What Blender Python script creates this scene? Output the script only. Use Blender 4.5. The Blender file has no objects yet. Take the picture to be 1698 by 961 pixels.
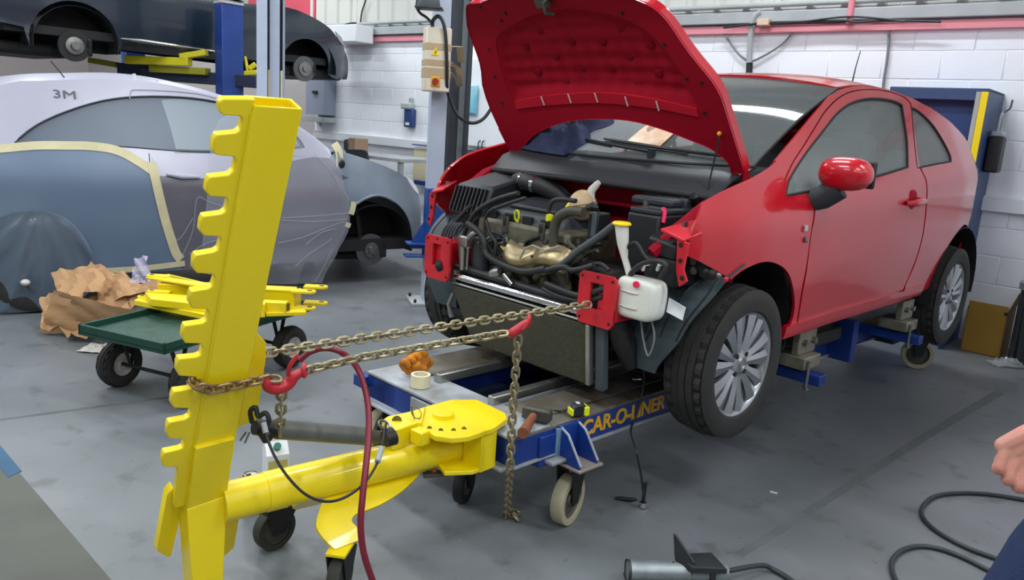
import bpy, bmesh, math, random
from mathutils import Vector, Matrix
from mathutils.geometry import delaunay_2d_cdt
random.seed(7)
PI = math.pi
SC = bpy.context.scene
COL = SC.collection
V = Vector

# ---------------------------------------------------------------- camera
F, PITCH, ROLL, CAMH, W, H = 1300.0, 0.2113, 0.0671, 1.5, 1698, 961
_fw = V((0, math.cos(PITCH), -math.sin(PITCH)))
_up = V((1, 0, 0)).cross(_fw)
CR = V((1, 0, 0)) * math.cos(ROLL) + _up * math.sin(ROLL)
CU = -V((1, 0, 0)) * math.sin(ROLL) + _up * math.cos(ROLL)
CF = _fw
CAM = V((0, 0, CAMH))
cd = bpy.data.cameras.new('camera')
cam = bpy.data.objects.new('camera', cd)
COL.objects.link(cam)
cd.sensor_width = 36.0
cd.lens = F * 36.0 / W
cd.clip_end = 200
cam.matrix_world = Matrix(((CR.x, CU.x, -CF.x, CAM.x), (CR.y, CU.y, -CF.y, CAM.y), (CR.z, CU.z, -CF.z, CAM.z), (0, 0, 0, 1)))
SC.camera = cam

# ---------------------------------------------------------------- light
SC.view_settings.view_transform = 'Standard'
SC.view_settings.look = 'None'
SC.view_settings.gamma = 1.0
SC.view_settings.use_curve_mapping = False
SC.view_settings.exposure = 0.0
wld = bpy.data.worlds.new('overcast_daylight')
SC.world = wld
wld.use_nodes = True
bg = wld.node_tree.nodes['Background']
bg.inputs['Color'].default_value = (0.90, 0.95, 1.0, 1)
bg.inputs['Strength'].default_value = 0.26

def area(name, loc, sx, sy, power, rotz=0, color=(1, 1, 1)):
    l = bpy.data.lights.new(name, 'AREA')
    l.shape = 'RECTANGLE'
    l.size, l.size_y, l.energy, l.color = sx, sy, power, color
    o = bpy.data.objects.new(name, l)
    COL.objects.link(o)
    o.location = loc
    o.rotation_euler = (0, 0, rotz)
    return o

WY = math.radians(40.55)
WD = V((-math.cos(WY), math.sin(WY), 0))        # along the back wall, to the left
WN = V((-math.sin(WY), -math.cos(WY), 0))       # back wall normal, into the room
WDIST = -7.2
LAMPS = []                                       # tube lamps under the roof, rows parallel to the back wall
for r, (off, hh) in enumerate(((1.5, 4.6), (4.2, 4.6), (7.2, 4.6), (10.2, 4.6))):
    for k in range(6):  # unseen lamps; last of each row added to light the beige wall stretch
        p = WN * (WDIST + off) + WD * (-5.2 + 3.9 * k)
        LAMPS.append((p.x, p.y, hh))
for i, p in enumerate(LAMPS):
    area('tube_lamp_light', (p[0], p[1], p[2] - 0.07), 1.7, 0.25, 72.0, math.atan2(WD.y, WD.x), (0.93, 0.97, 1.0))

# ---------------------------------------------------------------- helpers
def ray(px, py):
    return CF + CR * ((px - W / 2) / F) - CU * ((py - H / 2) / F)
def Up(px, py, p0, n):                           # pixel ray meets a plane
    d = ray(px, py)
    return CAM + d * ((V(p0) - CAM).dot(n) / d.dot(n))
def Uz(px, py, z=0.0):
    return Up(px, py, (0, 0, z), V((0, 0, 1)))
def Ud(px, py, depth):
    return CAM + ray(px, py) * depth
def Uwall(px, py, off=0.0):
    return Up(px, py, WN * (WDIST + off), WN)

CO = V((0.349, 3.5718, 0))
CARM = Matrix.Translation(CO) @ Matrix.Rotation(math.radians(45), 4, 'Z')
CARI = CARM.inverted()
def Uc(px, py, axis, val):                       # pixel ray meets a plane of the red car's frame
    c0 = CARI @ CAM
    d = CARI.to_3x3() @ ray(px, py)
    return c0 + d * ((val - c0[axis]) / d[axis])

def lin(c):
    r = []
    for v in c[:3]:
        v = v / 255.0
        r.append(v / 12.92 if v <= 0.04045 else ((v + 0.055) / 1.055) ** 2.4)
    return (r[0], r[1], r[2], 1.0)

MATS = {}
def mat(name, rgb, rough=0.5, metal=0.0, coat=0.0, noise=None, bump=None, rgb2=None, alpha=1.0, trans=0.0, emit=0.0, spec=0.5, sss=0.0):
    if name in MATS:
        return MATS[name]
    m = bpy.data.materials.new(name)
    m.use_nodes = True
    nt = m.node_tree
    b = nt.nodes['Principled BSDF']
    I = b.inputs
    I['Base Color'].default_value = lin(rgb)
    I['Roughness'].default_value = rough
    I['Metallic'].default_value = metal
    I['Coat Weight'].default_value = coat
    I['Coat Roughness'].default_value = 0.06
    I['Specular IOR Level'].default_value = spec
    I['Transmission Weight'].default_value = trans
    I['Alpha'].default_value = alpha
    if sss:
        I['Subsurface Weight'].default_value = sss
        I['Subsurface Radius'].default_value = (0.01, 0.006, 0.004)
    if emit:
        I['Emission Color'].default_value = lin(rgb)
        I['Emission Strength'].default_value = emit
    if noise or bump:
        tc = nt.nodes.new('ShaderNodeTexCoord')
    if noise:
        sc_, amt = noise
        n = nt.nodes.new('ShaderNodeTexNoise')
        n.inputs['Scale'].default_value = sc_
        n.inputs['Detail'].default_value = 6
        nt.links.new(tc.outputs['Object'], n.inputs['Vector'])
        rp = nt.nodes.new('ShaderNodeValToRGB')
        rp.color_ramp.elements[0].position = 0.35
        rp.color_ramp.elements[1].position = 0.7
        c1 = lin(rgb)
        c2 = lin(rgb2) if rgb2 else tuple(x * (1 - amt) for x in c1[:3]) + (1,)
        rp.color_ramp.elements[0].color = c1
        rp.color_ramp.elements[1].color = c2
        nt.links.new(n.outputs['Fac'], rp.inputs['Fac'])
        nt.links.new(rp.outputs['Color'], I['Base Color'])
    if bump:
        sc_, st = bump
        n2 = nt.nodes.new('ShaderNodeTexNoise')
        n2.inputs['Scale'].default_value = sc_
        n2.inputs['Detail'].default_value = 4
        nt.links.new(tc.outputs['Object'], n2.inputs['Vector'])
        bp = nt.nodes.new('ShaderNodeBump')
        bp.inputs['Strength'].default_value = st
        bp.inputs['Distance'].default_value = 0.01
        nt.links.new(n2.outputs['Fac'], bp.inputs['Height'])
        nt.links.new(bp.outputs['Normal'], I['Normal'])
    MATS[name] = m
    return m

ROOTM = {}
def thing(name, label, cat, loc=(0, 0, 0), rotz=0.0, group=None, M=None):
    o = bpy.data.objects.new(name, None)
    o.empty_display_size = 0.1
    COL.objects.link(o)
    if M is None:
        M = Matrix.Translation(V(loc)) @ Matrix.Rotation(rotz, 4, 'Z')
    o.matrix_world = M
    ROOTM[o.name] = M.copy()
    tag(o, label, cat, group)
    return o
def tag(o, label, cat, group=None):
    o['label'] = label
    o['category'] = cat
    if group:
        o['group'] = group
    return o
def struct(o):
    o['kind'] = 'structure'
    return o

class MB:
    def __init__(s, xf=None):
        s.v, s.f, s.xf, s.sm = [], [], xf, []
    def add(s, vs, fs, smooth=True):
        n = len(s.v)
        s.v += [V(p) for p in vs]
        s.f += [tuple(i + n for i in f) for f in fs]
        s.sm += [smooth] * len(fs)
        return s
    def box(s, c, size, rot=None, taper=1.0):
        x, y, z = size[0] / 2, size[1] / 2, size[2] / 2
        vs = []
        for sz in (-1, 1):
            k = taper if sz > 0 else 1.0
            for sx, sy in ((-1, -1), (1, -1), (1, 1), (-1, 1)):
                p = V((sx * x * k, sy * y * k, sz * z))
                if rot is not None:
                    p = rot @ p
                vs.append(p + V(c))
        return s.add(vs, [(3, 2, 1, 0), (4, 5, 6, 7), (0, 1, 5, 4), (1, 2, 6, 5), (2, 3, 7, 6), (3, 0, 4, 7)], False)
    def hexa(s, a, b):                           # two quads joined to a solid
        return s.add(list(a) + list(b), [(3, 2, 1, 0), (4, 5, 6, 7), (0, 1, 5, 4), (1, 2, 6, 5), (2, 3, 7, 6), (3, 0, 4, 7)], False)
    def prism(s, pts, vec):
        n = len(pts)
        vec = V(vec)
        vs = [V(p) for p in pts] + [V(p) + vec for p in pts]
        fs = [tuple(range(n - 1, -1, -1)), tuple(range(n, 2 * n))]
        fs += [(i, (i + 1) % n, n + (i + 1) % n, n + i) for i in range(n)]
        return s.add(vs, fs, False)
    def tube(s, path, r, n=10, cap=True, closed=False, flat=None):
        path = [V(p) for p in path]
        m = len(path)
        rs = r if isinstance(r, (list, tuple)) else [r] * m
        vs, fs = [], []
        nrm = None
        for i, p in enumerate(path):
            if closed:
                t = path[(i + 1) % m] - path[i - 1]
            else:
                t = path[min(i + 1, m - 1)] - path[max(i - 1, 0)]
            if t.length < 1e-9:
                t = V((0, 0, 1))
            t.normalize()
            if nrm is None:
                a = V((0, 0, 1)) if abs(t.z) < 0.9 else V((1, 0, 0))
                nrm = t.cross(a).normalized()
            else:
                nrm = (nrm - t * nrm.dot(t))
                nrm = nrm.normalized() if nrm.length > 1e-6 else t.cross(V((0.3, 0.5, 0.8))).normalized()
            b = t.cross(nrm)
            for k in range(n):
                a = 2 * PI * k / n
                vs.append(p + nrm * (math.cos(a) * rs[i]) + b * (math.sin(a) * rs[i] * (flat or 1)))
        for i in range(m if closed else m - 1):
            for k in range(n):
                j = (i + 1) % m
                fs.append((i * n + k, i * n + (k + 1) % n, j * n + (k + 1) % n, j * n + k))
        s.add(vs, fs, True)
        if cap and not closed:
            q = len(s.v) - len(vs)
            s.f.append(tuple(q + k for k in range(n - 1, -1, -1)))
            s.f.append(tuple(q + (m - 1) * n + k for k in range(n)))
            s.sm += [False, False]
        return s
    def cyl(s, a, b, r, r2=None, n=20):
        return s.tube([a, b], [r, r if r2 is None else r2], n)
    def lathe(s, prof, o, axis, n=32, closed=False):   # prof: (r, t) pairs along the axis
        axis = V(axis).normalized()
        a = V((0, 0, 1)) if abs(axis.z) < 0.9 else V((1, 0, 0))
        u = axis.cross(a).normalized()
        w = axis.cross(u)
        o = V(o)
        m = len(prof)
        vs, fs = [], []
        for r, t in prof:
            for k in range(n):
                g = 2 * PI * k / n
                vs.append(o + axis * t + (u * math.cos(g) + w * math.sin(g)) * r)
        for i in range(m if closed else m - 1):
            for k in range(n):
                j = (i + 1) % m
                fs.append((i * n + k, j * n + k, j * n + (k + 1) % n, i * n + (k + 1) % n))
        return s.add(vs, fs, True)
    def ball(s, c, r, n=16, m=10):
        r = V((r, r, r)) if not isinstance(r, (tuple, list, Vector)) else V(r)
        c = V(c)
        vs = [c + V((0, 0, -r.z))]
        for i in range(1, m):
            a = -PI / 2 + PI * i / m
            for k in range(n):
                g = 2 * PI * k / n
                vs.append(c + V((r.x * math.cos(a) * math.cos(g), r.y * math.cos(a) * math.sin(g), r.z * math.sin(a))))
        vs.append(c + V((0, 0, r.z)))
        fs = [(0, 1 + (k + 1) % n, 1 + k) for k in range(n)]
        for i in range(m - 2):
            for k in range(n):
                p = 1 + i * n
                fs.append((p + k, p + (k + 1) % n, p + n + (k + 1) % n, p + n + k))
        p = 1 + (m - 2) * n
        fs += [(p + k, p + (k + 1) % n, len(vs) - 1) for k in range(n)]
        return s.add(vs, fs, True)
    def grid(s, fn, nu, nv, smooth=True):        # fn(u, v) with u, v in 0..1
        vs = [fn(i / nu, j / nv) for j in range(nv + 1) for i in range(nu + 1)]
        fs = [(j * (nu + 1) + i, j * (nu + 1) + i + 1, (j + 1) * (nu + 1) + i + 1, (j + 1) * (nu + 1) + i) for j in range(nv) for i in range(nu)]
        return s.add(vs, fs, smooth)
    def panel(s, outline, fn, holes=(), step=0.06):   # a traced sheet: 2-D outline and holes mapped by fn on to a surface
        pts, edges = [], []
        loops = [outline] + list(holes)
        for lp in loops:
            q = len(pts)
            pts += [V((p[0], p[1])) for p in lp]
            edges += [(q + i, q + (i + 1) % len(lp)) for i in range(len(lp))]
        x0, x1 = min(p[0] for p in outline), max(p[0] for p in outline)
        y0, y1 = min(p[1] for p in outline), max(p[1] for p in outline)
        y = y0 + step * 0.5
        r = 0
        while y < y1:
            x = x0 + step * (0.5 if r % 2 else 0.0)
            while x < x1:
                if inside((x, y), outline) and not any(inside((x, y), hl) for hl in holes):
                    if min(segd((x, y), lp) for lp in loops) > step * 0.35:
                        pts.append(V((x, y)))
                x += step
            y += step * 0.866
            r += 1
        ov, oe, of = delaunay_2d_cdt(pts, edges, [], 1, 1e-6)[:3]
        vs = [fn(p.x, p.y) for p in ov]
        fs = []
        for f in of:
            c = sum((ov[i] for i in f), V((0, 0))) / len(f)
            if inside(c, outline) and not any(inside(c, hl) for hl in holes):
                fs.append(tuple(f))
        return s.add(vs, fs, True)
    def o(s, name, m, parent=None, bevel=0.0, solid=0.0, off=-1.0, seg=2, sub=0, angle=40, loc=None):
        me = bpy.data.meshes.new(name)
        M = ROOTM.get(parent.name) if parent is not None else None
        vs = s.v
        if s.xf is not None:
            vs = [s.xf @ p for p in vs]
        if M is not None:
            Mi = M.inverted()
            vs = [Mi @ p for p in vs]
        L = None
        if parent is None and loc is not None:
            L = V(loc)
            vs = [p - L for p in vs]
        fcs = s.f
        if solid:
            vs, fcs = thicken(vs, fcs, solid, off)
        me.from_pydata([tuple(p) for p in vs], [], fcs)
        me.polygons.foreach_set('use_smooth', [True] * len(me.polygons))
        me.update()
        me.set_sharp_from_angle(angle=math.radians(angle))
        ob = bpy.data.objects.new(name, me)
        COL.objects.link(ob)
        if isinstance(m, str):
            m = MATS[m]
        me.materials.append(m)
        if parent is not None:
            ob.parent = parent
            ROOTM[ob.name] = M
        elif L is not None:
            ob.location = L
            ROOTM[ob.name] = Matrix.Translation(L)
        if bevel:
            md = ob.modifiers.new('edge', 'BEVEL')
            md.width = bevel
            md.segments = seg
            md.limit_method = 'ANGLE'
            md.angle_limit = math.radians(35)
        if sub:
            md = ob.modifiers.new('smooth', 'SUBSURF')
            md.levels = sub
            md.render_levels = sub
        return ob

def thicken(vs, fs, th, off):
    nv = [V((0, 0, 0)) for _ in vs]
    cnt = {}
    for f in fs:
        a = V((0, 0, 0))
        for i in range(len(f)):
            a += vs[f[i]].cross(vs[f[(i + 1) % len(f)]])
            e = (f[i], f[(i + 1) % len(f)])
            cnt[e] = cnt.get(e, 0) + 1
        for i in f:
            nv[i] += a
    for i in range(len(nv)):
        nv[i] = nv[i].normalized() if nv[i].length > 1e-12 else V((0, 0, 1))
    n = len(vs)
    hi, lo = (0.0, -th) if off < 0 else ((th, 0.0) if off > 0 else (th / 2, -th / 2))
    out = [p + m * hi for p, m in zip(vs, nv)] + [p + m * lo for p, m in zip(vs, nv)]
    of = list(fs) + [tuple(i + n for i in reversed(f)) for f in fs]
    for (a, b) in cnt:
        if (b, a) not in cnt:
            of.append((b, a, a + n, b + n))
    return out, of

def inside(p, poly):
    x, y = p[0], p[1]
    c = False
    j = len(poly) - 1
    for i in range(len(poly)):
        xi, yi, xj, yj = poly[i][0], poly[i][1], poly[j][0], poly[j][1]
        if (yi > y) != (yj > y) and x < (xj - xi) * (y - yi) / (yj - yi) + xi:
            c = not c
        j = i
    return c
def segd(p, poly):
    best = 1e9
    px, py = p[0], p[1]
    for i in range(len(poly)):
        ax, ay = poly[i - 1][0], poly[i - 1][1]
        bx, by = poly[i][0] - ax, poly[i][1] - ay
        l = bx * bx + by * by
        t = 0 if l < 1e-12 else max(0, min(1, ((px - ax) * bx + (py - ay) * by) / l))
        best = min(best, math.hypot(px - ax - bx * t, py - ay - by * t))
    return best
def spl(pts, n=5, closed=False):                 # Catmull-Rom through the points; a point given twice is a corner
    P = [V(p) for p in pts]
    m = len(P)
    out = []
    for i in range(m if closed else m - 1):
        a, b = P[i], P[(i + 1) % m]
        if (a - b).length < 1e-9:
            continue
        p0 = P[i - 1] if (i > 0 or closed) else a
        p3 = P[(i + 2) % m] if (i + 2 < m or closed) else b
        for k in range(n):
            t = k / n
            out.append(0.5 * ((2 * a) + (b - p0) * t + (2 * p0 - 5 * a + 4 * b - p3) * t * t + (3 * a - p0 - 3 * b + p3) * t ** 3))
    if not closed:
        out.append(P[-1])
    return out
def copy_tree(o, parent=None):
    c = o.copy()
    COL.objects.link(c)
    c.parent = parent
    if o.name in ROOTM:
        ROOTM[c.name] = ROOTM[o.name]
    for ch in list(o.children):
        copy_tree(ch, c)
    return c
def interp(tab, x):
    if x <= tab[0][0]:
        return tab[0][1]
    for (a, va), (b, vb) in zip(tab, tab[1:]):
        if x <= b:
            t = (x - a) / (b - a)
            t = t * t * (3 - 2 * t) * 0.5 + t * 0.5
            return va + (vb - va) * t
    return tab[-1][1]
def txt(body, size, xf, m, parent, name='lettering', depth=0.0015, shear=0.0, bold=0.0, sx=1.0):
    cu = bpy.data.curves.new(name, 'FONT')
    cu.body = body
    cu.size = size
    cu.extrude = depth
    cu.shear = shear
    cu.offset = bold
    cu.align_x = 'CENTER'
    cu.align_y = 'CENTER'
    tmp = bpy.data.objects.new('tmp', cu)
    COL.objects.link(tmp)
    dg = bpy.context.evaluated_depsgraph_get()
    me = bpy.data.meshes.new_from_object(tmp.evaluated_get(dg))
    bpy.data.objects.remove(tmp)
    b = MB(xf)
    b.add([V((v.co.x * sx, v.co.y, v.co.z)) for v in me.vertices], [tuple(p.vertices) for p in me.polygons], False)
    return b.o(name, m, parent)
# ---------------------------------------------------------------- materials
M = mat
M('floor_paint', (119, 123, 127), 0.40, noise=(1.1, 0.22), bump=(50, 0.04), rgb2=(98, 104, 106))
M('floor_bare', (84, 86, 78), 0.6, noise=(3, 0.3), bump=(40, 0.1))
M('floor_blue', (28, 84, 118), 0.5, noise=(4, 0.3))
M('joint', (98, 104, 106), 0.7, noise=(9, 0.3), rgb2=(84, 90, 91))
M('mortar', (230, 234, 240), 0.9)
M('block_white', (240, 243, 248), 0.62, noise=(2.0, 0.06), bump=(45, 0.12))
M('cladding', (206, 207, 200), 0.6)
M('wall_beige', (178, 172, 170), 0.8, noise=(1.2, 0.08))
M('pink_steel', (222, 140, 150), 0.55)
M('grey_steel', (170, 176, 178), 0.5, noise=(5, 0.15))
M('white_paint', (226, 230, 234), 0.5)
M('roof_sheet', (150, 152, 152), 0.8)
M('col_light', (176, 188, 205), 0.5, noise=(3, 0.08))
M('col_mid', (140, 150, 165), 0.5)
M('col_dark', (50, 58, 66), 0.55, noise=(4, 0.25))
M('black_rubber', (22, 23, 24), 0.7)
M('black_plastic', (28, 30, 33), 0.45)
M('dark_plastic', (44, 49, 54), 0.5, bump=(30, 0.05))
M('grey_plastic', (72, 80, 86), 0.55)
M('cable_black', (30, 33, 36), 0.5)
M('cable_grey', (120, 124, 124), 0.5)
M('steel', (150, 150, 146), 0.35, 1.0, noise=(12, 0.3))
M('dirty_steel', (98, 96, 88), 0.55, 0.6, noise=(14, 0.4))
M('dark_metal', (52, 53, 52), 0.5, 0.6, noise=(10, 0.3))
M('chrome', (220, 222, 224), 0.12, 1.0)
M('alu', (178, 178, 172), 0.35, 0.9, noise=(8, 0.2))
M('red_paint', (186, 4, 28), 0.3, coat=0.8, spec=0.4)
M('red_under', (158, 14, 38), 0.62, spec=0.12)
M('red_leg', (206, 24, 42), 0.4, coat=0.3, noise=(9, 0.25))
M('glass', (205, 218, 214), 0.03, trans=0.0, alpha=0.20, spec=0.9)
M('screen_glass', (112, 120, 120), 0.03, alpha=0.44, spec=1.0, coat=0.3)
M('lamp_glow', (240, 248, 255), 0.4, emit=7.0)
M('yellow', (242, 216, 6), 0.35, coat=0.25, bump=(40, 0.03))
M('blue_paint', (24, 62, 138), 0.4, coat=0.1, noise=(5, 0.25))

# ---------------------------------------------------------------- room
XL, XR = -16.0, 12.0
b = MB()
b.box((-1, 4, -0.05), (34, 34, 0.1))
struct(b.o('floor', 'floor_paint'))
_nt = MATS['floor_paint'].node_tree
_bs = _nt.nodes['Principled BSDF']
_src = _bs.inputs['Base Color'].links[0].from_socket
_tc = _nt.nodes.new('ShaderNodeTexCoord')
for (_sc, _lo, _hi, _col, _amt) in ((7.0, 0.58, 0.70, (74, 78, 76), 0.55), (26.0, 0.66, 0.74, (70, 72, 70), 0.6), (2.4, 0.55, 0.8, (136, 140, 145), 0.5)):
    _n = _nt.nodes.new('ShaderNodeTexNoise')
    _n.inputs['Scale'].default_value = _sc
    _n.inputs['Detail'].default_value = 8
    _nt.links.new(_tc.outputs['Object'], _n.inputs['Vector'])
    _r = _nt.nodes.new('ShaderNodeMapRange')
    _r.inputs['From Min'].default_value = _lo
    _r.inputs['From Max'].default_value = _hi
    _r.inputs['To Max'].default_value = _amt
    _nt.links.new(_n.outputs['Fac'], _r.inputs['Value'])
    _m = _nt.nodes.new('ShaderNodeMix')
    _m.data_type = 'RGBA'
    _nt.links.new(_r.outputs['Result'], _m.inputs['Factor'])
    _nt.links.new(_src, _m.inputs['A'])
    _m.inputs['B'].default_value = lin(_col)
    _src = _m.outputs['Result']
_nt.links.new(_src, _bs.inputs['Base Color'])
def flat(name, px, m, z=0.0015):
    bb = MB()
    bb.prism([Uz(x, y, 0.0) for x, y in px], (0, 0, z))
    return struct(bb.o(name, m))
flat('floor_patch', [(-160, 560), (205, 985), (205, 1500), (-900, 1500)], 'floor_bare')
flat('trim_10', [(-60, 668), (36, 781), (14, 792), (-84, 680)], 'floor_blue', 0.003)
jo = [(1225, 918), (1300, 873), (1380, 822), (1450, 776), (1530, 725), (1600, 683), (1660, 648)]
up = [Uz(x - 6, y - 3) for x, y in jo]
dn = [Uz(x + 7, y + 4) for x, y in jo]
b = MB()
for i in range(len(jo) - 1):
    b.prism([up[i], up[i + 1], dn[i + 1], dn[i]], (0, 0, 0.001))
struct(b.o('trim_11', 'joint'))
b = MB()
b.prism([Uz(0, 694), Uz(330, 650), Uz(330, 653), Uz(0, 697)], (0, 0, 0.001))
struct(b.o('trim_12', 'joint'))

QC = Uwall(527, 150).dot(WD)                     # corner of back wall and left wall
QR = Uwall(1698, 300).dot(WD) - 1.3              # right end of the back wall
WM = Matrix(((WD.x, WN.x, 0, 0), (WD.y, WN.y, 0, 0), (0, 0, 1, 0), (0, 0, 0, 1))).to_4x4()
WM = Matrix.Translation(WN * WDIST) @ WM         # wall frame: x along to the left, y out of the wall, z up
wallb = MB(WM)
wallb.box(((QC + QR) / 2, -0.1395, 2.6), (QC - QR, 0.3, 5.2))
wb = struct(wallb.o('wall_back', 'mortar'))
ROOTM[wb.name] = Matrix.Identity(4)
me0 = None
n = 0
for k in range(-1, 11):
    z0 = 0.03 + 0.225 * k
    q = QR + (0.225 if k % 2 else 0.0)
    while q < QC - 0.2 and n < 300:
        if me0 is None:
            t = MB()
            t.box((0, 0, 0), (0.4445, 0.03, 0.2195))
            ob = t.o('block', 'block_white', wb, bevel=0.004, seg=1)
            me0 = ob.data
        else:
            ob = bpy.data.objects.new('block', me0)
            COL.objects.link(ob)
            ob.parent = wb
            md = ob.modifiers.new('edge', 'BEVEL')
            md.width, md.segments, md.limit_method = 0.004, 1, 'ANGLE'
        ob.matrix_local = WM @ Matrix.Translation((q + 0.225, 0.0 + random.uniform(-0.001, 0.001), z0 + 0.1125))
        q += 0.45
        n += 1
def wbox(q, y, z, sx, sy, sz):
    return MB(WM).box((q, y, z), (sx, sy, sz))
QM, QLEN = (QC + QR) / 2, QC - QR
struct(wbox(QM, 0.045, 1.115, QLEN, 0.07, 0.115).o('trim_1', 'white_paint', bevel=0.006))
struct(wbox(QM, 0.03, 2.475, QLEN, 0.08, 0.065).o('trim_2', 'pink_steel'))
struct(wbox(QM, 0.05, 2.575, QLEN, 0.10, 0.10).o('trim_3', 'grey_steel', bevel=0.008))
struct(MB(WM).cyl((QR, 0.08, 2.68), (QC, 0.08, 2.68), 0.022).o('trim_4', 'grey_steel'))
# ribbed sheets above the block work
up_ = struct(wbox(QM, 0.0, 3.8, QLEN, 0.02, 2.2).o('wall_upper', 'cladding'))
ROOTM[up_.name] = Matrix.Identity(4)
sh = None
q = QR
while q < QC - 0.3:
    if sh is None:
        t = MB()
        for j in range(4):
            x = -0.45 + 0.3 * j
            t.hexa([V((x - 0.05, 0, -1.1)), V((x + 0.05, 0, -1.1)), V((x + 0.05, 0, 1.1)), V((x - 0.05, 0, 1.1))],
                   [V((x - 0.025, 0.035, -1.1)), V((x + 0.025, 0.035, -1.1)), V((x + 0.025, 0.035, 1.1)), V((x - 0.025, 0.035, 1.1))])
        t.box((0, 0.003, 0), (1.19, 0.006, 2.2))
        ob = t.o('cladding_sheet', 'cladding', up_)
        sh = ob.data
    else:
        ob = bpy.data.objects.new('cladding_sheet', sh)
        COL.objects.link(ob)
        ob.parent = up_
    ob.matrix_local = WM @ Matrix.Translation((q + 0.6, 0.012, 3.75))
    q += 1.2
struct(MB(WM).cyl((Uwall(1419, 10).dot(WD), 0.1, 2.5), (Uwall(1419, 10).dot(WD), 0.1, 4.8), 0.028).o('trim_5', 'pink_steel'))
struct(MB(WM).box((QR - 0.15, 1.9, 2.6), (0.3, 4.1, 5.2)).o('wall_right', 'block_white'))
# plain beige stretch of the back wall, then the left wall
QL = QC + 8.5
struct(MB(WM).box(((QC + QL) / 2, -0.15, 2.6), (QL - QC, 0.3, 5.2)).o('wall_back_left', 'wall_beige'))
struct(MB(WM).box((QL + 0.15, 7.0, 2.6), (0.3, 14.4, 5.2)).o('wall_left', 'wall_beige'))
qa_, qb_ = Uwall(472, 10).dot(WD), Uwall(526, 10).dot(WD)
zr_ = Uwall(500, 33).z
b = MB(WM)
b.box(((qa_ + qb_) / 2 + 0.5, 0.02, zr_ + 1.0), (qa_ - qb_ + 1.0, 0.03, 2.0))
struct(b.o('door_1', M('red_panel', (206, 74, 92), 0.5, noise=(2, 0.15)), bevel=0.01))
# roof
b = MB(WM)
b.box(((QR + QL) / 2, 7.0, 5.26), (QL - QR + 0.4, 15, 0.1))
ceil_ = struct(b.o('ceiling', 'roof_sheet'))
ROOTM[ceil_.name] = Matrix.Identity(4)
for i, p in enumerate(LAMPS):
    R_ = Matrix.Translation(V(p)) @ Matrix.Rotation(math.atan2(WD.y, WD.x), 4, 'Z')
    t = MB(R_).box((0, 0, 0.03), (1.8, 0.3, 0.05)).o('tube_lamp', 'white_paint', ceil_, bevel=0.005)
    for yy in (-0.07, 0.07):
        MB(R_).cyl((-0.84, yy, -0.02), (0.84, yy, -0.02), 0.016, n=8).o('lamp_tube', 'lamp_glow', t)
    for hx_ in (-0.7, 0.7):
        MB(R_).cyl((hx_, 0, 0.05), (hx_, 0, 0.62), 0.006, n=6).o('hanger', 'grey_steel', t)
# ---------------------------------------------------------------- red car
car = thing('hatchback_car', 'red three-door hatchback with raised bonnet and stripped front on the repair bench', 'car', M=CARM)
X = CARM
WT = [(-0.62, 0.60), (-0.5, 0.735), (-0.35, 0.80), (-0.15, 0.842), (0.0, 0.852), (0.35, 0.845), (0.8, 0.838), (1.6, 0.845), (2.3, 0.850), (2.6, 0.825), (2.8, 0.775), (2.95, 0.69), (3.05, 0.58)]
def zb(x):
    return 1.275 + 0.068 * x
def ys(x, z):                                    # half width of the body side
    w = interp(WT, x)
    dz = z - zb(x)
    if dz > 0:
        r = -0.045 - 0.47 * dz
    elif dz > -0.14:
        t = (dz + 0.14) / 0.14
        r = -0.045 * t * t
    elif dz > -0.34:
        r = 0.0
    else:
        r = -0.11 * (-0.34 - dz)
    return w + r
def S(px, py):                                   # pixel on the near body side -> (x, z)
    y = -0.80
    for _ in range(14):
        p = Uc(px, py, 1, y)
        y = 0.5 * y - 0.5 * ys(p.x, p.z)
    p = Uc(px, py, 1, y)
    return (p.x, p.z)
def near(x, z):
    return V((x, -ys(x, z), z))
def far(x, z):
    return V((x, ys(x, z), z))
def inset(d):
    return lambda x, z: V((x, -ys(x, z) + d, z))
def tr(pts, n=4):
    return [tuple(p) for p in spl([V(S(*p)) for p in pts], n, True)]
def two(name, outline, m, holes=(), solid=0.012, step=0.06, nd=0.0, fm=True):
    a = MB(X).panel(outline, lambda x, z: V((x, -ys(x, z) + nd, z)), holes, step).o(name, m, car, solid=solid, off=-1.0)
    if fm:
        c = MB(X).panel(outline, lambda x, z: V((x, ys(x, z) - nd, z)), holes, step).o(name, m, car, solid=solid, off=1.0)
        return a, c
    return a, None
# front wing
D = lambda *p: [p, p]
wing = tr(D(1164, 336) + [(1152, 372), (1144, 400)] + D(1139, 424) + [(1180, 444)] + D(1213, 463) + [(1226, 452), (1243, 442), (1266, 434), (1286, 436), (1304, 448), (1314, 471), (1318, 501), (1314, 530)] + D(1301, 559) + D(1318, 553) + [(1331, 470), (1340, 420), (1346, 375)] + D(1349, 338) + D(1306, 326) + [(1300, 300)] + D(1286, 268) + [(1276, 277), (1244, 296), (1205, 313)])
MB(X).panel(wing, near, (), 0.06).o('front_wing', 'red_paint', car, solid=0.012)
short = lambda x: x if x > -0.05 else -0.05 + (x + 0.05) * 0.70   # the far wing is pushed back
MB(X).panel(wing, lambda x, z: V((short(x), ys(x, z), z)), (), 0.06).o('front_wing', 'red_paint', car, solid=0.012, off=1.0)
door_fr = [(1346, 375), (1340, 420), (1332, 470)]
dsh = [(1534, 295), (1536, 324), (1534, 353), (1526, 398), (1520, 420)]
glassd = [(1304, 325), (1304, 325), (1311, 295), (1337, 254), (1366.5, 216), (1390, 187), (1413, 171), (1436, 164.5), (1460, 164), (1483, 168), (1496, 174), (1496, 174), (1500.5, 202), (1505, 236), (1506, 277), (1506, 277), (1442, 296), (1360, 314)]
glq = tr(glassd)
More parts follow.
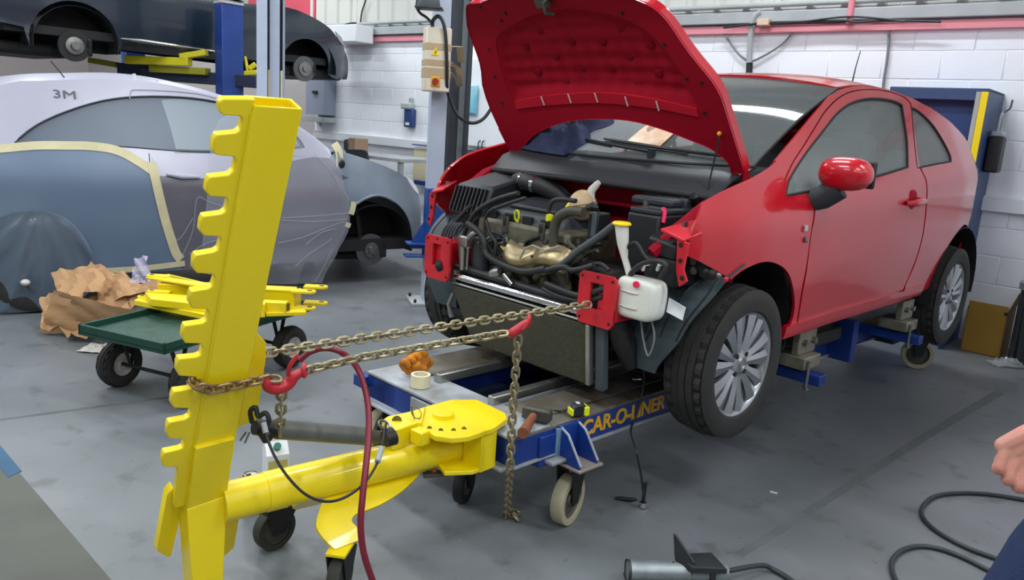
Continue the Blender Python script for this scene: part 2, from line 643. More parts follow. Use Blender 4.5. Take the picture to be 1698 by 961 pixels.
d_out = D(1352, 338) + [(1347, 380), (1341, 425), (1334, 470)] + D(1322, 542) + [(1400, 514), (1460, 494)] + D(1497, 480) + [(1512, 445), (1522, 418), (1530, 385), (1534, 353), (1536, 324)] + D(1534, 296) + [(1525, 277), (1521, 251), (1515, 207)] + D(1509, 172) + [(1497.5, 161), (1471, 152), (1442, 149), (1413, 152.5), (1390, 164), (1369, 185.5), (1357, 204), (1335, 240), (1317, 268)] + D(1299, 306) + D(1301, 329)
a, c = two('door', tr(d_out), 'red_paint', [glq])
dn_ = a
g1 = MB(X).panel(glq, lambda x, z: V((x, -ys(x, z) + 0.012, z)), (), 0.1).o('door_glass', 'glass', dn_, solid=0.004)
g2 = MB(X).panel(glq, lambda x, z: V((x, ys(x, z) - 0.012, z)), (), 0.1).o('door_glass', 'glass', c, solid=0.004)
def loop_tube(name, lp, d, r, m, par):
    path = [V((x, -ys(x, z) + d, z)) for x, z in lp]
    return MB(X).tube(path, r, 6, closed=True).o(name, m, par)
loop_tube('window_seal', glq, 0.004, 0.007, 'black_rubber', dn_)
# quarter panel, pillar and roof rail
gq2 = tr([(1512, 178), (1512, 178), (1527, 187), (1547, 207), (1564.5, 234), (1576, 257), (1577.6, 268), (1577.6, 268), (1550, 273), (1521, 279), (1521, 279), (1516.5, 236), (1513.6, 204)])
def sx(px, py):
    return V(S(px, py))
side = [V(S(*p)) for p in [(1286, 266), (1286, 266), (1308, 239), (1337, 204), (1361, 175), (1381, 153)]]
side += [V((1.16, 1.775)), V((1.35, 1.79)), V((1.6, 1.785)), V((1.85, 1.765)), V((2.1, 1.725)), V((2.35, 1.665)), V((2.55, 1.60)), V((2.68, 1.52)), V((2.76, 1.42)), V((2.80, 1.40)), V((2.86, 1.385)), V((2.94, 1.35)), V((2.985, 1.28)), V((3.01, 1.15)), V((3.01, 1.0)), V((2.98, 0.86)), V((2.93, 0.80)), V((2.93, 0.80)), V((2.87, 0.80)), V((2.87, 0.80))]
hubR = V((2.511, 0.66))
for k in range(13):
    a_ = math.radians(-8 + 196 * k / 12)
    side.append(V((2.50 + 0.355 * math.cos(a_), 0.735 + 0.335 * math.sin(a_))))
side += [V((2.12, 0.71)), V((2.12, 0.71)), V((1.94, 0.70)), V((1.94, 0.70))]
side += [V(S(*p)) for p in [(1500, 481), (1514, 446), (1524, 418), (1532, 385), (1536, 353), (1538, 324), (1536, 296), (1536, 296), (1527, 277), (1523, 251), (1517, 207), (1511, 171), (1511, 171), (1498, 159.5), (1471, 150.5), (1442, 147.5), (1412, 151), (1388, 163), (1367, 184.5), (1355, 203), (1333, 239), (1314, 268), (1297, 304), (1297, 304)]]
side = [tuple(p) for p in spl(side, 3, True)]
qa, qb = two('body_side', side, 'red_paint', [gq2], step=0.055)
MB(X).panel(gq2, lambda x, z: V((x, -ys(x, z) + 0.01, z)), (), 0.1).o('quarter_glass', 'glass', qa, solid=0.004)
MB(X).panel(gq2, lambda x, z: V((x, ys(x, z) - 0.01, z)), (), 0.1).o('quarter_glass', 'glass', qb, solid=0.004)
loop_tube('window_seal', gq2, 0.004, 0.006, 'black_rubber', qa)
# sill
for s in (-1, 1):
    b = MB(X)
    b.grid(lambda u, v: (lambda x, z: V((x, s * (ys(x, z) + 0.004 - 0.05 * (v < 0.2) * (1 - v * 5)), z)))(0.315 + u * 1.66, 0.672 + 0.012 * u + v * (0.062)), 24, 5)
    b.o('sill', 'red_paint', car, solid=0.02, off=0)
# roof
RT = [(0.92, 1.752), (1.16, 1.782), (1.35, 1.797), (1.6, 1.792), (1.85, 1.772), (2.1, 1.732), (2.35, 1.672), (2.55, 1.607), (2.66, 1.54)]
def roof(u, v):
    t = 2 * v - 1
    x = 0.985 + u * 1.65 - 0.075 * (1 - t * t) * (1 - u) + 0.06 * (1 - t * t) * u
    z = interp(RT, x)
    e = abs(t)
    y = t * (ys(x, z) - 0.004)
    return V((x, y, z + 0.055 * (1 - e ** 2.6) - 0.0))
rf = MB(X).grid(roof, 22, 20).o('roof', 'red_paint', car, solid=0.01, off=-1)
# antenna
p = Uc(1412, 134, 1, -0.1)
p2 = Uc(1427, 84, 1, -0.1)
MB(X).tube([V((p.x, -0.1, 1.83)), V((p.x + 0.01, -0.1, 1.86)), V((p.x + 0.03, -0.1, p2.z * 0.5 + 0.93)), V((p2.x, -0.1, p2.z))], [0.009, 0.006, 0.004, 0.003], 6).o('aerial', 'black_plastic', rf)
# tailgate
def tail(u, v):
    t = 2 * v - 1
    zt = [(0, 1.60), (0.28, 1.42), (0.42, 1.36), (0.6, 1.20), (0.8, 1.0), (1, 0.80)]
    z = interp(zt, u)
    xe = interp([(0.80, 2.93), (1.0, 3.01), (1.15, 3.01), (1.3, 2.98), (1.38, 2.87), (1.42, 2.76), (1.52, 2.68), (1.60, 2.56)], z)
    w = ys(xe, z)
    return V((xe + 0.13 * (1 - abs(t) ** 2.5), t * w, z + 0.03 * (1 - t * t) * (1 - u)))
MB(X).grid(tail, 18, 16).o('tailgate', 'red_paint', car, solid=0.01)
# windscreen
def ws(u, v, d=0.0):
    t = 2 * u - 1
    bx = V((-0.03 + 0.205 * t * t, 0.665 * t, 1.372 + 0.012 * t * t))
    tp = V((0.925 + 0.075 * t * t, 0.60 * t, 1.797 - 0.044 * t * t))
    p = bx.lerp(tp, v)
    return p + V((-0.35, 0, 0.9)) * (0.05 * math.sin(PI * v) * (1 - 0.5 * t * t) + d)
MB(X).grid(ws, 20, 12).o('windscreen', 'screen_glass', car, solid=0.005)
bb = MB(X)
path = [ws(u, 0) for u in [k / 12 for k in range(13)]] + [ws(1, k / 8) for k in range(1, 9)] + [ws(1 - k / 12, 1) for k in range(1, 13)] + [ws(0, 1 - k / 8) for k in range(1, 8)]
bb.tube(path, 0.007, 6, closed=True).o('windscreen_seal', 'black_rubber', car)
# door mirror
b = MB(X)
mc = Uc(1404, 288, 1, -0.93)
def mir(u, v):
    a, e = 2 * PI * u, -PI / 2 + PI * v
    sgn = lambda q: abs(q) ** 0.8 * (1 if q > 0 else -1)
    return V((mc.x - 0.01 + 0.075 * sgn(math.sin(a)) * math.cos(e) ** 0.7, -0.93 + 0.108 * sgn(math.cos(a)) * math.cos(e) ** 0.7, mc.z + 0.068 * math.sin(e)))
b.grid(mir, 28, 14)
mo = b.o('door_mirror', 'red_paint', car)
b = MB(X)
b.tube([V((mc.x - 0.02, -0.80, mc.z - 0.125)), V((mc.x - 0.01, -0.85, mc.z - 0.105)), V((mc.x, -0.905, mc.z - 0.055))], [0.045, 0.05, 0.055], 12)
b.o('mirror_foot', 'dark_plastic', mo)
b = MB(X)
b.box((mc.x + 0.062, -0.93, mc.z), (0.02, 0.185, 0.11))
b.o('mirror_glass', 'black_plastic', mo, bevel=0.008)
# far mirror
b = MB(X)
b.ball((mc.x - 0.01, 0.93, mc.z), (0.075, 0.108, 0.066))
b.o('door_mirror', 'red_paint', car)
# door handle
hx, hz = S(1512, 335)
b = MB(X)
b.tube([V((hx - 0.085, -ys(hx, hz) - 0.004, hz - 0.004)), V((hx - 0.05, -ys(hx, hz) - 0.034, hz)), V((hx + 0.06, -ys(hx, hz) - 0.036, hz + 0.008)), V((hx + 0.105, -ys(hx, hz) - 0.004, hz + 0.012))], [0.012, 0.017, 0.018, 0.012], 10)
b.o('door_handle', 'red_paint', dn_)
b = MB(X)
b.lathe([(0.001, -0.006), (0.045, -0.004), (0.052, 0.004), (0.05, 0.006)], V((hx + 0.01, -ys(hx, hz) + 0.0, hz + 0.012)), (0, 1, 0), 20)
b.o('handle_recess', 'red_under', dn_)
# wing badges
for (bx_, by_, s_, m_) in ((1334, 378, 0.030, 'chrome'), (1335, 397, 0.024, 'steel')):
    x_, z_ = S(bx_, by_)
    MB(X).box((x_, -ys(x_, z_) - 0.004, z_), (s_, 0.012, s_)).o('wing_badge', m_, car, bevel=0.004)
# ---------------------------------------------------------------- wheels of the red car
M('tyre', (46, 45, 43), 0.75, noise=(20, 0.25))
M('alloy', (172, 176, 180), 0.28, 0.85, coat=0.3)
def tyre_mb(b, c, ax, R, w, rim, n=96, sipe=True, gro=True):
    prof = [(rim, -w * 0.40), (rim + 0.012, -w * 0.46), (rim + (R - rim) * 0.45, -w * 0.5), (R - 0.028, -w * 0.475), (R - 0.010, -w * 0.43)]
    cols = []
    for k in range(5):
        t0 = -0.40 + 0.16 * k + 0.012
        t1 = -0.40 + 0.16 * (k + 1) - 0.012
        cols.append((t0, t1))
    for k, (t0, t1) in enumerate(cols):
        r0 = R - 0.004 * abs(k - 2)
        prof += [(r0 - 0.008, w * (t0 - 0.004)), (r0, w * t0), (r0, w * t1), (r0 - 0.008, w * (t1 + 0.004))]
    prof += [(R - 0.010, w * 0.43), (R - 0.028, w * 0.475), (rim + (R - rim) * 0.45, w * 0.5), (rim + 0.012, w * 0.46), (rim, w * 0.40)]
    axis = V(ax).normalized()
    a = V((0, 0, 1)) if abs(axis.z) < 0.9 else V((1, 0, 0))
    u = axis.cross(a).normalized()
    q = axis.cross(u)
    vs, fs = [], []
    m = len(prof)
    for i, (r, t) in enumerate(prof):
        for k in range(n):
            rr = r
            if sipe and (5 <= i <= 8 or m - 9 <= i <= m - 6) and k % 3 == 0:
                rr = r - 0.010
            g = 2 * PI * (k + (0.4 if i > m / 2 else 0)) / n
            vs.append(V(c) + axis * t + (u * math.cos(g) + q * math.sin(g)) * rr)
    for i in range(m - 1):
        for k in range(n):
            fs.append((i * n + k, (i + 1) * n + k, (i + 1) * n + (k + 1) % n, i * n + (k + 1) % n))
    return b.add(vs, fs, True)
def car_wheel(cx, s, z):
    c = V((cx, s * 0.745, z))
    ax = V((0, s, 0))
    w = MB(X)
    tyre_mb(w, c, ax, 0.312, 0.195, 0.208)
    wh = w.o('wheel_tyre', 'tyre', car, angle=28)
    b = MB(X)
    b.lathe([(0.209, -0.08), (0.198, -0.08), (0.190, 0.0), (0.196, 0.066), (0.2045, 0.078), (0.212, 0.082), (0.212, 0.076)], c, ax, 64)
    b.o('rim', 'alloy', wh)
    b = MB(X)                                    # brake disc behind the spokes
    b.lathe([(0.02, 0.0), (0.135, 0.0), (0.135, 0.02), (0.02, 0.02)], c - ax * 0.01, ax, 40, True)
    b.o('brake_disc', 'dark_metal', wh)
    u, v = V((1, 0, 0)), V((0, 0, 1))
    for k in range(7):
        for e in (-1, 1):
            a0 = 2 * PI * k / 7 + 0.2
            def P(r, da, t):
                a = a0 + da
                return c + u * (math.cos(a) * r) + v * (math.sin(a) * r) + ax * t
            b = MB(X)
            secs = []
            for r, da, hw, t in ((0.045, e * 0.22, 0.017, 0.064), (0.10, e * 0.20, 0.0185, 0.070), (0.15, e * 0.205, 0.026, 0.074), (0.204, e * 0.21, 0.036, 0.073)):
                wq = hw / r
                secs.append([P(r, da - wq, t - 0.022), P(r, da - wq, t - 0.004), P(r, da - e * wq * 0.2, t + 0.006), P(r, da + wq, t - 0.004), P(r, da + wq, t - 0.022)])
            vs = [p for q in secs for p in q]
            fs = []
            for i in range(3):
                for j in range(4):
                    fs.append((i * 5 + j, i * 5 + j + 1, i * 5 + 5 + j + 1, i * 5 + 5 + j))
            b.add(vs, fs, True)
            b.o('spoke', 'alloy', wh, angle=25)
    b = MB(X)
    b.lathe([(0.001, 0.078), (0.03, 0.078), (0.034, 0.074), (0.055, 0.068), (0.06, 0.04)], c, ax, 32)
    b.o('hub_cap', 'alloy', wh)
    b = MB(X)
    b.lathe([(0.018, 0.0785), (0.026, 0.0785), (0.026, 0.081), (0.018, 0.081)], c, ax, 24, True)
    b.o('hub_emblem', 'chrome', wh)
    for k in range(4):
        a = PI / 4 + PI / 2 * k
        p = c + u * (math.cos(a) * 0.05) + v * (math.sin(a) * 0.05)
        MB(X).cyl(p + ax * 0.05, p + ax * 0.074, 0.010, n=6).o('wheel_bolt', 'dark_metal', wh)
for s in (-1, 1):
    car_wheel(0.0, s, 0.62)
    car_wheel(2.511, s, 0.62)

# ---------------------------------------------------------------- bonnet
PH = math.radians(55)
HX, HZ = 0.095, 1.353
HD_ = V((-math.cos(PH), 0, math.sin(PH)))
HN = V((math.sin(PH), 0, math.cos(PH)))
def HS(px, py):
    c0 = CARI @ CAM
    d = CARI.to_3x3() @ ray(px, py)
    p0 = V((HX, 0, HZ))
    p = c0 + d * ((p0 - c0).dot(HN) / d.dot(HN))
    return V(((p - p0).dot(HD_), p.y))
def hood(s, y, d=0.0):
    e = min(1.0, abs(y) / 0.66)
    k = max(0.0, 1 - e * e) * 0.035 * min(1, max(0, s / 0.3)) - max(0, s - 0.62) ** 2 * 0.9
    return V((HX, y, HZ)) + HD_ * s + HN * (k + d)
hpx = [(1238, 284), (1238, 284), (1222, 230), (1200, 159), (1200, 159), (1184, 132), (1143, 85), (1107, 35), (1087, 14), (1063, 0)]
ho = [HS(*p) for p in hpx] + [V((0.80, -0.29)), V((0.83, -0.12)), V((0.835, 0.06)), V((0.83, 0.25)), V((0.80, 0.43))]
ho += [HS(*p) for p in [(782, 2), (777.7, 29), (780.6, 53), (798, 103), (803, 138), (803, 138), (816, 177), (848, 246), (848, 246), (866, 250), (866, 250), (886, 224), (925, 206), (978, 199), (1043, 202), (1099, 215), (1143, 230), (1181, 244), (1210, 266), (1216, 284), (1216, 284)]]
hol = [tuple(p) for p in spl(ho, 3, True)]
bon = MB(X).panel(hol, lambda s, y: hood(s, y, 0.026), (), 0.05).o('bonnet', 'red_paint', car, solid=0.004, off=-1, angle=60)
rim_ = MB(X)
for i in range(len(hol)):
    a, c = hol[i - 1], hol[i]
    rim_.add([hood(a[0], a[1], 0.026), hood(c[0], c[1], 0.026), hood(c[0], c[1], -0.018), hood(a[0], a[1], -0.018)], [(0, 1, 2, 3)])
rim_.o('bonnet_rim', 'red_paint', bon)
rec = [tuple(p) for p in spl([HS(*p) for p in [(823, 62), (857, 38), (901, 21), (948, 17), (996, 24), (1043, 38), (1078, 59), (1113, 97), (1143, 138), (1158, 178), (1158, 178), (1084, 166), (996, 157), (907, 160), (851, 167), (851, 167), (836, 132), (826, 97)]], 3, True)]
stp = [tuple(p) for p in spl([HS(*p) for p in [(854, 167), (854, 167), (907, 160), (996, 157), (1084, 166), (1156, 179), (1156, 179), (1160, 192), (1160, 192), (1085, 181), (990, 174), (905, 176), (857, 180), (857, 180)]], 3, True)]
MB(X).panel(hol, lambda s, y: hood(s, y, -0.014), [rec], 0.05).o('bonnet_frame', 'red_under', bon, solid=0.006, angle=60)
def waf(s, y):
    w = 0.5 * (math.cos(s * 2 * PI / 0.066) + math.cos(y * 2 * PI / 0.085))
    e = min(1.0, segd((s, y), rec) / 0.045)
    return hood(s, y, -0.012 + 0.022 * e - 0.0060 * w * e)
MB(X).panel(rec, waf, (), 0.0155).o('bonnet_liner', 'red_under', bon, angle=70)
wall_ = MB(X)
for i in range(len(rec)):
    a, c = rec[i - 1], rec[i]
    wall_.add([hood(a[0], a[1], -0.014), hood(c[0], c[1], -0.014), hood(c[0], c[1], 0.010), hood(a[0], a[1], 0.010)], [(0, 1, 2, 3)])
wall_.o('bonnet_step', 'red_under', bon)
MB(X).panel(stp, lambda s, y: hood(s, y, -0.020 - 0.0), (), 0.05).o('bonnet_strip', M('red_strip_lit', (196, 24, 48), 0.55, spec=0.2), bon, solid=0.008)  # lighter red paints in the light that this ledge catches
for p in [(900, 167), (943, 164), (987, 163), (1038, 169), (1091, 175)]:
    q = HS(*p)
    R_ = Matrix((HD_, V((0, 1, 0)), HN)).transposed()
    MB(X).box(hood(q.x, q.y, -0.0285), (0.045, 0.004, 0.004), R_).o('bonnet_white_bar', 'white_paint', bon)  # short white bars laid across the bonnet strip
for (x_, y_) in [(426, 200), (885, 190), (600, 262), (775, 262), (350, 295), (1055, 285), (515, 345), (935, 348), (418, 430), (660, 408), (828, 408), (1100, 440), (575, 490), (990, 498)]:
    q = HS(760 + x_ / 3.396, y_ / 3.396)
    b = MB(X)
    b.lathe([(0.001, 0.001), (0.014, 0.002), (0.019, 0.0), (0.021, -0.004)], hood(q.x, q.y, 0.008), -HN, 20)
    b.o('bonnet_dimple', M('red_dimple_shade', (132, 10, 32), 0.6, spec=0.1), bon)  # darker red disc paints the shade inside each dimple
for (x_, y_) in [(265, 75), (240, 120), (175, 275), (208, 428), (250, 575), (915, 82), (1155, 253), (1288, 442), (1375, 460), (1392, 628), (140, 30)]:
    q = HS(760 + x_ / 3.396, y_ / 3.396)
    MB(X).cyl(hood(q.x, q.y, -0.0145), hood(q.x, q.y, -0.023), 0.006, n=8).o('bonnet_clip', 'black_plastic', bon)
# latch at the front lip
q = HS(937, 6)
b = MB(X)
b.tube([hood(q.x + 0.04, 0.02, -0.02), hood(q.x + 0.03, 0.03, -0.06), hood(q.x - 0.01, 0.03, -0.075), hood(q.x - 0.03, 0.02, -0.05)], 0.008, 8)
b.o('bonnet_latch', 'dirty_steel', bon)
b = MB(X)
b.box(hood(q.x + 0.03, 0.06, -0.03), (0.06, 0.07, 0.025), Matrix((HD_, V((0, 1, 0)), HN)).transposed())
b.o('latch_bracket', 'dirty_steel', bon, bevel=0.004)
# hinges and the prop rod
for s in (-1, 1):
    b = MB(X)
    b.prism([V((0.10, s * 0.66, 1.29)), V((0.16, s * 0.66, 1.29)), V((0.15, s * 0.66, 1.35)), V((0.03, s * 0.66, 1.47)), V((0.0, s * 0.66, 1.46)), V((0.09, s * 0.66, 1.35))], (0, s * 0.012, 0))
    b.o('bonnet_hinge', 'red_under', car, bevel=0.003)
a0 = hood(*HS(1197, 217), -0.022)
b = MB(X)
b.tube([a0, a0 + V((0, 0, -0.04)), V((-0.02, -0.60, 1.40)), V((-0.05, -0.60, 1.25)), V((-0.08, -0.58, 1.20))], 0.004, 6)
pr = b.o('prop_rod', 'black_plastic', car)
MB(X).lathe([(0.003, -0.008), (0.008, -0.006), (0.009, 0.004), (0.003, 0.008)], a0, (0.2, 0.8, 0.4), 12).o('prop_clip', M('clip_yellow', (236, 178, 30), 0.5), pr)
# ---------------------------------------------------------------- shell behind the skin
M('bay_black', (18, 19, 21), 0.7)
M('interior', (60, 62, 64), 0.8)
M('seat_grey', (92, 95, 96), 0.9, bump=(80, 0.1))
def cb(name, c, size, m, bevel=0.0, parent=None, rot=None, taper=1.0):
    return MB(X).box(c, size, rot, taper).o(name, m, parent or car, bevel=bevel)
cb('floor_pan', (1.5, 0, 0.715), (2.7, 1.44, 0.05), 'bay_black')
cb('bulkhead', (0.10, 0, 1.03), (0.03, 1.34, 0.56), 'red_under')
cb('bulkhead_beam', (0.03, 0, 1.215), (0.12, 1.26, 0.10), 'red_under', 0.01)
for s in (-1, 1):                                # wheel housings
    for cx in (0.0, 2.5):
        b = MB(X)
        prof = []
        y0, y1 = s * 0.52, s * 0.835
        n = 16
        a1 = 208 if cx > 1 else 122
        vs, fs = [], []
        for k in range(n + 1):
            a = math.radians(-14 + a1 * k / n)
            r = 0.385 if cx > 1 else 0.40
            cz = 0.70
            vs += [V((cx + r * math.cos(a), y0, cz + r * 0.92 * math.sin(a))), V((cx + r * math.cos(a), y1 if cx > 1 else s * 0.80, cz + r * 0.92 * math.sin(a)))]
        for k in range(n):
            fs.append((2 * k, 2 * k + 1, 2 * k + 3, 2 * k + 2))
        b.add(vs, fs)
        if cx > 1:
            b.f.append(tuple(2 * k for k in range(n + 1)))
            b.sm.append(False)
        else:
            b.prism([V((0.33, y0, 0.62)), V((0.33, y0, 1.0)), V((0.1, y0, 1.12)), V((-0.15, y0, 1.08)), V((-0.18, y0, 0.95)), V((-0.1, y0, 0.62))], (0, s * 0.004, 0))
        b.o('wheel_housing', 'bay_black', car, solid=0.004, off=0)
# arch liner showing ahead of the near front wheel, ribbed
M('liner', (58, 72, 78), 0.55, bump=(25, 0.06))
def liner(s):
    def fn(u, v):
        a = math.radians(112 + 76 * u)
        r = 0.375 + 0.012 * math.sin(u * 3)
        yo = interp([(0, 0.85), (0.35, 0.83), (0.7, 0.76), (1, 0.66)], u)
        y = s * (yo + (0.50 - yo) * v)
        return V((r * math.cos(a) + 0.015, y, 0.67 + r * math.sin(a) + 0.02 - 0.035 * u * u))
    b = MB(X).grid(fn, 18, 8)
    ln = b.o('arch_liner', 'liner', car, solid=0.006, off=0)
    for k in range(5):
        v0 = 0.10 + 0.14 * k
        path = [fn(0.12 + 0.06 * (k % 2) + 0.62 * t / 8, min(0.97, v0 + 0.30 * (t / 8) * (1 if k % 2 else -0.2))) + V((-0.002, 0, 0.002)) for t in range(9)]
        MB(X).tube(path, 0.0045, 6).o('liner_rib', 'black_plastic', ln)
liner(-1)
liner(1)
# interior
cb('dashboard', (0.42, 0, 1.27), (0.5, 1.30, 0.20), 'dark_plastic', 0.06)
b = MB(X)
b.lathe([(0.165, -0.012), (0.178, 0.0), (0.165, 0.012), (0.152, 0.0)], (0.86, 0.36, 1.36), (-0.9, 0, 0.45), 32, True)
sw = b.o('steering_wheel', 'black_plastic', car)
MB(X).tube([V((0.86, 0.20, 1.36)), V((0.84, 0.36, 1.355)), V((0.86, 0.52, 1.36))], [0.015, 0.045, 0.015], 8).o('wheel_hub', 'black_plastic', sw)
for s in (-1, 1):
    st = cb('seat', (1.28, s * 0.36, 0.93), (0.52, 0.48, 0.20), 'seat_grey', 0.05)
    R_ = Matrix.Rotation(math.radians(14), 3, 'Y')
    cb('seat_back', (1.60, s * 0.36, 1.27), (0.14, 0.46, 0.60), 'seat_grey', 0.05, st, R_, 0.85)
    cb('headrest', (1.70, s * 0.36, 1.63), (0.10, 0.26, 0.17), 'interior', 0.045, st, R_)
cb('rear_seat', (2.25, 0, 1.17), (0.16, 1.16, 0.62), 'seat_grey', 0.05, None, Matrix.Rotation(0.2, 3, 'Y'))
cb('door_trim', (1.0, -0.745, 1.02), (1.15, 0.03, 0.56), 'interior', 0.01)
cb('door_trim', (1.0, 0.745, 1.02), (1.15, 0.03, 0.56), 'interior', 0.01)
MB(X).box((1.08, 0, 1.70), (0.03, 0.24, 0.06)).o('rear_view_mirror', 'black_plastic', car, bevel=0.01)
# cowl
def cow(u, v):
    t = 2 * u - 1
    fr = V((-0.165 + 0.12 * t * t, 0.64 * t, 1.272 - 0.016 * t * t))
    md = V((-0.12 + 0.16 * t * t, 0.66 * t, 1.322))
    re = V((-0.01 + 0.205 * t * t, 0.668 * t, 1.366 + 0.012 * t * t))
    return fr.lerp(md, v * 2) if v < 0.5 else md.lerp(re, v * 2 - 1)
co = MB(X).grid(cow, 26, 8).o('cowl_panel', 'dark_plastic', car, solid=0.01, off=-1)
for k in range(7):                               # intake slats on the far side
    v0 = 0.56 + 0.05 * k
    MB(X).tube([cow(u, v0) + V((0, 0, 0.004)) for u in [0.62 + 0.27 * t / 8 for t in range(9)]], 0.0035, 5).o('cowl_slat', 'bay_black', co)
cb('cowl_cover', cow(0.52, 0.8) + V((0, 0, 0.006)), (0.06, 0.16, 0.008), 'grey_plastic', 0.003, co, Matrix.Rotation(-0.35, 3, 'Y'))
MB(X).tube([cow(k / 14, 0.0) + V((-0.006, 0, 0)) for k in range(15)], 0.012, 8).o('cowl_seal', 'black_rubber', co)
# wipers
for (u0, u1, vv) in ((0.30, 0.86, 0.10), (0.06, 0.52, 0.07)):
    pth = [ws(u0 + (u1 - u0) * k / 10, 0.035 + vv * k / 10, 0.022) for k in range(11)]
    wp = MB(X).tube(pth, [0.011] + [0.008] * 9 + [0.005], 6).o('wiper', 'black_plastic', car)
    MB(X).tube([p + V((0.012, 0, -0.012)) for p in pth[3:]], 0.004, 5).o('wiper_blade', 'black_rubber', wp)
    MB(X).cyl(pth[0] + V((0, 0, -0.04)), pth[0] + V((0, 0, 0.012)), 0.018, n=14).o('wiper_pivot', 'black_plastic', wp)
# chassis legs with their flange plates
def flange(s):
    x0 = -0.515
    leg = MB(X).box((-0.18, s * 0.51, 0.865), (0.64, 0.095, 0.145)).o('chassis_leg', 'red_leg', car, bevel=0.008)
    out = [(s * 0.385, 0.955), (s * 0.40, 0.968), (s * 0.545, 0.968), (s * 0.562, 0.955), (s * 0.562, 0.79), (s * 0.545, 0.768), (s * 0.40, 0.768), (s * 0.385, 0.79)]
    hole = [(s * 0.443, 0.932), (s * 0.506, 0.932), (s * 0.506, 0.832), (s * 0.443, 0.832)]
    if s < 0:
        out, hole = out[::-1], hole[::-1]
    fl = MB(X).panel(out[::-1], lambda y, z: V((x0, y, z)), [hole], 0.05).o('flange_plate', 'red_leg', leg, solid=0.012, off=0)
    for dy, dz in ((0.40, 0.95), (0.545, 0.95), (0.40, 0.79), (0.545, 0.79), (0.475, 0.955)):
        MB(X).cyl(V((x0 - 0.007, s * dy, dz)), V((x0 - 0.0085, s * dy, dz)), 0.0055, n=8).o('bolt_hole', 'bay_black', fl)
    return leg
flange(-1)
flange(1)
# upper wing rails and lamp brackets
for s in (-1, 1):
    K = 0.09 if s > 0 else 0.0
    XB = X @ Matrix.Translation((K, 0, 0))
    b = MB(XB)
    b.tube([V((0.05 - K, s * 0.66, 1.26)), V((-0.15, s * 0.675, 1.225)), V((-0.33, s * 0.66, 1.13)), V((-0.40, s * 0.62, 1.06))], [0.04, 0.036, 0.032, 0.025], 8)
    b.o('wing_rail', 'red_under', car)
    b = MB(XB)
    b.prism([V((-0.43, s * 0.665, 1.150)), V((-0.43, s * 0.765, 1.125)), V((-0.36, s * 0.795, 1.15)), V((-0.30, s * 0.72, 1.185))], (0, 0, 0.012))
    lb = b.o('lamp_bracket', 'red_leg', car, bevel=0.003)
    b = MB(XB)
    b.prism([V((-0.425, s * 0.735, 1.14)), V((-0.425, s * 0.785, 1.125)), V((-0.425, s * 0.775, 1.03)), V((-0.425, s * 0.795, 0.99)), V((-0.425, s * 0.765, 0.965)), V((-0.425, s * 0.745, 1.02))], (0.012, 0, 0))
    b.o('bracket_leg', 'red_leg', lb, bevel=0.003)
    for yy, zz in ((0.755, 1.115), (0.775, 1.0), (0.76, 1.06)):
        MB(XB).cyl(V((-0.428, s * yy, zz)), V((-0.4265, s * yy, zz)), 0.009, n=10).o('bracket_hole', 'bay_black', lb)
    MB(XB).cyl(V((-0.36, s * 0.72, 1.17)), V((-0.36, s * 0.72, 1.19)), 0.012, n=6).o('bolt', 'steel', lb)
# small stuff under the near wing corner
for (px_, py_, m_, r_) in ((1150, 432, 'dirty_steel', 0.018), (1163, 440, 'dark_metal', 0.02), (1180, 455, 'dark_metal', 0.018), (1192, 457, 'steel', 0.010), (1204, 463, 'red_leg', 0.009), (1150, 448, 'dirty_steel', 0.016), (1168, 452, 'dark_metal', 0.02)):
    p = Uc(px_, py_, 0, -0.30)
    MB(X).lathe([(0.001, -r_), (r_, -r_ * 0.7), (r_, r_ * 0.5), (r_ * 0.5, r_ * 0.8), (0.001, r_ * 0.8)], p, (-0.9, -0.3, 0.1), 10).o('wing_fixing', m_, car)
# ---------------------------------------------------------------- engine bay of the red car
M('cast', (120, 116, 98), 0.55, 0.5, noise=(16, 0.4))
M('heat_shield', (176, 158, 122), 0.38, 0.75, noise=(10, 0.4), bump=(30, 0.15))
M('tank_beige', (206, 184, 146), 0.4, noise=(6, 0.2), rgb2=(190, 150, 100))
M('tank_white', (222, 224, 214), 0.4, bump=(12, 0.05))
M('neck_white', (214, 206, 200), 0.35)
M('bright_yellow', (246, 218, 20), 0.4)
M('lime', (222, 226, 30), 0.4)
M('hose', (38, 40, 40), 0.55, bump=(30, 0.08))
M('hose_olive', (66, 66, 54), 0.55)
M('core', (80, 80, 66), 0.6, 0.4, noise=(60, 0.3), bump=(220, 0.5))
E = lambda px, py, x: Uc(px, py, 0, x)
eng = cb('engine_block', (-0.20, 0.10, 0.90), (0.34, 0.56, 0.34), 'cast', 0.02)
cb('gearbox', (-0.20, -0.32, 0.84), (0.28, 0.30, 0.24), 'dark_metal', 0.05, eng)
cb('sump', (-0.22, 0.08, 0.70), (0.30, 0.44, 0.14), 'dark_metal', 0.03, eng)
cb('cylinder_head', (-0.225, 0.12, 1.005), (0.25, 0.50, 0.09), 'cast', 0.01, eng)
b = MB(X)                                        # ribbed cover, higher at the rear
b.hexa([V((-0.36, -0.12, 1.05)), V((-0.05, -0.12, 1.06)), V((-0.05, 0.38, 1.06)), V((-0.36, 0.38, 1.05))],
       [V((-0.315, -0.095, 1.115)), V((-0.06, -0.085, 1.165)), V((-0.06, 0.345, 1.165)), V((-0.315, 0.355, 1.115))])
ec = b.o('engine_cover', M('cover', (62, 68, 74), 0.5, bump=(60, 0.05)), eng, bevel=0.02, seg=3)
cb('cover_ridge', (-0.20, 0.10, 1.147), (0.20, 0.30, 0.022), 'dark_plastic', 0.009, ec, Matrix.Rotation(-0.19, 3, 'Y'))
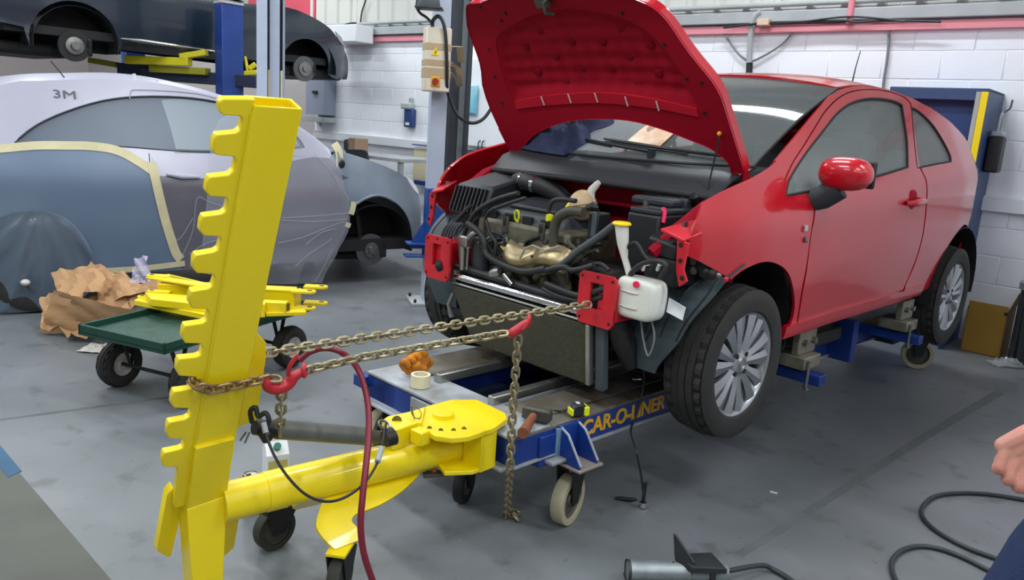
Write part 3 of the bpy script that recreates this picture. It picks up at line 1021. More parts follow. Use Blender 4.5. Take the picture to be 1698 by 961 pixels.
for k in range(4):
    cb('coil_slot', (-0.345, 0.30 - 0.11 * k, 1.085), (0.02, 0.055, 0.035), 'bay_black', 0.004, ec)
for yy in (0.19, -0.03):
    c = E(845 if yy > 0 else 912, 375, -0.35)
    cb('lifting_eye', (-0.37, yy, 1.055), (0.012, 0.035, 0.075), 'dirty_steel', 0.004, eng)
    cb('eye_hole', (-0.377, yy, 1.065), (0.004, 0.014, 0.03), 'bay_black', 0.002, eng)
# exhaust manifold shield: three bulges
def shield(u, v):
    y = 0.13 - 0.36 * u
    z = 1.0 - 0.13 * v
    bul = 0.045 * abs(math.sin(PI * u * 2.0 + 0.25)) ** 0.7 * math.sin(PI * min(1, v * 0.9 + 0.1))
    return V((-0.385 - bul - 0.03 * math.sin(PI * v), y, z - 0.02 * math.sin(PI * u * 2)))
MB(X).grid(shield, 40, 14).o('heat_shield', 'heat_shield', eng, solid=0.005, off=0)
for k in range(3):
    p = V((-0.40, 0.07 - 0.12 * k, 0.93))
    MB(X).tube([p + V((0.03, 0, 0.05)), p, p + V((0.02, -0.03, -0.08)), p + V((0.05, -0.06 + 0.05 * k, -0.16))], 0.026, 10).o('exhaust_pipe', 'cast', eng)
MB(X).tube([V((-0.43, -0.19, 1.02)), V((-0.45, -0.13, 0.995)), V((-0.45, -0.06, 1.005)), V((-0.455, -0.02, 0.985)), V((-0.46, 0.0, 0.94))], 0.005, 6).o('sensor_lead', M('lead_grey', (150, 146, 130), 0.5), eng)
# dipstick
d0 = E(857, 357, -0.345)
b = MB(X)
b.tube([d0 + V((0, 0.014 * math.sin(a), 0.022 * math.cos(a))) for a in [2 * PI * k / 14 for k in range(14)]], 0.0052, 6, closed=True)
b.o('dipstick_ring', 'lime', eng)
MB(X).tube([d0 + V((0, -0.004, -0.02)), d0 + V((0.01, -0.012, -0.05))], [0.009, 0.007], 8).o('dipstick', 'lime', eng)
MB(X).lathe([(0.001, 0.02), (0.016, 0.016), (0.016, -0.01)], E(911, 362, -0.34), (0, 0, 1), 12).o('filler_cap', 'lime', eng)
# air box and intake hose
b = MB(X)
b.hexa([V((-0.36, 0.36, 1.06)), V((-0.05, 0.36, 1.06)), V((-0.05, 0.60, 1.06)), V((-0.36, 0.60, 1.06))],
       [V((-0.31, 0.35, 1.20)), V((-0.06, 0.34, 1.255)), V((-0.06, 0.60, 1.255)), V((-0.31, 0.60, 1.195))])
ab = b.o('air_box', 'dark_plastic', car, bevel=0.012)
for k in range(9):
    cb('box_rib', (-0.343, 0.375 + 0.026 * k, 1.13), (0.016, 0.006, 0.12), 'black_plastic', 0.0, ab, Matrix.Rotation(0.33, 3, 'Y'))
hp = [V((-0.10, 0.40, 1.225)), V((-0.14, 0.33, 1.235)), V((-0.16, 0.27, 1.23)), V((-0.15, 0.19, 1.22)), V((-0.12, 0.12, 1.19)), V((-0.09, 0.08, 1.15))]
ih = MB(X).tube(spl(hp, 5), 0.040, 16).o('intake_hose', 'hose', car)
for t in (7, 12):
    q = spl(hp, 5)
    MB(X).tube([q[t], q[t + 1]], 0.0425, 16).o('hose_clamp', 'chrome', ih)
# coolant tank
c = E(966, 340, -0.21)
tk = MB(X).ball(c, (0.062, 0.062, 0.066), 24, 16).o('coolant_tank', 'tank_beige', car)
MB(X).lathe([(0.0635, -0.003), (0.066, 0), (0.0635, 0.003)], c, (0, 0.25, 1), 32).o('tank_seam', 'tank_beige', tk)
n0, n1 = E(978, 325, -0.20), E(991, 303, -0.20)
MB(X).tube([n0 + V((0, 0, -0.02)), n0, (n0 + n1) / 2 + V((0, 0.008, 0)), n1 + V((0, 0.004, -0.008)), n1 + V((0, -0.008, 0.004))], [0.034, 0.026, 0.019, 0.016, 0.012], 12, flat=0.6).o('tank_neck', 'neck_white', tk)
MB(X).tube([E(992, 345, -0.24), E(984, 342, -0.25), E(972, 345, -0.26)], [0.012, 0.02, 0.012], 8).o('tank_bracket', 'dark_metal', tk)
MB(X).cyl(E(945, 338, -0.26), E(940, 345, -0.27), 0.010, n=10).o('tank_tap', 'bright_yellow', tk)
# hoses
def hose(px, x, r, m='hose', name='hose', n=4, par=None):
    pts = [E(p[0], p[1], p[2] if len(p) > 2 else x) for p in px]
    return MB(X).tube(spl(pts, n), r, 10).o(name, m, par or car)
hose([(968, 352), (945, 350), (925, 362), (918, 385), (917, 410), (905, 440), (890, 462)], -0.40, 0.021, 'hose_olive', 'coolant_hose')
hose([(955, 333), (930, 330), (915, 335), (910, 350)], -0.34, 0.010, 'hose', 'coolant_hose')
hose([(860, 320), (825, 330), (790, 350), (775, 375), (768, 395)], -0.38, 0.011, 'hose', 'wiring_loom')
hose([(872, 328), (835, 340), (810, 352), (804, 372), (806, 395)], -0.40, 0.008, 'hose', 'wiring_loom')
hose([(775, 370), (795, 385), (803, 402), (806, 420), (830, 437), (868, 450), (905, 445)], -0.46, 0.014, 'hose', 'wiring_loom')
hose([(806, 365), (812, 385), (822, 402), (820, 425)], -0.43, 0.008, 'hose', 'wiring_loom')
hose([(1020, 372), (990, 395), (960, 415), (930, 440), (900, 452)], -0.44, 0.015, M('hose_grey', (70, 76, 80), 0.5), 'radiator_hose')
hose([(905, 448), (935, 442), (950, 448), (985, 440)], -0.46, 0.012, 'hose', 'wiring_loom')
hose([(965, 450), (975, 440), (995, 437), (1010, 448)], -0.44, 0.008, 'hose', 'wiring_loom')
hose([(905, 470), (930, 480), (962, 490), (990, 482), (1005, 478)], -0.505, 0.012, 'hose', 'wiring_loom')
hose([(900, 478), (930, 492), (965, 498), (1000, 492)], -0.50, 0.009, 'hose', 'wiring_loom')
hose([(1045, 455), (1060, 440), (1085, 432), (1105, 440), (1095, 462)], -0.46, 0.010, 'hose', 'wiring_loom')
hose([(1032, 430), (1040, 410), (1055, 402), (1070, 425), (1090, 440)], -0.45, 0.007, 'hose', 'wiring_loom')
hose([(1062, 520), (1066, 560), (1075, 590), (1085, 560), (1080, 530)], -0.40, 0.004, 'cable_grey', 'loose_wire')
hose([(745, 400), (752, 375), (770, 352), (782, 340)], -0.36, 0.012, 'hose', 'wiring_loom')
for k in range(5):
    hose([(732 + 5 * k, 392), (738 + 5 * k, 378), (746 + 5 * k, 370)], -0.44, 0.007, 'grey_plastic', 'headlamp_lead')
random.seed(11)
for k in range(26):                              # tangle of small looms and pipes low in the bay
    x0, y0 = random.uniform(775, 1010), random.uniform(385, 455)
    p = [(x0, y0)]
    for j in range(4):
        x0 += random.uniform(-22, 26)
        y0 += random.uniform(-14, 18)
        p.append((x0, min(470, y0)))
    hose(p, random.uniform(-0.43, -0.36), random.uniform(0.004, 0.009), random.choice(['hose', 'cable_black', 'hose_olive', 'dark_metal', 'cable_grey']), 'small_pipe', 3)
for k in range(14):
    c = E(random.uniform(775, 1010), random.uniform(385, 450), random.uniform(-0.42, -0.36))
    MB(X).cyl(c, c + V((random.uniform(-0.03, 0.0), random.uniform(-0.02, 0.02), random.uniform(-0.02, 0.03))), random.uniform(0.006, 0.013), n=8).o('pipe_union', random.choice(['steel', 'dirty_steel', 'chrome', 'dark_metal']), car)
# aluminium air-conditioning pipes on the far side
ac = MB(X).tube([E(767, 393, -0.46), E(767, 412, -0.46), E(766, 447, -0.46)], [0.020, 0.019, 0.012], 12).o('aircon_pipe', 'alu', car)
MB(X).tube(spl([E(776, 412, -0.46), E(776, 398, -0.46), E(783, 388, -0.46), E(789, 385, -0.45)], 4), 0.011, 10).o('pipe_elbow', 'alu', ac)
MB(X).tube([E(776, 412, -0.46), E(774, 447, -0.46)], 0.006, 8).o('pipe_tail', 'alu', ac)
MB(X).box(E(771, 400, -0.465), (0.03, 0.05, 0.05)).o('pipe_block', 'alu', ac, bevel=0.006)
MB(X).tube([E(795, 395, -0.40), E(795, 430, -0.40), E(800, 460, -0.40)], [0.035, 0.04, 0.034], 14).o('air_duct', 'dark_plastic', car)
MB(X).lathe([(0.001, -0.03), (0.022, -0.025), (0.026, 0.0), (0.022, 0.03), (0.001, 0.034)], E(824, 452, -0.44), (0, 1, -0.4), 18).o('compressor', 'alu', car)
MB(X).lathe([(0.0, -0.04), (0.05, -0.04), (0.055, 0.0), (0.05, 0.05), (0, 0.055)], E(832, 470, -0.36), (0, 1, 0), 22).o('compressor_body', 'dirty_steel', car)
MB(X).tube([E(836, 455, -0.47), E(850, 472, -0.47)], 0.012, 10).o('chrome_pipe', 'chrome', car)
# battery and boxes
bt = MB(X).hexa([V((-0.32, -0.58, 0.96)), V((-0.04, -0.58, 0.96)), V((-0.04, -0.43, 0.96)), V((-0.32, -0.43, 0.96))],
                [V((-0.32, -0.58, 1.19)), V((-0.04, -0.58, 1.19)), V((-0.04, -0.43, 1.19)), V((-0.32, -0.43, 1.19))]).o('battery', 'black_plastic', car, bevel=0.01)
cb('battery_lid', (-0.18, -0.505, 1.20), (0.27, 0.14, 0.02), 'dark_plastic', 0.006, bt)
cb('battery_handle', (-0.10, -0.44, 1.225), (0.18, 0.20, 0.035), 'dark_plastic', 0.012, bt)
MB(X).cyl(V((-0.26, -0.47, 1.20)), V((-0.26, -0.47, 1.235)), 0.011, n=8).o('battery_terminal', 'steel', bt)
MB(X).tube(spl([V((-0.28, -0.565, 1.215)), V((-0.29, -0.58, 1.20)), V((-0.30, -0.585, 1.165))], 4), 0.009, 8).o('positive_lead', M('pink_red', (230, 40, 90), 0.45), bt)
eb = cb('control_unit', (-0.07, -0.44, 1.225), (0.10, 0.24, 0.045), 'dark_plastic', 0.008)
cb('unit_tab', (0.0, -0.50, 1.255), (0.05, 0.10, 0.02), 'black_plastic', 0.005, eb)
MB(X).cyl(V((0.01, -0.49, 1.262)), V((0.01, -0.49, 1.274)), 0.012, n=10).o('unit_cap', 'lime', eb)
fb = MB(X).hexa([V((-0.40, -0.72, 1.05)), V((-0.12, -0.74, 1.05)), V((-0.10, -0.585, 1.05)), V((-0.385, -0.585, 1.05))],
                [V((-0.40, -0.72, 1.105)), V((-0.12, -0.73, 1.19)), V((-0.10, -0.585, 1.205)), V((-0.385, -0.585, 1.12))]).o('fuse_box', 'black_plastic', car, bevel=0.01)
MB(X).tube(spl([V((-0.13, -0.60, 1.215)), V((-0.19, -0.63, 1.195)), V((-0.25, -0.70, 1.16))], 4), 0.003, 6).o('box_wire', 'cable_grey', fb)
cb('fuse_box_side', (-0.30, -0.66, 1.0), (0.20, 0.14, 0.10), 'bay_black', 0.01, fb)
cb('reservoir', E(993, 375, -0.33), (0.08, 0.05, 0.11), 'black_plastic', 0.006)
cb('reservoir_clip', E(985, 372, -0.375), (0.01, 0.022, 0.10), 'grey_plastic', 0.003)
for (px_, py_) in ((1133, 332), (1152, 328), (1120, 352), (1142, 335)):
    c = E(px_, py_, -0.08)
    MB(X).lathe([(0.001, -0.02), (0.018, -0.015), (0.02, 0.01), (0.01, 0.022), (0.001, 0.023)], c, (-0.6, 0, 0.8), 12).o('strut_fixing', 'dark_metal', car)
# washer bottle with its filler
y0, y1, z0, z1 = -0.712, -0.528, 0.822, 0.972
b = MB(X)
def wbot(u, v):
    a = 2 * PI * u
    e = -PI / 2 + PI * v
    f = lambda q, k: abs(q) ** k * (1 if q > 0 else -1)
    ce = math.cos(e) ** 0.28 if math.cos(e) > 0 else 0
    tw = 1 - 0.10 * (math.sin(e) < 0) * abs(math.sin(e))
    return V((-0.44 + 0.055 * f(math.cos(a), 0.5) * ce, (y0 + y1) / 2 + 0.092 * f(math.sin(a), 0.42) * ce * tw, (z0 + z1) / 2 + 0.076 * f(math.sin(e), 0.5)))
b.grid(wbot, 40, 24)
wb_ = b.o('washer_bottle', 'tank_white', car)
for zz in (0.925, 0.868):
    MB(X).tube([V((-0.497, -0.57, zz)), V((-0.499, -0.61, zz - 0.003)), V((-0.497, -0.645, zz - 0.002))], 0.003, 6).o('bottle_groove', 'neck_white', wb_)
MB(X).cyl(V((-0.495, -0.635, 0.957)), V((-0.505, -0.635, 0.957)), 0.012, n=10).o('bottle_plug', 'pink_red', wb_)
ft, fm_, fb_ = E(1031, 372, -0.46), E(1033, 405, -0.455), E(1036, 428, -0.45)
MB(X).tube([ft, ft.lerp(fm_, 0.6), fm_, fb_, E(1044, 455, -0.45)], [0.026, 0.024, 0.021, 0.012, 0.013], 16).o('filler_neck', 'tank_white', wb_)
MB(X).lathe([(0.001, 0.012), (0.030, 0.010), (0.036, 0.004), (0.036, 0.0), (0.026, -0.004)], ft, (0, 0, 1), 24).o('filler_cap', 'bright_yellow', wb_)
b = MB(X)
b.panel([(0, 0), (0.06, 0.0), (0.065, 0.05), (0.005, 0.055)], lambda u, v: V((-0.41 + 0.3 * u + 0.01 * math.sin(v * 60), -0.715 - u, 0.862 + v - 0.35 * u)), (), 0.02)
b.o('bottle_tag', 'white_paint', wb_, solid=0.002)
for k in range(3):
    c = E(1066 + 12 * k, 447, -0.44)
    MB(X).tube([c, c + V((-0.02, -0.02, 0.025)), c + V((-0.01, -0.04, 0.03))], 0.007, 8).o('pump_connector', ['white_paint', 'dark_metal', 'white_paint'][k], wb_)
# radiator pack
RR = Matrix.Rotation(-0.13, 3, 'Y')
rd = MB(X).hexa([V((-0.465, -0.43, 0.51)), V((-0.443, -0.43, 0.51)), V((-0.443, 0.26, 0.51)), V((-0.465, 0.26, 0.51))], [V((-0.497, -0.43, 0.755)), V((-0.475, -0.43, 0.755)), V((-0.475, 0.39, 0.755)), V((-0.497, 0.39, 0.755))]).o('radiator', 'core', car, bevel=0.002)
MB(X).cyl(V((-0.475, 0.385, 0.795)), V((-0.475, -0.40, 0.795)), 0.0165, n=14).o('radiator_tube', 'chrome', rd)
MB(X).cyl(V((-0.485, 0.40, 0.765)), V((-0.485, -0.42, 0.765)), 0.006, n=8).o('radiator_trim', 'alu', rd)
cb('radiator_cap', (-0.47, 0.39, 0.79), (0.04, 0.03, 0.06), 'dirty_steel', 0.006, rd)
cb('radiator_rail', (-0.487, -0.44, 0.64), (0.03, 0.02, 0.25), 'alu', 0.003, rd, RR)
cb('side_tank', (-0.455, -0.475, 0.63), (0.04, 0.045, 0.27), 'grey_plastic', 0.01, rd, RR)
cb('fan_shroud', (-0.425, -0.02, 0.70), (0.05, 0.80, 0.22), 'bay_black', 0.02, rd, RR)
MB(X).tube([V((-0.44, 0.42, 0.83)), V((-0.44, 0.1, 0.822)), V((-0.44, -0.20, 0.815)), V((-0.46, -0.38, 0.81))], 0.022, 10).o('shroud_hose', 'black_plastic', rd)
cb('shroud_slope', (-0.40, -0.12, 0.80), (0.09, 0.40, 0.03), 'dark_plastic', 0.01, rd, Matrix.Rotation(0.4, 3, 'Y'))
for k in range(4):
    cb('shroud_fin', (-0.43, 0.0 - 0.014 * k, 0.822), (0.05, 0.004, 0.03), 'bay_black', 0.0, rd, Matrix.Rotation(0.4, 3, 'Y'))
cb('subframe', (-0.12, 0, 0.66), (0.30, 1.0, 0.05), 'bay_black', 0.02)
cb('bay_backdrop', (-0.20, 0, 0.60), (0.50, 0.96, 0.02), 'bay_black', 0.0)  # dark sheet added as backdrop for the shade low in the bay
MB(X).tube([V((-0.43, -0.50, 0.80)), V((-0.40, -0.53, 0.70)), V((-0.36, -0.55, 0.60))], [0.045, 0.05, 0.03], 10).o('fog_duct', 'dark_metal', car)
MB(X).tube([V((-0.50, 0.43, 0.84)), V((-0.50, 0.46, 0.83)), V((-0.49, 0.47, 0.80))], [0.03, 0.035, 0.02], 10).o('connector_block', 'bay_black', car)
MB(X).tube([V((-0.47, 0.405, 0.60)), V((-0.49, 0.41, 0.66)), V((-0.49, 0.38, 0.72))], [0.014, 0.010, 0.008], 8).o('drain_hook', 'alu', car)
# strut towers
for s in (-1, 1):
    MB(X).lathe([(0.12, -0.22), (0.115, 0.0), (0.08, 0.03), (0.001, 0.035)], V((0.02, s * 0.58, 1.13)), (0, 0, 1), 24).o('strut_tower', 'red_under', car)
# cloth on the screen, a thing of its own
def clo(u, v):
    t = 0.60 + 0.36 * u
    vv = -0.05 + 0.40 * v
    p = ws(t, max(0, vv), 0)
    if vv < 0:
        p = p + V((-0.06, 0, -0.03)) * (-vv * 12)
    bump = 0.03 + 0.040 * (1 - abs(math.sin(7 * u + 4 * v + 1.5 * math.sin(6 * v)))) + 0.034 * (1 - abs(math.sin(11 * u - 8 * v + 2 * math.sin(4 * u)))) + 0.016 * (1 - abs(math.sin(23 * u + 12 * v)))
    e = min(1, min(u, 1 - u, v, 1 - v) * 9)
    p = p + V((0.015 * math.sin(19 * v), 0.022 * math.sin(13 * v + 1) * (1 if 0 < u else 1), 0))
    return p + V((-0.4, 0, 0.9)) * (0.010 + bump * e)
M('navy_cloth', (40, 50, 82), 0.9, noise=(8, 0.3), bump=(90, 0.3))
cl = MB(X).grid(clo, 64, 48).o('work_cloth', 'navy_cloth', solid=0.004, off=1, loc=CARM @ V((0.1, 0.4, 1.40)))
tag(cl, 'crumpled navy blue work cloth lying on the red car windscreen', 'cloth')
# paper tag lying on the dash behind the glass
pp = CARM @ ws(0.36, 0.13, -0.05)
b = MB(X)
b.grid(lambda u, v: ws(0.30 + 0.13 * u, 0.10 + 0.16 * v + 0.02 * u, 0.012 + 0.012 * math.sin(6 * u) * v), 8, 6)
pc = b.o('paper_slip', M('paper_tan', (236, 222, 196), 0.7, noise=(9, 0.4), rgb2=(196, 130, 80)), solid=0.002, off=1, loc=pp)
tag(pc, 'curled cream paper slip with brown stain on the red car windscreen', 'paper')
# ---------------------------------------------------------------- repair bench under the red car
M('bench_blue', (22, 58, 140), 0.4, noise=(6, 0.35))
M('bench_navy', (16, 26, 52), 0.6, noise=(4, 0.3))
M('bench_top', (128, 124, 114), 0.5, 0.35, noise=(7, 0.45), rgb2=(96, 84, 66))
M('bench_white', (176, 184, 192), 0.5, noise=(6, 0.3), rgb2=(128, 128, 124))
M('sign_yellow', (226, 170, 20), 0.5)
M('caster_tread', (176, 168, 140), 0.6, noise=(8, 0.2))
M('caster_hub', (84, 82, 74), 0.6, noise=(9, 0.3))
M('fork_beige', (168, 156, 146), 0.5, 0.3, noise=(9, 0.25))
M('clamp_steel', (150, 146, 128), 0.5, 0.6, noise=(14, 0.4))
bench = thing('repair_bench', 'long blue straightening bench on casters with yellow lettering under the red car', 'repair bench', M=CARM)
def bb_(name, c, size, m, bevel=0.003, par=None, rot=None):
    return MB(X).box(c, size, rot).o(name, m, par or bench, bevel=bevel)
ZT = 0.415
BL = (3.15 - -0.93)
for (yc, w_) in ((-0.385, 0.20), (0.30, 0.20)):
    rl = bb_('side_rail', (1.11, yc, ZT - 0.058), (BL, w_, 0.10), 'bench_blue', 0.004)
    bb_('rail_top', (1.11, yc, ZT - 0.004), (BL, w_, 0.012), 'bench_top', 0.002, rl)
    bb_('rail_flange', (1.11, yc - 0.006, ZT - 0.110), (BL, w_ + 0.012, 0.008), 'bench_white', 0.001, rl)
    if yc < 0:
        TM = CARM @ Matrix(((1, 0, 0, Uc(1037, 697, 1, -0.487).x), (0, 0, -1, -0.4865), (0, 1, 0, ZT - 0.056), (0, 0, 0, 1)))
        txt('CAR-O-LINER', 0.088, TM, 'sign_yellow', rl, bold=0.0022, sx=1.02)
fr = bb_('front_beam', (-0.83, -0.04, ZT - 0.058), (0.20, 0.87, 0.10), 'bench_blue', 0.004)
bb_('front_top', (-0.83, -0.04, ZT), (0.21, 0.88, 0.012), 'bench_white', 0.003, fr)
bb_('front_patch', (-0.938, -0.02, ZT - 0.055), (0.012, 0.20, 0.085), 'bench_white', 0.001, fr)
bb_('front_ledge', (-0.945, -0.04, ZT - 0.115), (0.04, 0.87, 0.012), 'bench_white', 0.002, fr)
bb_('rear_beam', (3.05, -0.04, ZT - 0.058), (0.20, 0.87, 0.10), 'bench_blue', 0.004)
bb_('pan', (1.11, -0.04, ZT - 0.105), (BL - 0.2, 0.52, 0.01), 'bench_navy', 0.0)
bb_('tow_eye', (-0.90, 0.43, ZT - 0.045), (0.12, 0.07, 0.05), 'bench_blue', 0.004)
# bars and plates bolted on top
a0, a1 = CARI @ Uz(731, 635, 0.43), CARI @ Uz(905, 590, 0.43)
bb_('aluminium_bar', (-0.32, 0.120, ZT + 0.024), (0.92, 0.042, 0.04), 'alu', 0.004)
bb_('aluminium_bar', (-0.28, -0.200, ZT + 0.022), (0.98, 0.036, 0.036), 'alu', 0.004)
bb_('deck_plate', (-0.30, 0.29, ZT + 0.012), (0.90, 0.20, 0.012), 'bench_top', 0.002)
bb_('deck_plate', (-0.33, -0.335, ZT + 0.008), (0.80, 0.15, 0.008), 'bench_top', 0.002)
bb_('inner_rail', (-0.30, -0.150, ZT - 0.03), (0.90, 0.10, 0.03), 'grey_steel', 0.003)
bb_('timber_strip', (-0.20, -0.04, ZT + 0.002), (0.06, 0.27, 0.025), M('timber', (176, 136, 62), 0.7, noise=(12, 0.3)), 0.003)
bb_('cross_arm', (0.30, -0.04, ZT + 0.03), (0.12, 0.70, 0.06), 'bench_blue', 0.006)
# casters
def caster(x, y, r, w_, par, tread, ang=0.0, zf=0.30, plate='fork_beige'):
    Mx = X @ Matrix.Translation((x, y, 0)) @ Matrix.Rotation(ang, 4, 'Z')
    b = MB(Mx).lathe([(r * 0.72, -w_ / 2), (r * 0.97, -w_ / 2), (r, -w_ * 0.38), (r, w_ * 0.38), (r * 0.97, w_ / 2), (r * 0.72, w_ / 2)], (0, 0, r), (0, 1, 0), 40, True)
    cs = b.o('caster_tyre', tread, par)
    MB(Mx).lathe([(0.001, -w_ * 0.3), (0.025, -w_ * 0.45), (0.03, -w_ * 0.25), (r * 0.66, -w_ * 0.18), (r * 0.74, -w_ * 0.4), (r * 0.74, w_ * 0.4), (r * 0.66, w_ * 0.18), (0.03, w_ * 0.25), (0.025, w_ * 0.45), (0.001, w_ * 0.3)], (0, 0, r), (0, 1, 0), 32).o('caster_hub', 'caster_hub', cs)
    for s in (-1, 1):
        b = MB(Mx)
        b.prism([V((-0.022, s * w_ * 0.62, r - 0.015)), V((0.022, s * w_ * 0.62, r - 0.015)), V((0.075, s * w_ * 0.62, zf - 0.03)), V((0.055, s * w_ * 0.62, zf - 0.01)), V((-0.05, s * w_ * 0.62, zf - 0.01))], (0, s * 0.005, 0))
        b.o('caster_fork', 'dark_metal', cs, bevel=0.001)
    MB(Mx).cyl((0, -w_ * 0.75, r), (0, w_ * 0.75, r), 0.010, n=10).o('axle', 'dark_metal', cs)
    MB(Mx).box((0.005, 0, zf - 0.004), (0.11, w_ * 1.6, 0.012)).o('caster_plate', plate, cs, bevel=0.003)
    return cs
c1 = caster(-0.615, -0.50, 0.10, 0.05, bench, 'caster_tread', 0.25, 0.262)
for k, dx in enumerate((-0.085, 0.012)):         # blue gusset plates above the near front caster
    b = MB(X)
    b.prism([V((-0.60 + dx, -0.49, ZT - 0.01)), V((-0.60 + dx, -0.49, 0.27)), V((-0.60 + dx, -0.60, 0.27)), V((-0.60 + dx, -0.60, 0.285)), V((-0.60 + dx, -0.53, ZT - 0.03))], (0.009, 0, 0))
    g = b.o('caster_gusset', 'bench_blue', bench, bevel=0.0015)
    MB(X).tube([V((-0.596 + dx, -0.603, 0.287)), V((-0.596 + dx, -0.532, ZT - 0.028)), V((-0.596 + dx, -0.49, ZT - 0.008))], 0.005, 6).o('weld_edge', 'bench_white', g)
bb_('gusset_plate', (-0.625, -0.545, 0.268), (0.135, 0.13, 0.012), 'fork_beige', 0.003)
bb_('gusset_back', (-0.635, -0.492, 0.34), (0.12, 0.012, 0.14), 'bench_blue', 0.002)
bb_('gusset_box', (-0.74, -0.47, 0.33), (0.10, 0.05, 0.12), 'bench_blue', 0.004)
bb_('gusset_patch', (-0.69, -0.494, 0.345), (0.035, 0.012, 0.12), M('pale_blue', (120, 156, 186), 0.5, noise=(9, 0.3)), 0.002)
bb_('bracket_foot', (-0.70, -0.505, 0.29), (0.12, 0.06, 0.012), 'bench_white', 0.002)
caster(-0.80, 0.47, 0.10, 0.05, bench, 'caster_tread', 0.3, 0.30)
caster(2.99, -0.55, 0.105, 0.05, bench, 'caster_tread', -1.1, 0.30)
caster(2.97, 0.47, 0.10, 0.05, bench, 'caster_tread', 0.2, 0.30)
caster(-0.82, -0.13, 0.082, 0.04, bench, 'black_rubber', 0.5, 0.25, 'grey_steel')
# sill clamps on blue arms
for cx in (0.67, 1.93):
    for s in (-1, 1):
        arm = bb_('clamp_arm', (cx, s * 0.60, 0.44), (0.07, 0.55, 0.05), 'bench_blue', 0.004)
        bb_('arm_end', (cx, s * 0.872, 0.44), (0.045, 0.006, 0.03), 'bench_navy', 0.001, arm)
        bb_('arm_block', (cx - 0.01, s * 0.74, 0.515), (0.16, 0.16, 0.06), 'clamp_steel', 0.006, arm)
        cj = bb_('clamp_jaw', (cx, s * 0.762, 0.60), (0.17, 0.035, 0.11), 'clamp_steel', 0.005, arm)
        for k in (-1, 1):
            MB(X).cyl(V((cx + 0.045 * k, s * 0.80, 0.605)), V((cx + 0.045 * k, s * 0.765, 0.605)), 0.016, n=6).o('clamp_bolt', 'steel', arm)
        MB(X).cyl(V((cx - 0.07, s * 0.83, 0.53)), V((cx - 0.07, s * 0.83, 0.40)), 0.008, n=8).o('clamp_screw', 'steel', arm)
        MB(X).cyl(V((cx - 0.07, s * 0.83, 0.398)), V((cx - 0.07, s * 0.83, 0.412)), 0.016, n=6).o('screw_head', 'steel', arm)
bb_('rear_post', (1.66, -0.55, 0.41), (0.07, 0.13, 0.24), 'bench_blue', 0.004)
bb_('yellow_beam', (2.18, -0.56, 0.43), (0.42, 0.10, 0.06), M('dirty_yellow', (140, 120, 40), 0.6, noise=(9, 0.5)), 0.004)
bb_('jack_body', (1.30, -0.52, 0.47), (0.50, 0.12, 0.08), 'dark_metal', 0.01)
bb_('rear_outrigger', (2.45, -0.54, 0.34), (0.30, 0.14, 0.10), 'bench_navy', 0.006)
# ---------------------------------------------------------------- yellow pulling tower
TE, TS, TU = V((0.72597, 0.68772, -0.00345)).normalized(), V((0.63816, -0.67551, -0.36938)).normalized(), V((0.25636, -0.26596, 0.92927)).normalized()
TB = CAM + ray(357.4, 736.3) * 2.2
TF = Matrix(((TE.x, TS.x, TU.x, TB.x), (TE.y, TS.y, TU.y, TB.y), (TE.z, TS.z, TU.z, TB.z), (0, 0, 0, 1)))   # x along the arm, y to the near side, z along the post
TFI = TF.inverted()
def FP(px, py, off=0.0):                         # pixel on a plane parallel to the near face -> post frame
    return TFI @ Up(px, py, TB + TS * off, TS)
HL, HR = Uz(384, 829, 0.33), Uz(790, 729, 0.35)
tower = thing('pulling_tower', 'bright yellow toothed pulling tower on a low arm at the bench front', 'pulling tower', (HL.x, HL.y, 0))
tw, td, tl = 0.1155, 0.060, 1.006
Y_ = 'yellow'
# square post, open at the top
wt = 0.006
b = MB(TF)
o_ = [(-tw / 2, 0), (tw / 2, 0), (tw / 2, -td), (-tw / 2, -td)]
i_ = [(-tw / 2 + wt, -wt), (tw / 2 - wt, -wt), (tw / 2 - wt, -td + wt), (-tw / 2 + wt, -td + wt)]
zz0, zz1 = -0.05, tl
vs = [V((p[0], p[1], zz0)) for p in o_] + [V((p[0], p[1], zz1)) for p in o_] + [V((p[0], p[1], zz1)) for p in i_] + [V((p[0], p[1], zz0)) for p in i_]
fs = []
for k in range(4):
    j = (k + 1) % 4
    fs += [(k, j, 4 + j, 4 + k), (4 + k, 4 + j, 8 + j, 8 + k), (8 + k, 8 + j, 12 + j, 12 + k), (12 + k, 12 + j, j, k)]
b.add(vs, fs, False)
post = b.o('post', Y_, tower, bevel=0.003)
teeth = [(409, 160), (365, 160), (360, 167), (361, 183), (367, 187), (396, 189), (399, 195), (395, 211), (388, 216), (356, 219), (351, 228), (349, 247), (355, 253), (384, 256), (388, 262), (384, 279), (376, 286), (345, 289), (340, 298), (338, 314), (344, 321), (372, 323), (375, 329), (371, 346), (364, 350), (334, 354), (330, 363), (328, 379), (334, 386), (361, 388), (364, 394), (359, 409), (352, 413), (322, 418), (318, 426), (317, 441), (323, 448), (350, 450), (354, 456), (349, 470), (342, 474), (315, 478), (312, 486), (311, 499), (316, 507), (340, 508), (343, 513), (340, 527), (333, 531), (304, 535), (301, 542), (299, 556), (304, 564), (330, 565), (334, 571), (330, 584), (323, 587), (294, 590), (291, 598), (290, 611), (294, 618), (321, 620), (325, 627), (321, 636), (314, 640), (286, 644), (283, 651), (281, 665), (286, 671), (311, 672), (315, 677), (312, 686), (305, 690), (278, 695), (275, 702), (274, 716), (279, 722), (299, 722), (304, 728), (301, 737), (295, 740), (270, 745), (267, 752), (266, 764), (270, 769), (291, 769), (292, 780), (289, 807), (287, 838)]
tp = [FP(x, y, -0.02) for x, y in teeth]
tp = [(p.x, p.z) for p in tp]
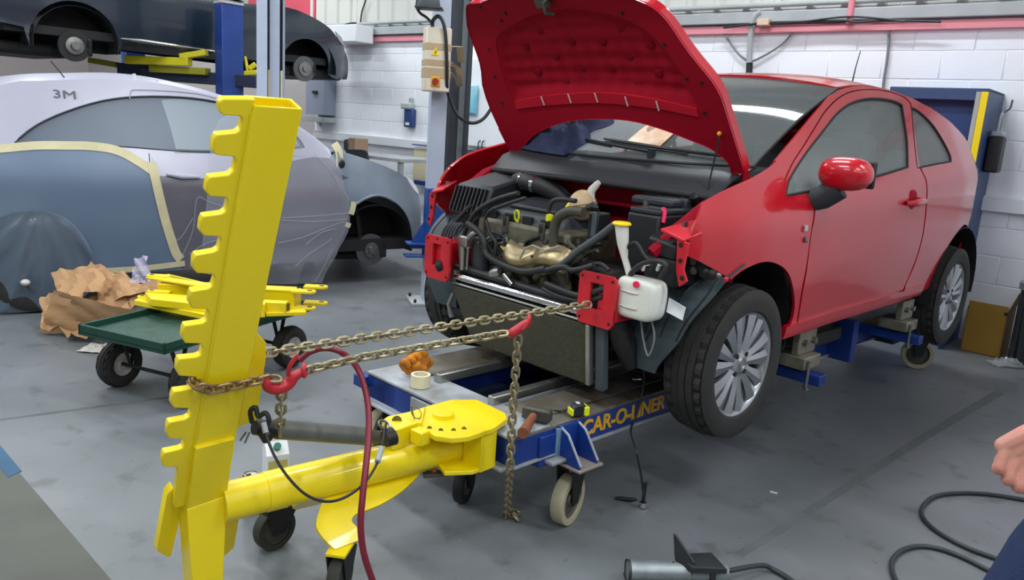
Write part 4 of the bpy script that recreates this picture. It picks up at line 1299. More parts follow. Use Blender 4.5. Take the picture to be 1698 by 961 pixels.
tp += [(-tw / 2 + 0.004, tp[-1][1]), (-tw / 2 + 0.004, tp[0][1])]
MB(TF).panel(tp, lambda x, z: V((x, -0.018, z)), (), 0.2).o('tooth_rack', Y_, tower, solid=0.022, off=0, bevel=0.003)
# weld strip between rack and post
MB(TF).tube([V((-tw / 2, -0.005, 0.0)), V((-tw / 2, -0.005, tl - 0.02))], 0.004, 6).o('weld_bead', Y_, tower)
# gusset on the arm side
g = [FP(x, y, -0.03) for x, y in ((432, 540), (444, 572), (443, 600), (428, 700), (412, 705))]
b = MB(TF)
b.prism([V((tw / 2 - 0.004, -0.055, g[0].z))] + [V((p.x, -0.055, p.z)) for p in g[1:]] + [V((tw / 2 - 0.004, -0.055, g[-1].z - 0.02))], (0, 0.016, 0))
b.o('post_gusset', Y_, tower, bevel=0.002)
# sleeve
a1, a2, a3, a4 = FP(325, 744, 0.012), FP(390.5, 727, 0.012), FP(376, 822, 0.012), FP(310, 845, 0.012)
b = MB(TF)
b.hexa([V((a4.x, 0.012, a4.z)), V((a3.x, 0.012, a3.z)), V((a3.x, -td - 0.012, a3.z)), V((a4.x, -td - 0.012, a4.z))],
       [V((a1.x, 0.012, a1.z)), V((a2.x, 0.012, a2.z)), V((a2.x, -td - 0.012, a2.z)), V((a1.x, -td - 0.012, a1.z))])
b.o('sleeve', Y_, tower, bevel=0.003)
# foot below the bend, dropping straight to the floor
f1, f2 = TF @ V((a4.x, 0.013, a4.z + 0.004)), TF @ V((a3.x, 0.013, a3.z + 0.004))
q1, q2 = Uz(292, 1010, 0.0), Uz(344, 995, 0.0)
bk_ = V((TS.x, TS.y, 0)).normalized() * -0.075
q1 = V((f1.x + 0.02, f1.y + 0.0, 0.0)) - V((TS.x, TS.y, 0)) * 0.02
q2 = V((f2.x - 0.0, f2.y - 0.03, 0.0)) - V((TS.x, TS.y, 0)) * 0.02
b = MB()
b.hexa([q1, q2, q2 + bk_, q1 + bk_], [f1, f2, f2 + bk_, f1 + bk_])
b.o('foot', Y_, tower, bevel=0.003)
lp = [Up(x, y, TB - TS * 0.035, TS) for x, y in ((287, 809), (303, 831), (301, 852), (284, 921), (279, 924), (260, 913), (277, 820))]
b = MB()
b.prism(lp, TS * -0.03)
b.o('clamp_plate', Y_, tower, bevel=0.002)
lp = [Up(x, y, TB - TS * 0.02, TS) for x, y in ((372, 862), (398, 852), (388, 908), (362, 930))]
b = MB()
b.prism(lp, TS * -0.04)
b.o('clamp_plate', Y_, tower, bevel=0.002)
MB().cyl(Up(330, 957, TB + TS * 0.0, TS), Up(330, 957, TB - TS * 0.02, TS), 0.022, n=16).o('foot_pin', Y_, tower)
# arm
arm = MB().tube([HL - (HR - HL).normalized() * 0.03, HR], 0.0600, 32).o('arm_tube', Y_, tower)
ad = (HR - HL).normalized()
MB().tube([HL + ad * 0.10, HL + ad * 0.16], 0.0625, 32).o('arm_collar', Y_, arm)
# pivot head
ZP = 0.458
pl = [(706, 673), (747, 662), (791, 662), (838, 684), (841, 694), (819, 709), (777, 723), (750, 726), (722, 722), (706, 713), (698, 702), (696, 688)]
b = MB()
b.prism([Uz(x, y, ZP) for x, y in pl][::-1], (0, 0, -0.020))
head = b.o('pivot_plate', Y_, tower, bevel=0.003)
pc_ = Uz(735, 690, ZP)
MB().lathe([(0.001, 0.018), (0.034, 0.018), (0.038, 0.014), (0.038, 0.0)], pc_, (0, 0, 1), 32).o('pivot_boss', Y_, head)
for x, y in ((712, 710), (731, 713.5), (752, 713.5), (769.5, 711)):
    MB().cyl(Uz(x, y, ZP + 0.0005), Uz(x, y, ZP - 0.004), 0.0085, n=14).o('plate_hole', M('hole_dark', (96, 82, 8), 0.7), head)
yk = [(633, 696), (643, 689), (681, 681), (706, 673), (700, 700), (694, 699), (664, 710), (650, 713)]
b = MB()
b.prism([Uz(x, y, ZP + 0.012) for x, y in yk][::-1], (0, 0, -0.075))
b.o('yoke', Y_, head, bevel=0.004)
MB().cyl(Uz(658, 697, ZP + 0.0135), Uz(658, 697, ZP + 0.005), 0.017, n=18).o('yoke_hole', 'hole_dark', head)
bx = Uz(698, 722, 0.42)
MB().box(Uz(697, 723, 0.44), (0.045, 0.055, 0.05), Matrix.Rotation(0.85, 3, 'Z')).o('lock_block', Y_, head, bevel=0.005)
b = MB()
tb = [Uz(x, y, 0.30) for x, y in ((722, 769), (737, 789), (784, 787), (822, 773), (800, 757), (760, 752))]
b.prism(tb[::-1], (0, 0, 0.016))
b.o('lower_plate', Y_, head, bevel=0.003)
b = MB()                                         # upright web joining both plates
w0, w1 = Uz(796, 784, 0.30), Uz(821, 774, 0.30)
w2, w3 = V((w1.x, w1.y, ZP - 0.02)), V((w0.x, w0.y, ZP - 0.02))
b.prism([w0, w1, w2, w3], (w1 - w0).cross(V((0, 0, 1))).normalized() * -0.09)
b.o('web', Y_, head, bevel=0.003)
MB().cyl(V((pc_.x, pc_.y, 0.31)), V((pc_.x, pc_.y, ZP - 0.01)), 0.05, n=24).o('pivot_post', Y_, head)
# lower latch in rusty steel
MB().box(Uz(722, 785, 0.27), (0.09, 0.035, 0.012), Matrix.Rotation(0.3, 3, 'Z')).o('latch_plate', 'dirty_steel', head, bevel=0.002)
MB().tube([Uz(708, 775, 0.29), Uz(716, 772, 0.30), Uz(720, 780, 0.28)], 0.012, 8).o('latch_pin', M('rust', (150, 92, 24), 0.6, noise=(12, 0.4)), head)
# key ring on the yoke pin
rc = Uz(690, 686, ZP + 0.03)
for k, (ax_, ay_) in enumerate((((1, 0.2, 0.3), 0), ((0.5, 0.9, 0.2), 1))):
    MB().lathe([(0.022, -0.0015), (0.024, 0), (0.022, 0.0015), (0.020, 0)], rc + V((0.012 * k - 0.012, 0, 0.004)), ax_, 24, True).o('split_ring', 'steel', head)
# foot plates left and right of the arm with their casters
p_a, p_b, p_c = Uz(541, 818, 0.285), Uz(676, 772, 0.300), Uz(560, 905, 0.175)
pn = (p_b - p_a).cross(p_c - p_a).normalized()
if pn.z < 0:
    pn = -pn
fpx = [(541, 817), (541, 817), (610, 793), (676, 771), (676, 771), (701, 772), (690, 792), (663, 817), (630, 838), (603, 849), (586, 856), (581.5, 866), (590, 876), (597, 882), (597, 882), (597, 896), (597, 896), (575, 904), (554, 912), (554, 912), (535, 895), (523, 876), (524, 862), (531, 840)]
fo = [V(p) for p in [Up(x, y, p_a, pn) for x, y in fpx]]
ux = (p_b - p_a).normalized()
uy = pn.cross(ux)
f2d = [tuple(q) for q in spl([V(((p - p_a).dot(ux), (p - p_a).dot(uy))) for p in fo], 3, True)]
MB().panel(f2d, lambda u, v: p_a + ux * u + uy * v + pn * (0.012 * math.sin(max(0, min(1, (v + 0.25) / 0.25)) * PI)), (), 0.05).o('foot_plate', Y_, tower, solid=0.012, off=-1, angle=50)
hz = V((ad.x, ad.y, 0)).normalized()
side_ = V((hz.y, -hz.x, 0))
def refl(p):
    r = p - HL
    k = r.dot(side_)
    return p - side_ * (2 * k)
MB().panel(f2d, lambda u, v: refl(p_a + ux * u + uy * v), (), 0.05).o('foot_plate', Y_, tower, solid=0.012, off=1, angle=50)
def tcaster(px, py, r, ang, m):
    p = Uz(px, py)
    keep = X
    globals()['X'] = Matrix.Identity(4)
    c = caster(p.x, p.y, r, 0.04, tower, m, ang, 0.172, 'yellow')
    globals()['X'] = keep
    return c
cs = tcaster(455, 907, 0.075, 0.9, M('caster_rubber', (52, 54, 46), 0.7))
rg = Uz(440, 893, 0.03)
b = MB()
random.seed(3)
for k in range(3):
    b.tube(spl([rg + V((random.uniform(-0.03, 0.03), random.uniform(-0.02, 0.02), random.uniform(-0.028, 0.03))) for j in range(5)], 3), 0.006, 6)
b.o('tangled_twine', M('twine_blue', (40, 96, 160), 0.8), cs)['kind'] = 'stuff'
tcaster(563, 988, 0.075, 1.45, 'caster_rubber')
# hydraulic ram
r0 = TF @ (FP(432, 709, -0.03) + V((0.0, 0, 0)))
r1 = Uz(650, 726, 0.425)
rdn = (r1 - r0).normalized()
ram = thing('hydraulic_ram', 'dull grey hydraulic ram between yellow post and pivot head', 'ram', r0)
rl_ = (r1 - r0).length
MB().tube([r0 + rdn * 0.055, r0 + rdn * (rl_ - 0.11)], 0.030, 24).o('ram_body', M('ram_grey', (104, 106, 100), 0.5, 0.3, noise=(9, 0.3)), ram)
MB().tube([r0 + rdn * (rl_ - 0.11), r0 + rdn * (rl_ - 0.10), r0 + rdn * rl_], [0.028, 0.022, 0.022], 20).o('ram_rod', 'dirty_steel', ram)
MB().tube([r0 - rdn * 0.02, r0 + rdn * 0.03, r0 + rdn * 0.058], [0.022, 0.026, 0.030], 16).o('ram_clevis', 'dark_metal', ram)
MB().tube([r0 + V((0, 0, 0.0)) + TS * 0.05, r0 - TS * 0.05], 0.017, 14).o('clevis_pin', 'dark_metal', ram)
MB().tube(spl([Ud(418, 700, 2.16), Ud(415, 682, 2.15), Ud(424, 675, 2.15), Ud(428, 690, 2.15), Ud(440, 684, 2.15), Ud(446, 696, 2.15), Ud(440, 708, 2.15)], 4), 0.007, 8).o('locking_hook', 'dark_metal', ram)
MB().tube([Ud(408, 716, 2.15), Ud(398, 730, 2.15)], 0.003, 6).o('split_pin', 'steel', ram)
MB().tube([Ud(414, 716, 2.15), Ud(406, 734, 2.15)], 0.003, 6).o('split_pin', 'steel', ram)
cbp = [(437, 700, 2.14), (443, 725, 2.13), (456, 757, 2.12), (478, 791, 2.12), (508, 820, 2.13), (542, 831, 2.16), (576, 822, 2.2), (606, 798, 2.26), (625, 768, 2.32), (634, 738, 2.38), (638, 712, 2.44), (640, 703, 2.5)]
cbo = MB().tube(spl([Ud(*p) for p in cbp], 5), 0.0042, 8).o('safety_cable', 'cable_black', ram)
MB().tube([Ud(437, 700, 2.14), Ud(441, 717, 2.135)], 0.008, 10).o('cable_ferrule', 'grey_steel', ram)
MB().tube([Ud(626, 765, 2.32), Ud(633, 742, 2.37)], 0.009, 10).o('cable_ferrule', 'grey_steel', ram)
MB().tube(spl([Ud(636, 712, 2.46), Ud(628, 702, 2.48), Ud(634, 697, 2.5), Ud(645, 702, 2.5), Ud(648, 712, 2.48)], 4), 0.005, 8).o('shackle_loop', 'steel', ram)
MB().tube([Ud(652, 722, 2.47), Ud(638, 728, 2.45)], [0.03, 0.026], 14).o('ram_knuckle', 'dark_metal', ram)
# red hydraulic hose
hs = [(497, 597, 2.42), (515, 583, 2.42), (540, 577, 2.42), (566, 584, 2.4), (590, 606, 2.38), (604, 640, 2.36), (611, 680, 2.33), (611, 725, 2.29), (607, 770, 2.25), (601, 825, 2.22), (598, 870, 2.21), (603, 915, 2.22), (618, 962, 2.26), (640, 1010, 2.32), (680, 1040, 2.33)]
rh = MB().tube(spl([Ud(*p) for p in hs], 5), 0.0095, 12).o('hydraulic_hose', M('hose_red', (122, 24, 44), 0.4), loc=Ud(*hs[-2]))
tag(rh, 'dark red hydraulic hose hanging in a loop over the yellow arm', 'hose')

# ---------------------------------------------------------------- chains
M('chain_steel', (164, 154, 122), 0.42, 0.6, noise=(40, 0.35))
M('chain_bronze', (164, 134, 96), 0.42, 0.6, noise=(40, 0.35))
M('hook_red', (196, 40, 52), 0.42, noise=(14, 0.25))
PITCH_L = 0.028
def link_mesh():
    path = []
    hl, rr = 0.0085, 0.0120
    for k in range(7):
        a = -PI / 2 + PI * k / 6
        path.append(V((hl + rr * math.cos(a), rr * math.sin(a), 0)))
    for k in range(7):
        a = PI / 2 + PI * k / 6
        path.append(V((-hl + rr * math.cos(a), rr * math.sin(a), 0)))
    return path
LP = link_mesh()
def chain(name, label, pts, m, group=None):
    P = [V(p) for p in pts]
    root = thing(name, label, 'chain', P[0], group=group)
    Mi = ROOTM[root.name].inverted()
    seg = [(P[i + 1] - P[i]).length for i in range(len(P) - 1)]
    tot = sum(seg)
    n = max(2, round(tot / PITCH_L))
    first = None
    for k in range(n):
        d = (k + 0.5) * tot / n
        i = 0
        while i < len(seg) - 1 and d > seg[i]:
            d -= seg[i]
            i += 1
        c = P[i] + (P[i + 1] - P[i]) * (d / seg[i])
        t = (P[i + 1] - P[i]).normalized()
        a = V((0, 0, 1)) if abs(t.z) < 0.85 else V((0.7, 0.7, 0))
        y = (a - t * a.dot(t)).normalized()
        z = t.cross(y)
        th = (PI / 2 if k % 2 else 0) + 0.45 + random.uniform(-0.12, 0.12)
        y2 = y * math.cos(th) + z * math.sin(th)
        z2 = t.cross(y2)
        Mx = Matrix(((t.x, y2.x, z2.x, c.x), (t.y, y2.y, z2.y, c.y), (t.z, y2.z, z2.z, c.z), (0, 0, 0, 1)))
        if first is None:
            ob = MB().tube(LP, 0.0049, 6, closed=True).o('link', m, None)
            first = ob.data
        else:
            ob = bpy.data.objects.new('link', first)
            COL.objects.link(ob)
        ob.parent = root
        ob.matrix_local = Mi @ Mx
    return root
H2 = CARM @ Uc(860, 548, 0, -0.985)
hk1 = Up(505, 614, TB + TS * 0.03, TS)
cend = CARM @ V((-0.555, -0.475, 0.855))
tf_ = TF @ (FP(440, 585, -td - 0.03))
tfl = TF @ (FP(322, 630, -td - 0.02))
cb1 = Up(885, 507, tf_, (cend - tf_).cross(V((0, 0, 1))).normalized())
chain('pull_chain', 'upper steel chain strand from tower to chassis leg of the red car', [cend, tf_], 'chain_steel')
chain('tower_chain', 'brown tinted chain wrapped around the toothed yellow post', [tf_, tfl, TF @ FP(318, 628, -0.02), TF @ FP(331, 641, 0.016), TF @ FP(352, 646, 0.018), TF @ FP(400, 637, 0.02), TF @ FP(440, 628, 0.02), TF @ FP(462, 628, 0.024)], 'chain_bronze')
chain('hook_chain', 'lower steel chain strand running between the two red hooks', [hk1, Ud(600, 592, 2.36), H2 + (hk1 - H2).normalized() * 0.05], 'chain_steel')
fl_ = Uz(840, 858, 0.006)
chain('hanging_chain', 'long loose chain hanging from red hook down to the floor', [H2 + V((0, 0, -0.02)), CARM @ Uc(849, 700, 0, -0.985), CARM @ Uc(846, 770, 0, -0.975), CARM @ Uc(842, 822, 0, -0.86), V((fl_.x, fl_.y, 0.012)), Uz(845, 850, 0.012), Uz(858, 860, 0.012), Uz(848, 848, 0.03), Uz(860, 850, 0.012)], 'chain_steel')
chain('chain_tail', 'short chain tail dangling below the red hook beside the post', [Up(467, 648, TB + TS * 0.03, TS), Up(464, 718, TB + TS * 0.03 + V((0, 0, 0)), TS)], 'chain_steel')
def hook(label, pts, r, tongue, eye):
    root = thing('chain_hook', label, 'hook', pts[0], group='red chain hooks')
    MB().tube(spl(pts, 4), r, 10).o('hook_body', 'hook_red', root)
    MB().tube(spl(tongue, 3), [r[0] * 0.5] * (3 * (len(tongue) - 1) + 1), 8).o('hook_latch', 'hook_red', root)
    MB().tube([eye + V((0, 0.012 * math.cos(a), 0.016 * math.sin(a))) for a in [2 * PI * k / 12 for k in range(12)]], 0.007, 8, closed=True).o('hook_eye', 'hook_red', root)
    return root
hp1 = [Up(x, y, TB + TS * 0.03, TS) for x, y in ((500, 616), (488, 624), (478, 636), (463, 643), (448, 642), (443, 636), (447, 630))]
n1 = 4 * 6 + 1
hook('red forged hook on chain beside the toothed yellow post', hp1, [0.012 + 0.006 * math.sin(PI * k / (n1 - 1)) for k in range(n1)], [Up(x, y, TB + TS * 0.035, TS) for x, y in ((478, 622), (480, 608), (489, 594), (494, 588))], hk1)
Hd = H2 - CAM
dep = Hd.dot(CF)
hp2 = [Ud(x, y, dep - 0.01) for x, y in ((877, 532), (868, 538), (858, 546), (848, 552), (843, 550), (842, 546))]
n2 = 4 * 5 + 1
hook('red forged hook under the radiator holding the hanging chain', hp2, [0.010 + 0.006 * math.sin(PI * k / (n2 - 1)) for k in range(n2)], [Ud(x, y, dep - 0.02) for x, y in ((876, 534), (872, 541), (866, 547))], Ud(877, 531, dep))
# ---------------------------------------------------------------- masked coupe
def proj(P):
    d = V(P) - CAM
    z = d.dot(CF)
    return W / 2 + F * d.dot(CR) / z, H / 2 - F * d.dot(CU) / z
class SideCar:                                   # frame: x forward, near side at -y
    def __init__(s, fx, fy, yaw, wt, belt, lean, hub_y):
        d = V((math.sin(yaw), math.cos(yaw), 0))
        y = V((-d.y, d.x, 0))
        o = V((fx, fy, 0)) + y * hub_y
        s.M = Matrix(((d.x, y.x, 0, o.x), (d.y, y.y, 0, o.y), (0, 0, 1, 0), (0, 0, 0, 1)))
        s.I = s.M.inverted()
        s.wt, s.belt, s.lean = wt, belt, lean
    def w(s, x, z):
        w = interp(s.wt, x)
        dz = z - s.belt(x)
        if dz > 0:
            return w - 0.03 - s.lean * dz
        if dz > -0.15:
            t = (dz + 0.15) / 0.15
            return w - 0.03 * t * t
        return w - (0.13 * (-0.40 - dz) if dz < -0.40 else 0)
    def at(s, px, py, axis, val):
        c0 = s.I @ CAM
        d = s.I.to_3x3() @ ray(px, py)
        return c0 + d * ((val - c0[axis]) / d[axis])
    def S(s, px, py):
        y = -0.8
        for _ in range(14):
            p = s.at(px, py, 1, y)
            y = 0.5 * y - 0.5 * s.w(p.x, p.z)
        p = s.at(px, py, 1, y)
        return V((p.x, p.z))
    def tr(s, pts, n=3):
        return [tuple(p) for p in spl([s.S(*p) for p in pts], n, True)]
    def panel(s, name, out, m, par, holes=(), off=0.0, solid=0.01, step=0.08, wr=None, angle=40):
        def fn(x, z):
            return V((x, -s.w(x, z) - off - (wr(x, z) if wr else 0), z))
        return MB(s.M).panel(out, fn, holes, step).o(name, m, par, solid=solid, angle=angle)
    def mirror(s, name, out, m, par, holes=(), solid=0.01, step=0.12):
        return MB(s.M).panel(out, lambda x, z: V((x, s.w(x, z), z)), holes, step).o(name, m, par, solid=solid, off=1)

M('primer', (98, 118, 142), 0.42, noise=(1.5, 0.12), rgb2=(112, 130, 150))
M('primer2', (108, 120, 134), 0.45, noise=(3.0, 0.18), rgb2=(126, 138, 150))
M('film_white', (180, 180, 196), 0.28, noise=(2, 0.08), bump=(6, 0.25))
M('film_dark', (104, 104, 114), 0.22, noise=(3, 0.15), bump=(5, 0.3), coat=0.3)
M('film_glass', (96, 108, 124), 0.38, noise=(1.4, 0.2))
M('film_clear', (200, 204, 216), 0.2, alpha=0.28, bump=(7, 0.5))
M('crease', (196, 198, 206), 0.3, alpha=0.5)
M('mask_tape', (212, 204, 164), 0.7, noise=(10, 0.12))
KC = SideCar(-1.272, 6.80, math.radians(52.1), [(-3.4, 0.55), (-3.25, 0.72), (-3.0, 0.82), (-2.5, 0.865), (-2.0, 0.855), (-1.0, 0.85), (0.0, 0.86), (0.3, 0.83), (0.55, 0.76), (0.75, 0.62), (0.82, 0.5)], lambda x: 0.93 - 0.03 * x if x < -0.8 else 0.954 - 0.2 * (x + 0.8) * (x > -0.3), 0.50, 0.76)
KM = KC.M
coupe = thing('masked_coupe', 'grey primer coupe covered in masking film with front wheel removed', 'car', M=KM)
dd = lambda p: [p, p]
tape_top = [(0, 245), (60, 240), (110, 240), (150, 241), (190, 247), (222, 262), (250, 281)]
arch = [(154, 450), (150, 425), (138, 398), (118, 372), (92, 356), (62, 350), (32, 351), (4, 360)]
aw = [KC.S(*p) for p in arch]
rear_poly = [KC.S(*p) for p in tape_top] + [KC.S(250, 281)] + [KC.S(*p) for p in [(262, 320), (276, 370), (290, 412), (301, 432), (301, 432), (301, 447), (301, 447), (160, 456), (160, 456)]] + aw
xa = aw[-1].x
rear_poly += [V((xa - 0.12, aw[-1].y - 0.07)), V((xa - 0.20, aw[-1].y - 0.22)), V((xa - 0.23, 0.32)), V((xa - 0.23, 0.32)), V((-3.30, 0.30)), V((-3.38, 0.5)), V((-3.38, 0.9)), V((-3.30, 1.0))]
rp = [tuple(p) for p in spl(rear_poly, 3, True)]
KC.panel('rear_quarter', rp, 'primer', coupe)
KC.mirror('rear_quarter', rp, 'primer', coupe)
dr = KC.tr([(250, 281), (250, 281), (262, 320), (276, 370), (290, 412), (301, 432), (301, 432), (301, 447), (301, 447), (400, 441), (480, 436), (545, 432), (545, 432), (565, 398), (574, 372), (578, 350), (578, 350), (572, 310), (562, 280), (548, 262), (548, 262), (480, 258), (420, 256), (355, 253), (290, 252)])
KC.panel('door', dr, 'film_dark', coupe)
KC.mirror('door', dr, 'primer', coupe)
du = KC.tr([(252, 262), (252, 262), (275, 254), (300, 253.5), (355, 254.5), (420, 257.5), (520, 260), (520, 260), (480, 268), (440, 284), (400, 294), (340, 296), (300, 293), (262, 292), (262, 292)])
KC.panel('door_top', du, 'film_white', coupe, off=0.004, solid=0.004)
fw = KC.tr([(548, 262), (548, 262), (562, 280), (572, 310), (578, 350), (578, 350), (589, 339), (610, 327), (631, 324), (654, 334), (672, 352), (682, 378), (683, 406), (683, 406), (694, 402), (697, 380), (697, 345), (693, 320), (680, 300), (660, 286), (630, 272), (590, 259), (560, 251)])
KC.panel('front_wing', fw, 'primer2', coupe)
KC.mirror('front_wing', fw, 'primer2', coupe)
MB(KM).tube([V((p[0], -KC.w(p[0], p[1]) - 0.004, p[1])) for p in fw if 0.0 < 1][12:22], 0.012, 8).o('arch_lip', 'primer2', coupe)
roofl = [(0, 141), (60, 134), (130, 132), (200, 131), (260, 137), (310, 147), (360, 160), (410, 177), (450, 193), (500, 214), (532, 236), (548, 250)]
win = KC.tr([(24, 236), (24, 236), (60, 208), (110, 185), (170, 167), (230, 160), (300, 161), (355, 168), (410, 182), (455, 202), (490, 224), (505, 244), (505, 244), (440, 251), (355, 252), (290, 250), (200, 243), (120, 239)])
up_poly = [KC.S(*p) for p in roofl] + [KC.S(548, 262), KC.S(548, 262)] + [KC.S(*p) for p in [(480, 258), (420, 256), (355, 253), (290, 252), (250, 270), (222, 258), (190, 247), (150, 241), (60, 240), (0, 245)]] + [V((-3.30, 1.0)), V((-3.30, 1.0)), V((-3.30, 1.12)), V((-3.1, 1.25))]
ul = [tuple(p) for p in spl(up_poly, 2, True)]
KC.panel('upper_body', ul, 'film_white', coupe, [win])
KC.mirror('upper_body', ul, 'film_white', coupe, [win])
wp_ = KC.panel('side_window', win, 'film_glass', coupe, off=-0.012, solid=0.005)
MB(KM).tube([V((p[0], -KC.w(p[0], p[1]) + 0.004, p[1])) for p in win], 0.007, 6, closed=True).o('window_rim', 'col_dark', wp_)
KC.mirror('side_window', win, 'film_glass', coupe)
dg_ = KC.tr([(268, 166), (268, 166), (300, 164), (355, 171), (410, 185), (452, 203), (484, 224), (498, 241), (498, 241), (440, 248), (355, 249), (292, 247), (292, 247), (284, 215)])
MB(KM).panel(dg_, lambda x, z: V((x, -KC.w(x, z) + 0.010, z)), (), 0.15).o('door_glass', M('film_glass2', (136, 150, 160), 0.35, noise=(1.2, 0.12)), wp_, solid=0.004)
# roof, bonnet, front and back closing surfaces
rl2 = spl([KC.S(*p) for p in roofl], 3)
rl2 = [V((-3.38, 0.98)), V((-3.1, 1.25))] + rl2
def kroof(u, v):
    t = u * (len(rl2) - 1)
    i = min(int(t), len(rl2) - 2)
    p = rl2[i].lerp(rl2[i + 1], t - i)
    e = 2 * v - 1
    return V((p.x + 0.10 * (1 - e * e) * u * u, e * KC.w(p.x, p.y), p.y + 0.05 * (1 - e * e)))
MB(KM).grid(kroof, 36, 12).o('roof', 'film_white', coupe, solid=0.01)
hl2 = spl([KC.S(*p) for p in [(548, 251), (560, 251), (590, 259), (630, 272), (660, 286), (680, 300), (693, 320), (697, 345), (697, 380), (694, 402)]], 3)
def khood(u, v):
    t = u * (len(hl2) - 1)
    i = min(int(t), len(hl2) - 2)
    p = hl2[i].lerp(hl2[i + 1], t - i)
    e = 2 * v - 1
    return V((p.x + 0.16 * (1 - e * e) * u, e * KC.w(p.x, p.y), p.y + 0.03 * (1 - e * e) * (1 - u)))
MB(KM).grid(khood, 24, 12).o('bonnet', 'primer2', coupe, solid=0.01)
hq = KC.S(689, 306)
MB(KM).panel([tuple(KC.S(*p)) for p in ((673, 291), (684, 300), (692, 313), (694, 322), (686, 314), (678, 302))], lambda x, z: V((x, -KC.w(x, z) - 0.006, z)), (), 0.2).o('headlamp', 'white_paint', coupe, solid=0.01)
MB(KM).box((-1.2, 0, 0.36), (4.0, 1.5, 0.10)).o('floor_pan', 'bay_black', coupe)
fh = KC.S(613, 413)
# front wheel well and brake
b = MB(KM)
n = 14
vs, fs = [], []
for k in range(n + 1):
    a = math.radians(-10 + 200 * k / n)
    vs += [V((0.02 + 0.37 * math.cos(a), -0.83, 0.36 + 0.36 * math.sin(a))), V((0.02 + 0.37 * math.cos(a), -0.45, 0.36 + 0.36 * math.sin(a)))]
for k in range(n):
    fs.append((2 * k, 2 * k + 1, 2 * k + 3, 2 * k + 2))
b.add(vs, fs)
b.f.append(tuple(2 * k + 1 for k in range(n + 1)))
b.sm.append(False)
b.o('wheel_housing', 'bay_black', coupe, solid=0.004)
hc = KC.at(613, 413, 1, -0.72)
bd = MB(KM).lathe([(0.05, 0.0), (0.14, 0.0), (0.14, 0.022), (0.05, 0.022)], hc, (0, -1, 0), 36, True).o('brake_disc', M('disc_grey', (96, 98, 100), 0.45, 0.7), coupe)
MB(KM).lathe([(0.001, 0.055), (0.03, 0.055), (0.034, 0.04), (0.066, 0.038), (0.07, 0.0), (0.07, -0.06)], hc, (0, -1, 0), 30).o('wheel_hub', 'steel', bd)
for k in range(5):
    a = 2 * PI * k / 5
    p = hc + V((0.05 * math.cos(a), -0.04, 0.05 * math.sin(a)))
    MB(KM).cyl(p, p + V((0, -0.025, 0)), 0.006, n=6).o('wheel_stud', 'steel', bd)
MB(KM).box(hc + V((0.12, 0.01, 0.0)), (0.07, 0.08, 0.15)).o('brake_caliper', 'dark_metal', bd, bevel=0.012)
MB(KM).tube([hc + V((-0.05, 0.08, 0.05)), hc + V((-0.10, 0.10, 0.40))], 0.03, 10).o('strut', 'dark_metal', coupe)
MB(KM).tube([hc + V((0, 0.12, -0.06)), hc + V((-0.45, 0.25, -0.06)), hc + V((-0.70, 0.10, -0.02))], 0.05, 8).o('side_skirt', 'bay_black', coupe)
# stands that carry the nose
for yy in (-0.5, 0.5):
    st_ = MB(KM).lathe([(0.11, 0.0), (0.10, 0.02), (0.03, 0.20), (0.03, 0.31)], V((-0.45, yy, 0)), (0, 0, 1), 4).o('axle_stand', 'col_dark', coupe)
# rear wheel under its bag
rh_ = KC.at(62, 440, 1, -0.78)
RZ = 0.315
b = MB(KM)
tyre_mb(b, V((rh_.x, -0.74, RZ)), (0, -1, 0), 0.312, 0.20, 0.20, 48, False)
rw = b.o('rear_tyre', 'tyre', coupe)
MB(KM).lathe([(0.2, 0.0), (0.19, 0.05), (0.05, 0.06), (0.001, 0.062)], V((rh_.x, -0.76, RZ)), (0, -1, 0), 30).o('rear_rim', 'dark_metal', rw)
b = MB(KM)
tyre_mb(b, V((rh_.x, 0.74, RZ)), (0, 1, 0), 0.312, 0.20, 0.20, 48, False)
b.o('rear_tyre', 'tyre', coupe)
MB(KM).lathe([(0.40, 0.0), (0.38, 0.20), (0.001, 0.24)], V((rh_.x, -0.42, 0.40)), (0, -1, 0), 30).o('wheel_housing', 'bay_black', coupe)
M('bag_film', (112, 128, 146), 0.22, alpha=0.66, coat=0.5)
bo = [(158, 452)] + [(p[0] + (3 if p[0] > 70 else 0), p[1] - 2) for p in arch] + [(-30, 385), (-48, 440), (-40, 512), (-40, 512), (20, 520), (80, 516), (125, 498), (150, 478)]
def bagw(x, z):
    dx, dz = x - (rh_.x + 0.02), z - 0.74
    a = math.atan2(dx, -dz + 0.05)
    r = math.hypot(dx, dz)
    return 0.012 + 0.035 * max(0, 1 - ((dx / 0.36) ** 2 + ((z - 0.33) / 0.36) ** 2)) + (0.022 * (1 - abs(math.sin(a * 6.5 + 2 * math.sin(a * 2.3)))) + 0.010 * (1 - abs(math.sin(a * 15 + r * 6)))) * min(1, r * 3)
KC.panel('wheel_bag', [tuple(max(0.012, v) if i else v for i, v in enumerate(p)) for p in KC.tr(bo, 2)], 'bag_film', coupe, off=0.004, solid=0.0, step=0.022, wr=bagw, angle=80)
kp = V((rh_.x + 0.30, -0.90, RZ - 0.12))
MB(KM).ball(KC.at(42, 468, 1, -0.92), (0.03, 0.03, 0.022)).o('valve_cap', 'neck_white', coupe)
MB(KM).tube([KC.at(46, 470, 1, -0.91), KC.at(54, 480, 1, -0.90)], 0.018, 8).o('valve_stem', 'grey_plastic', coupe)
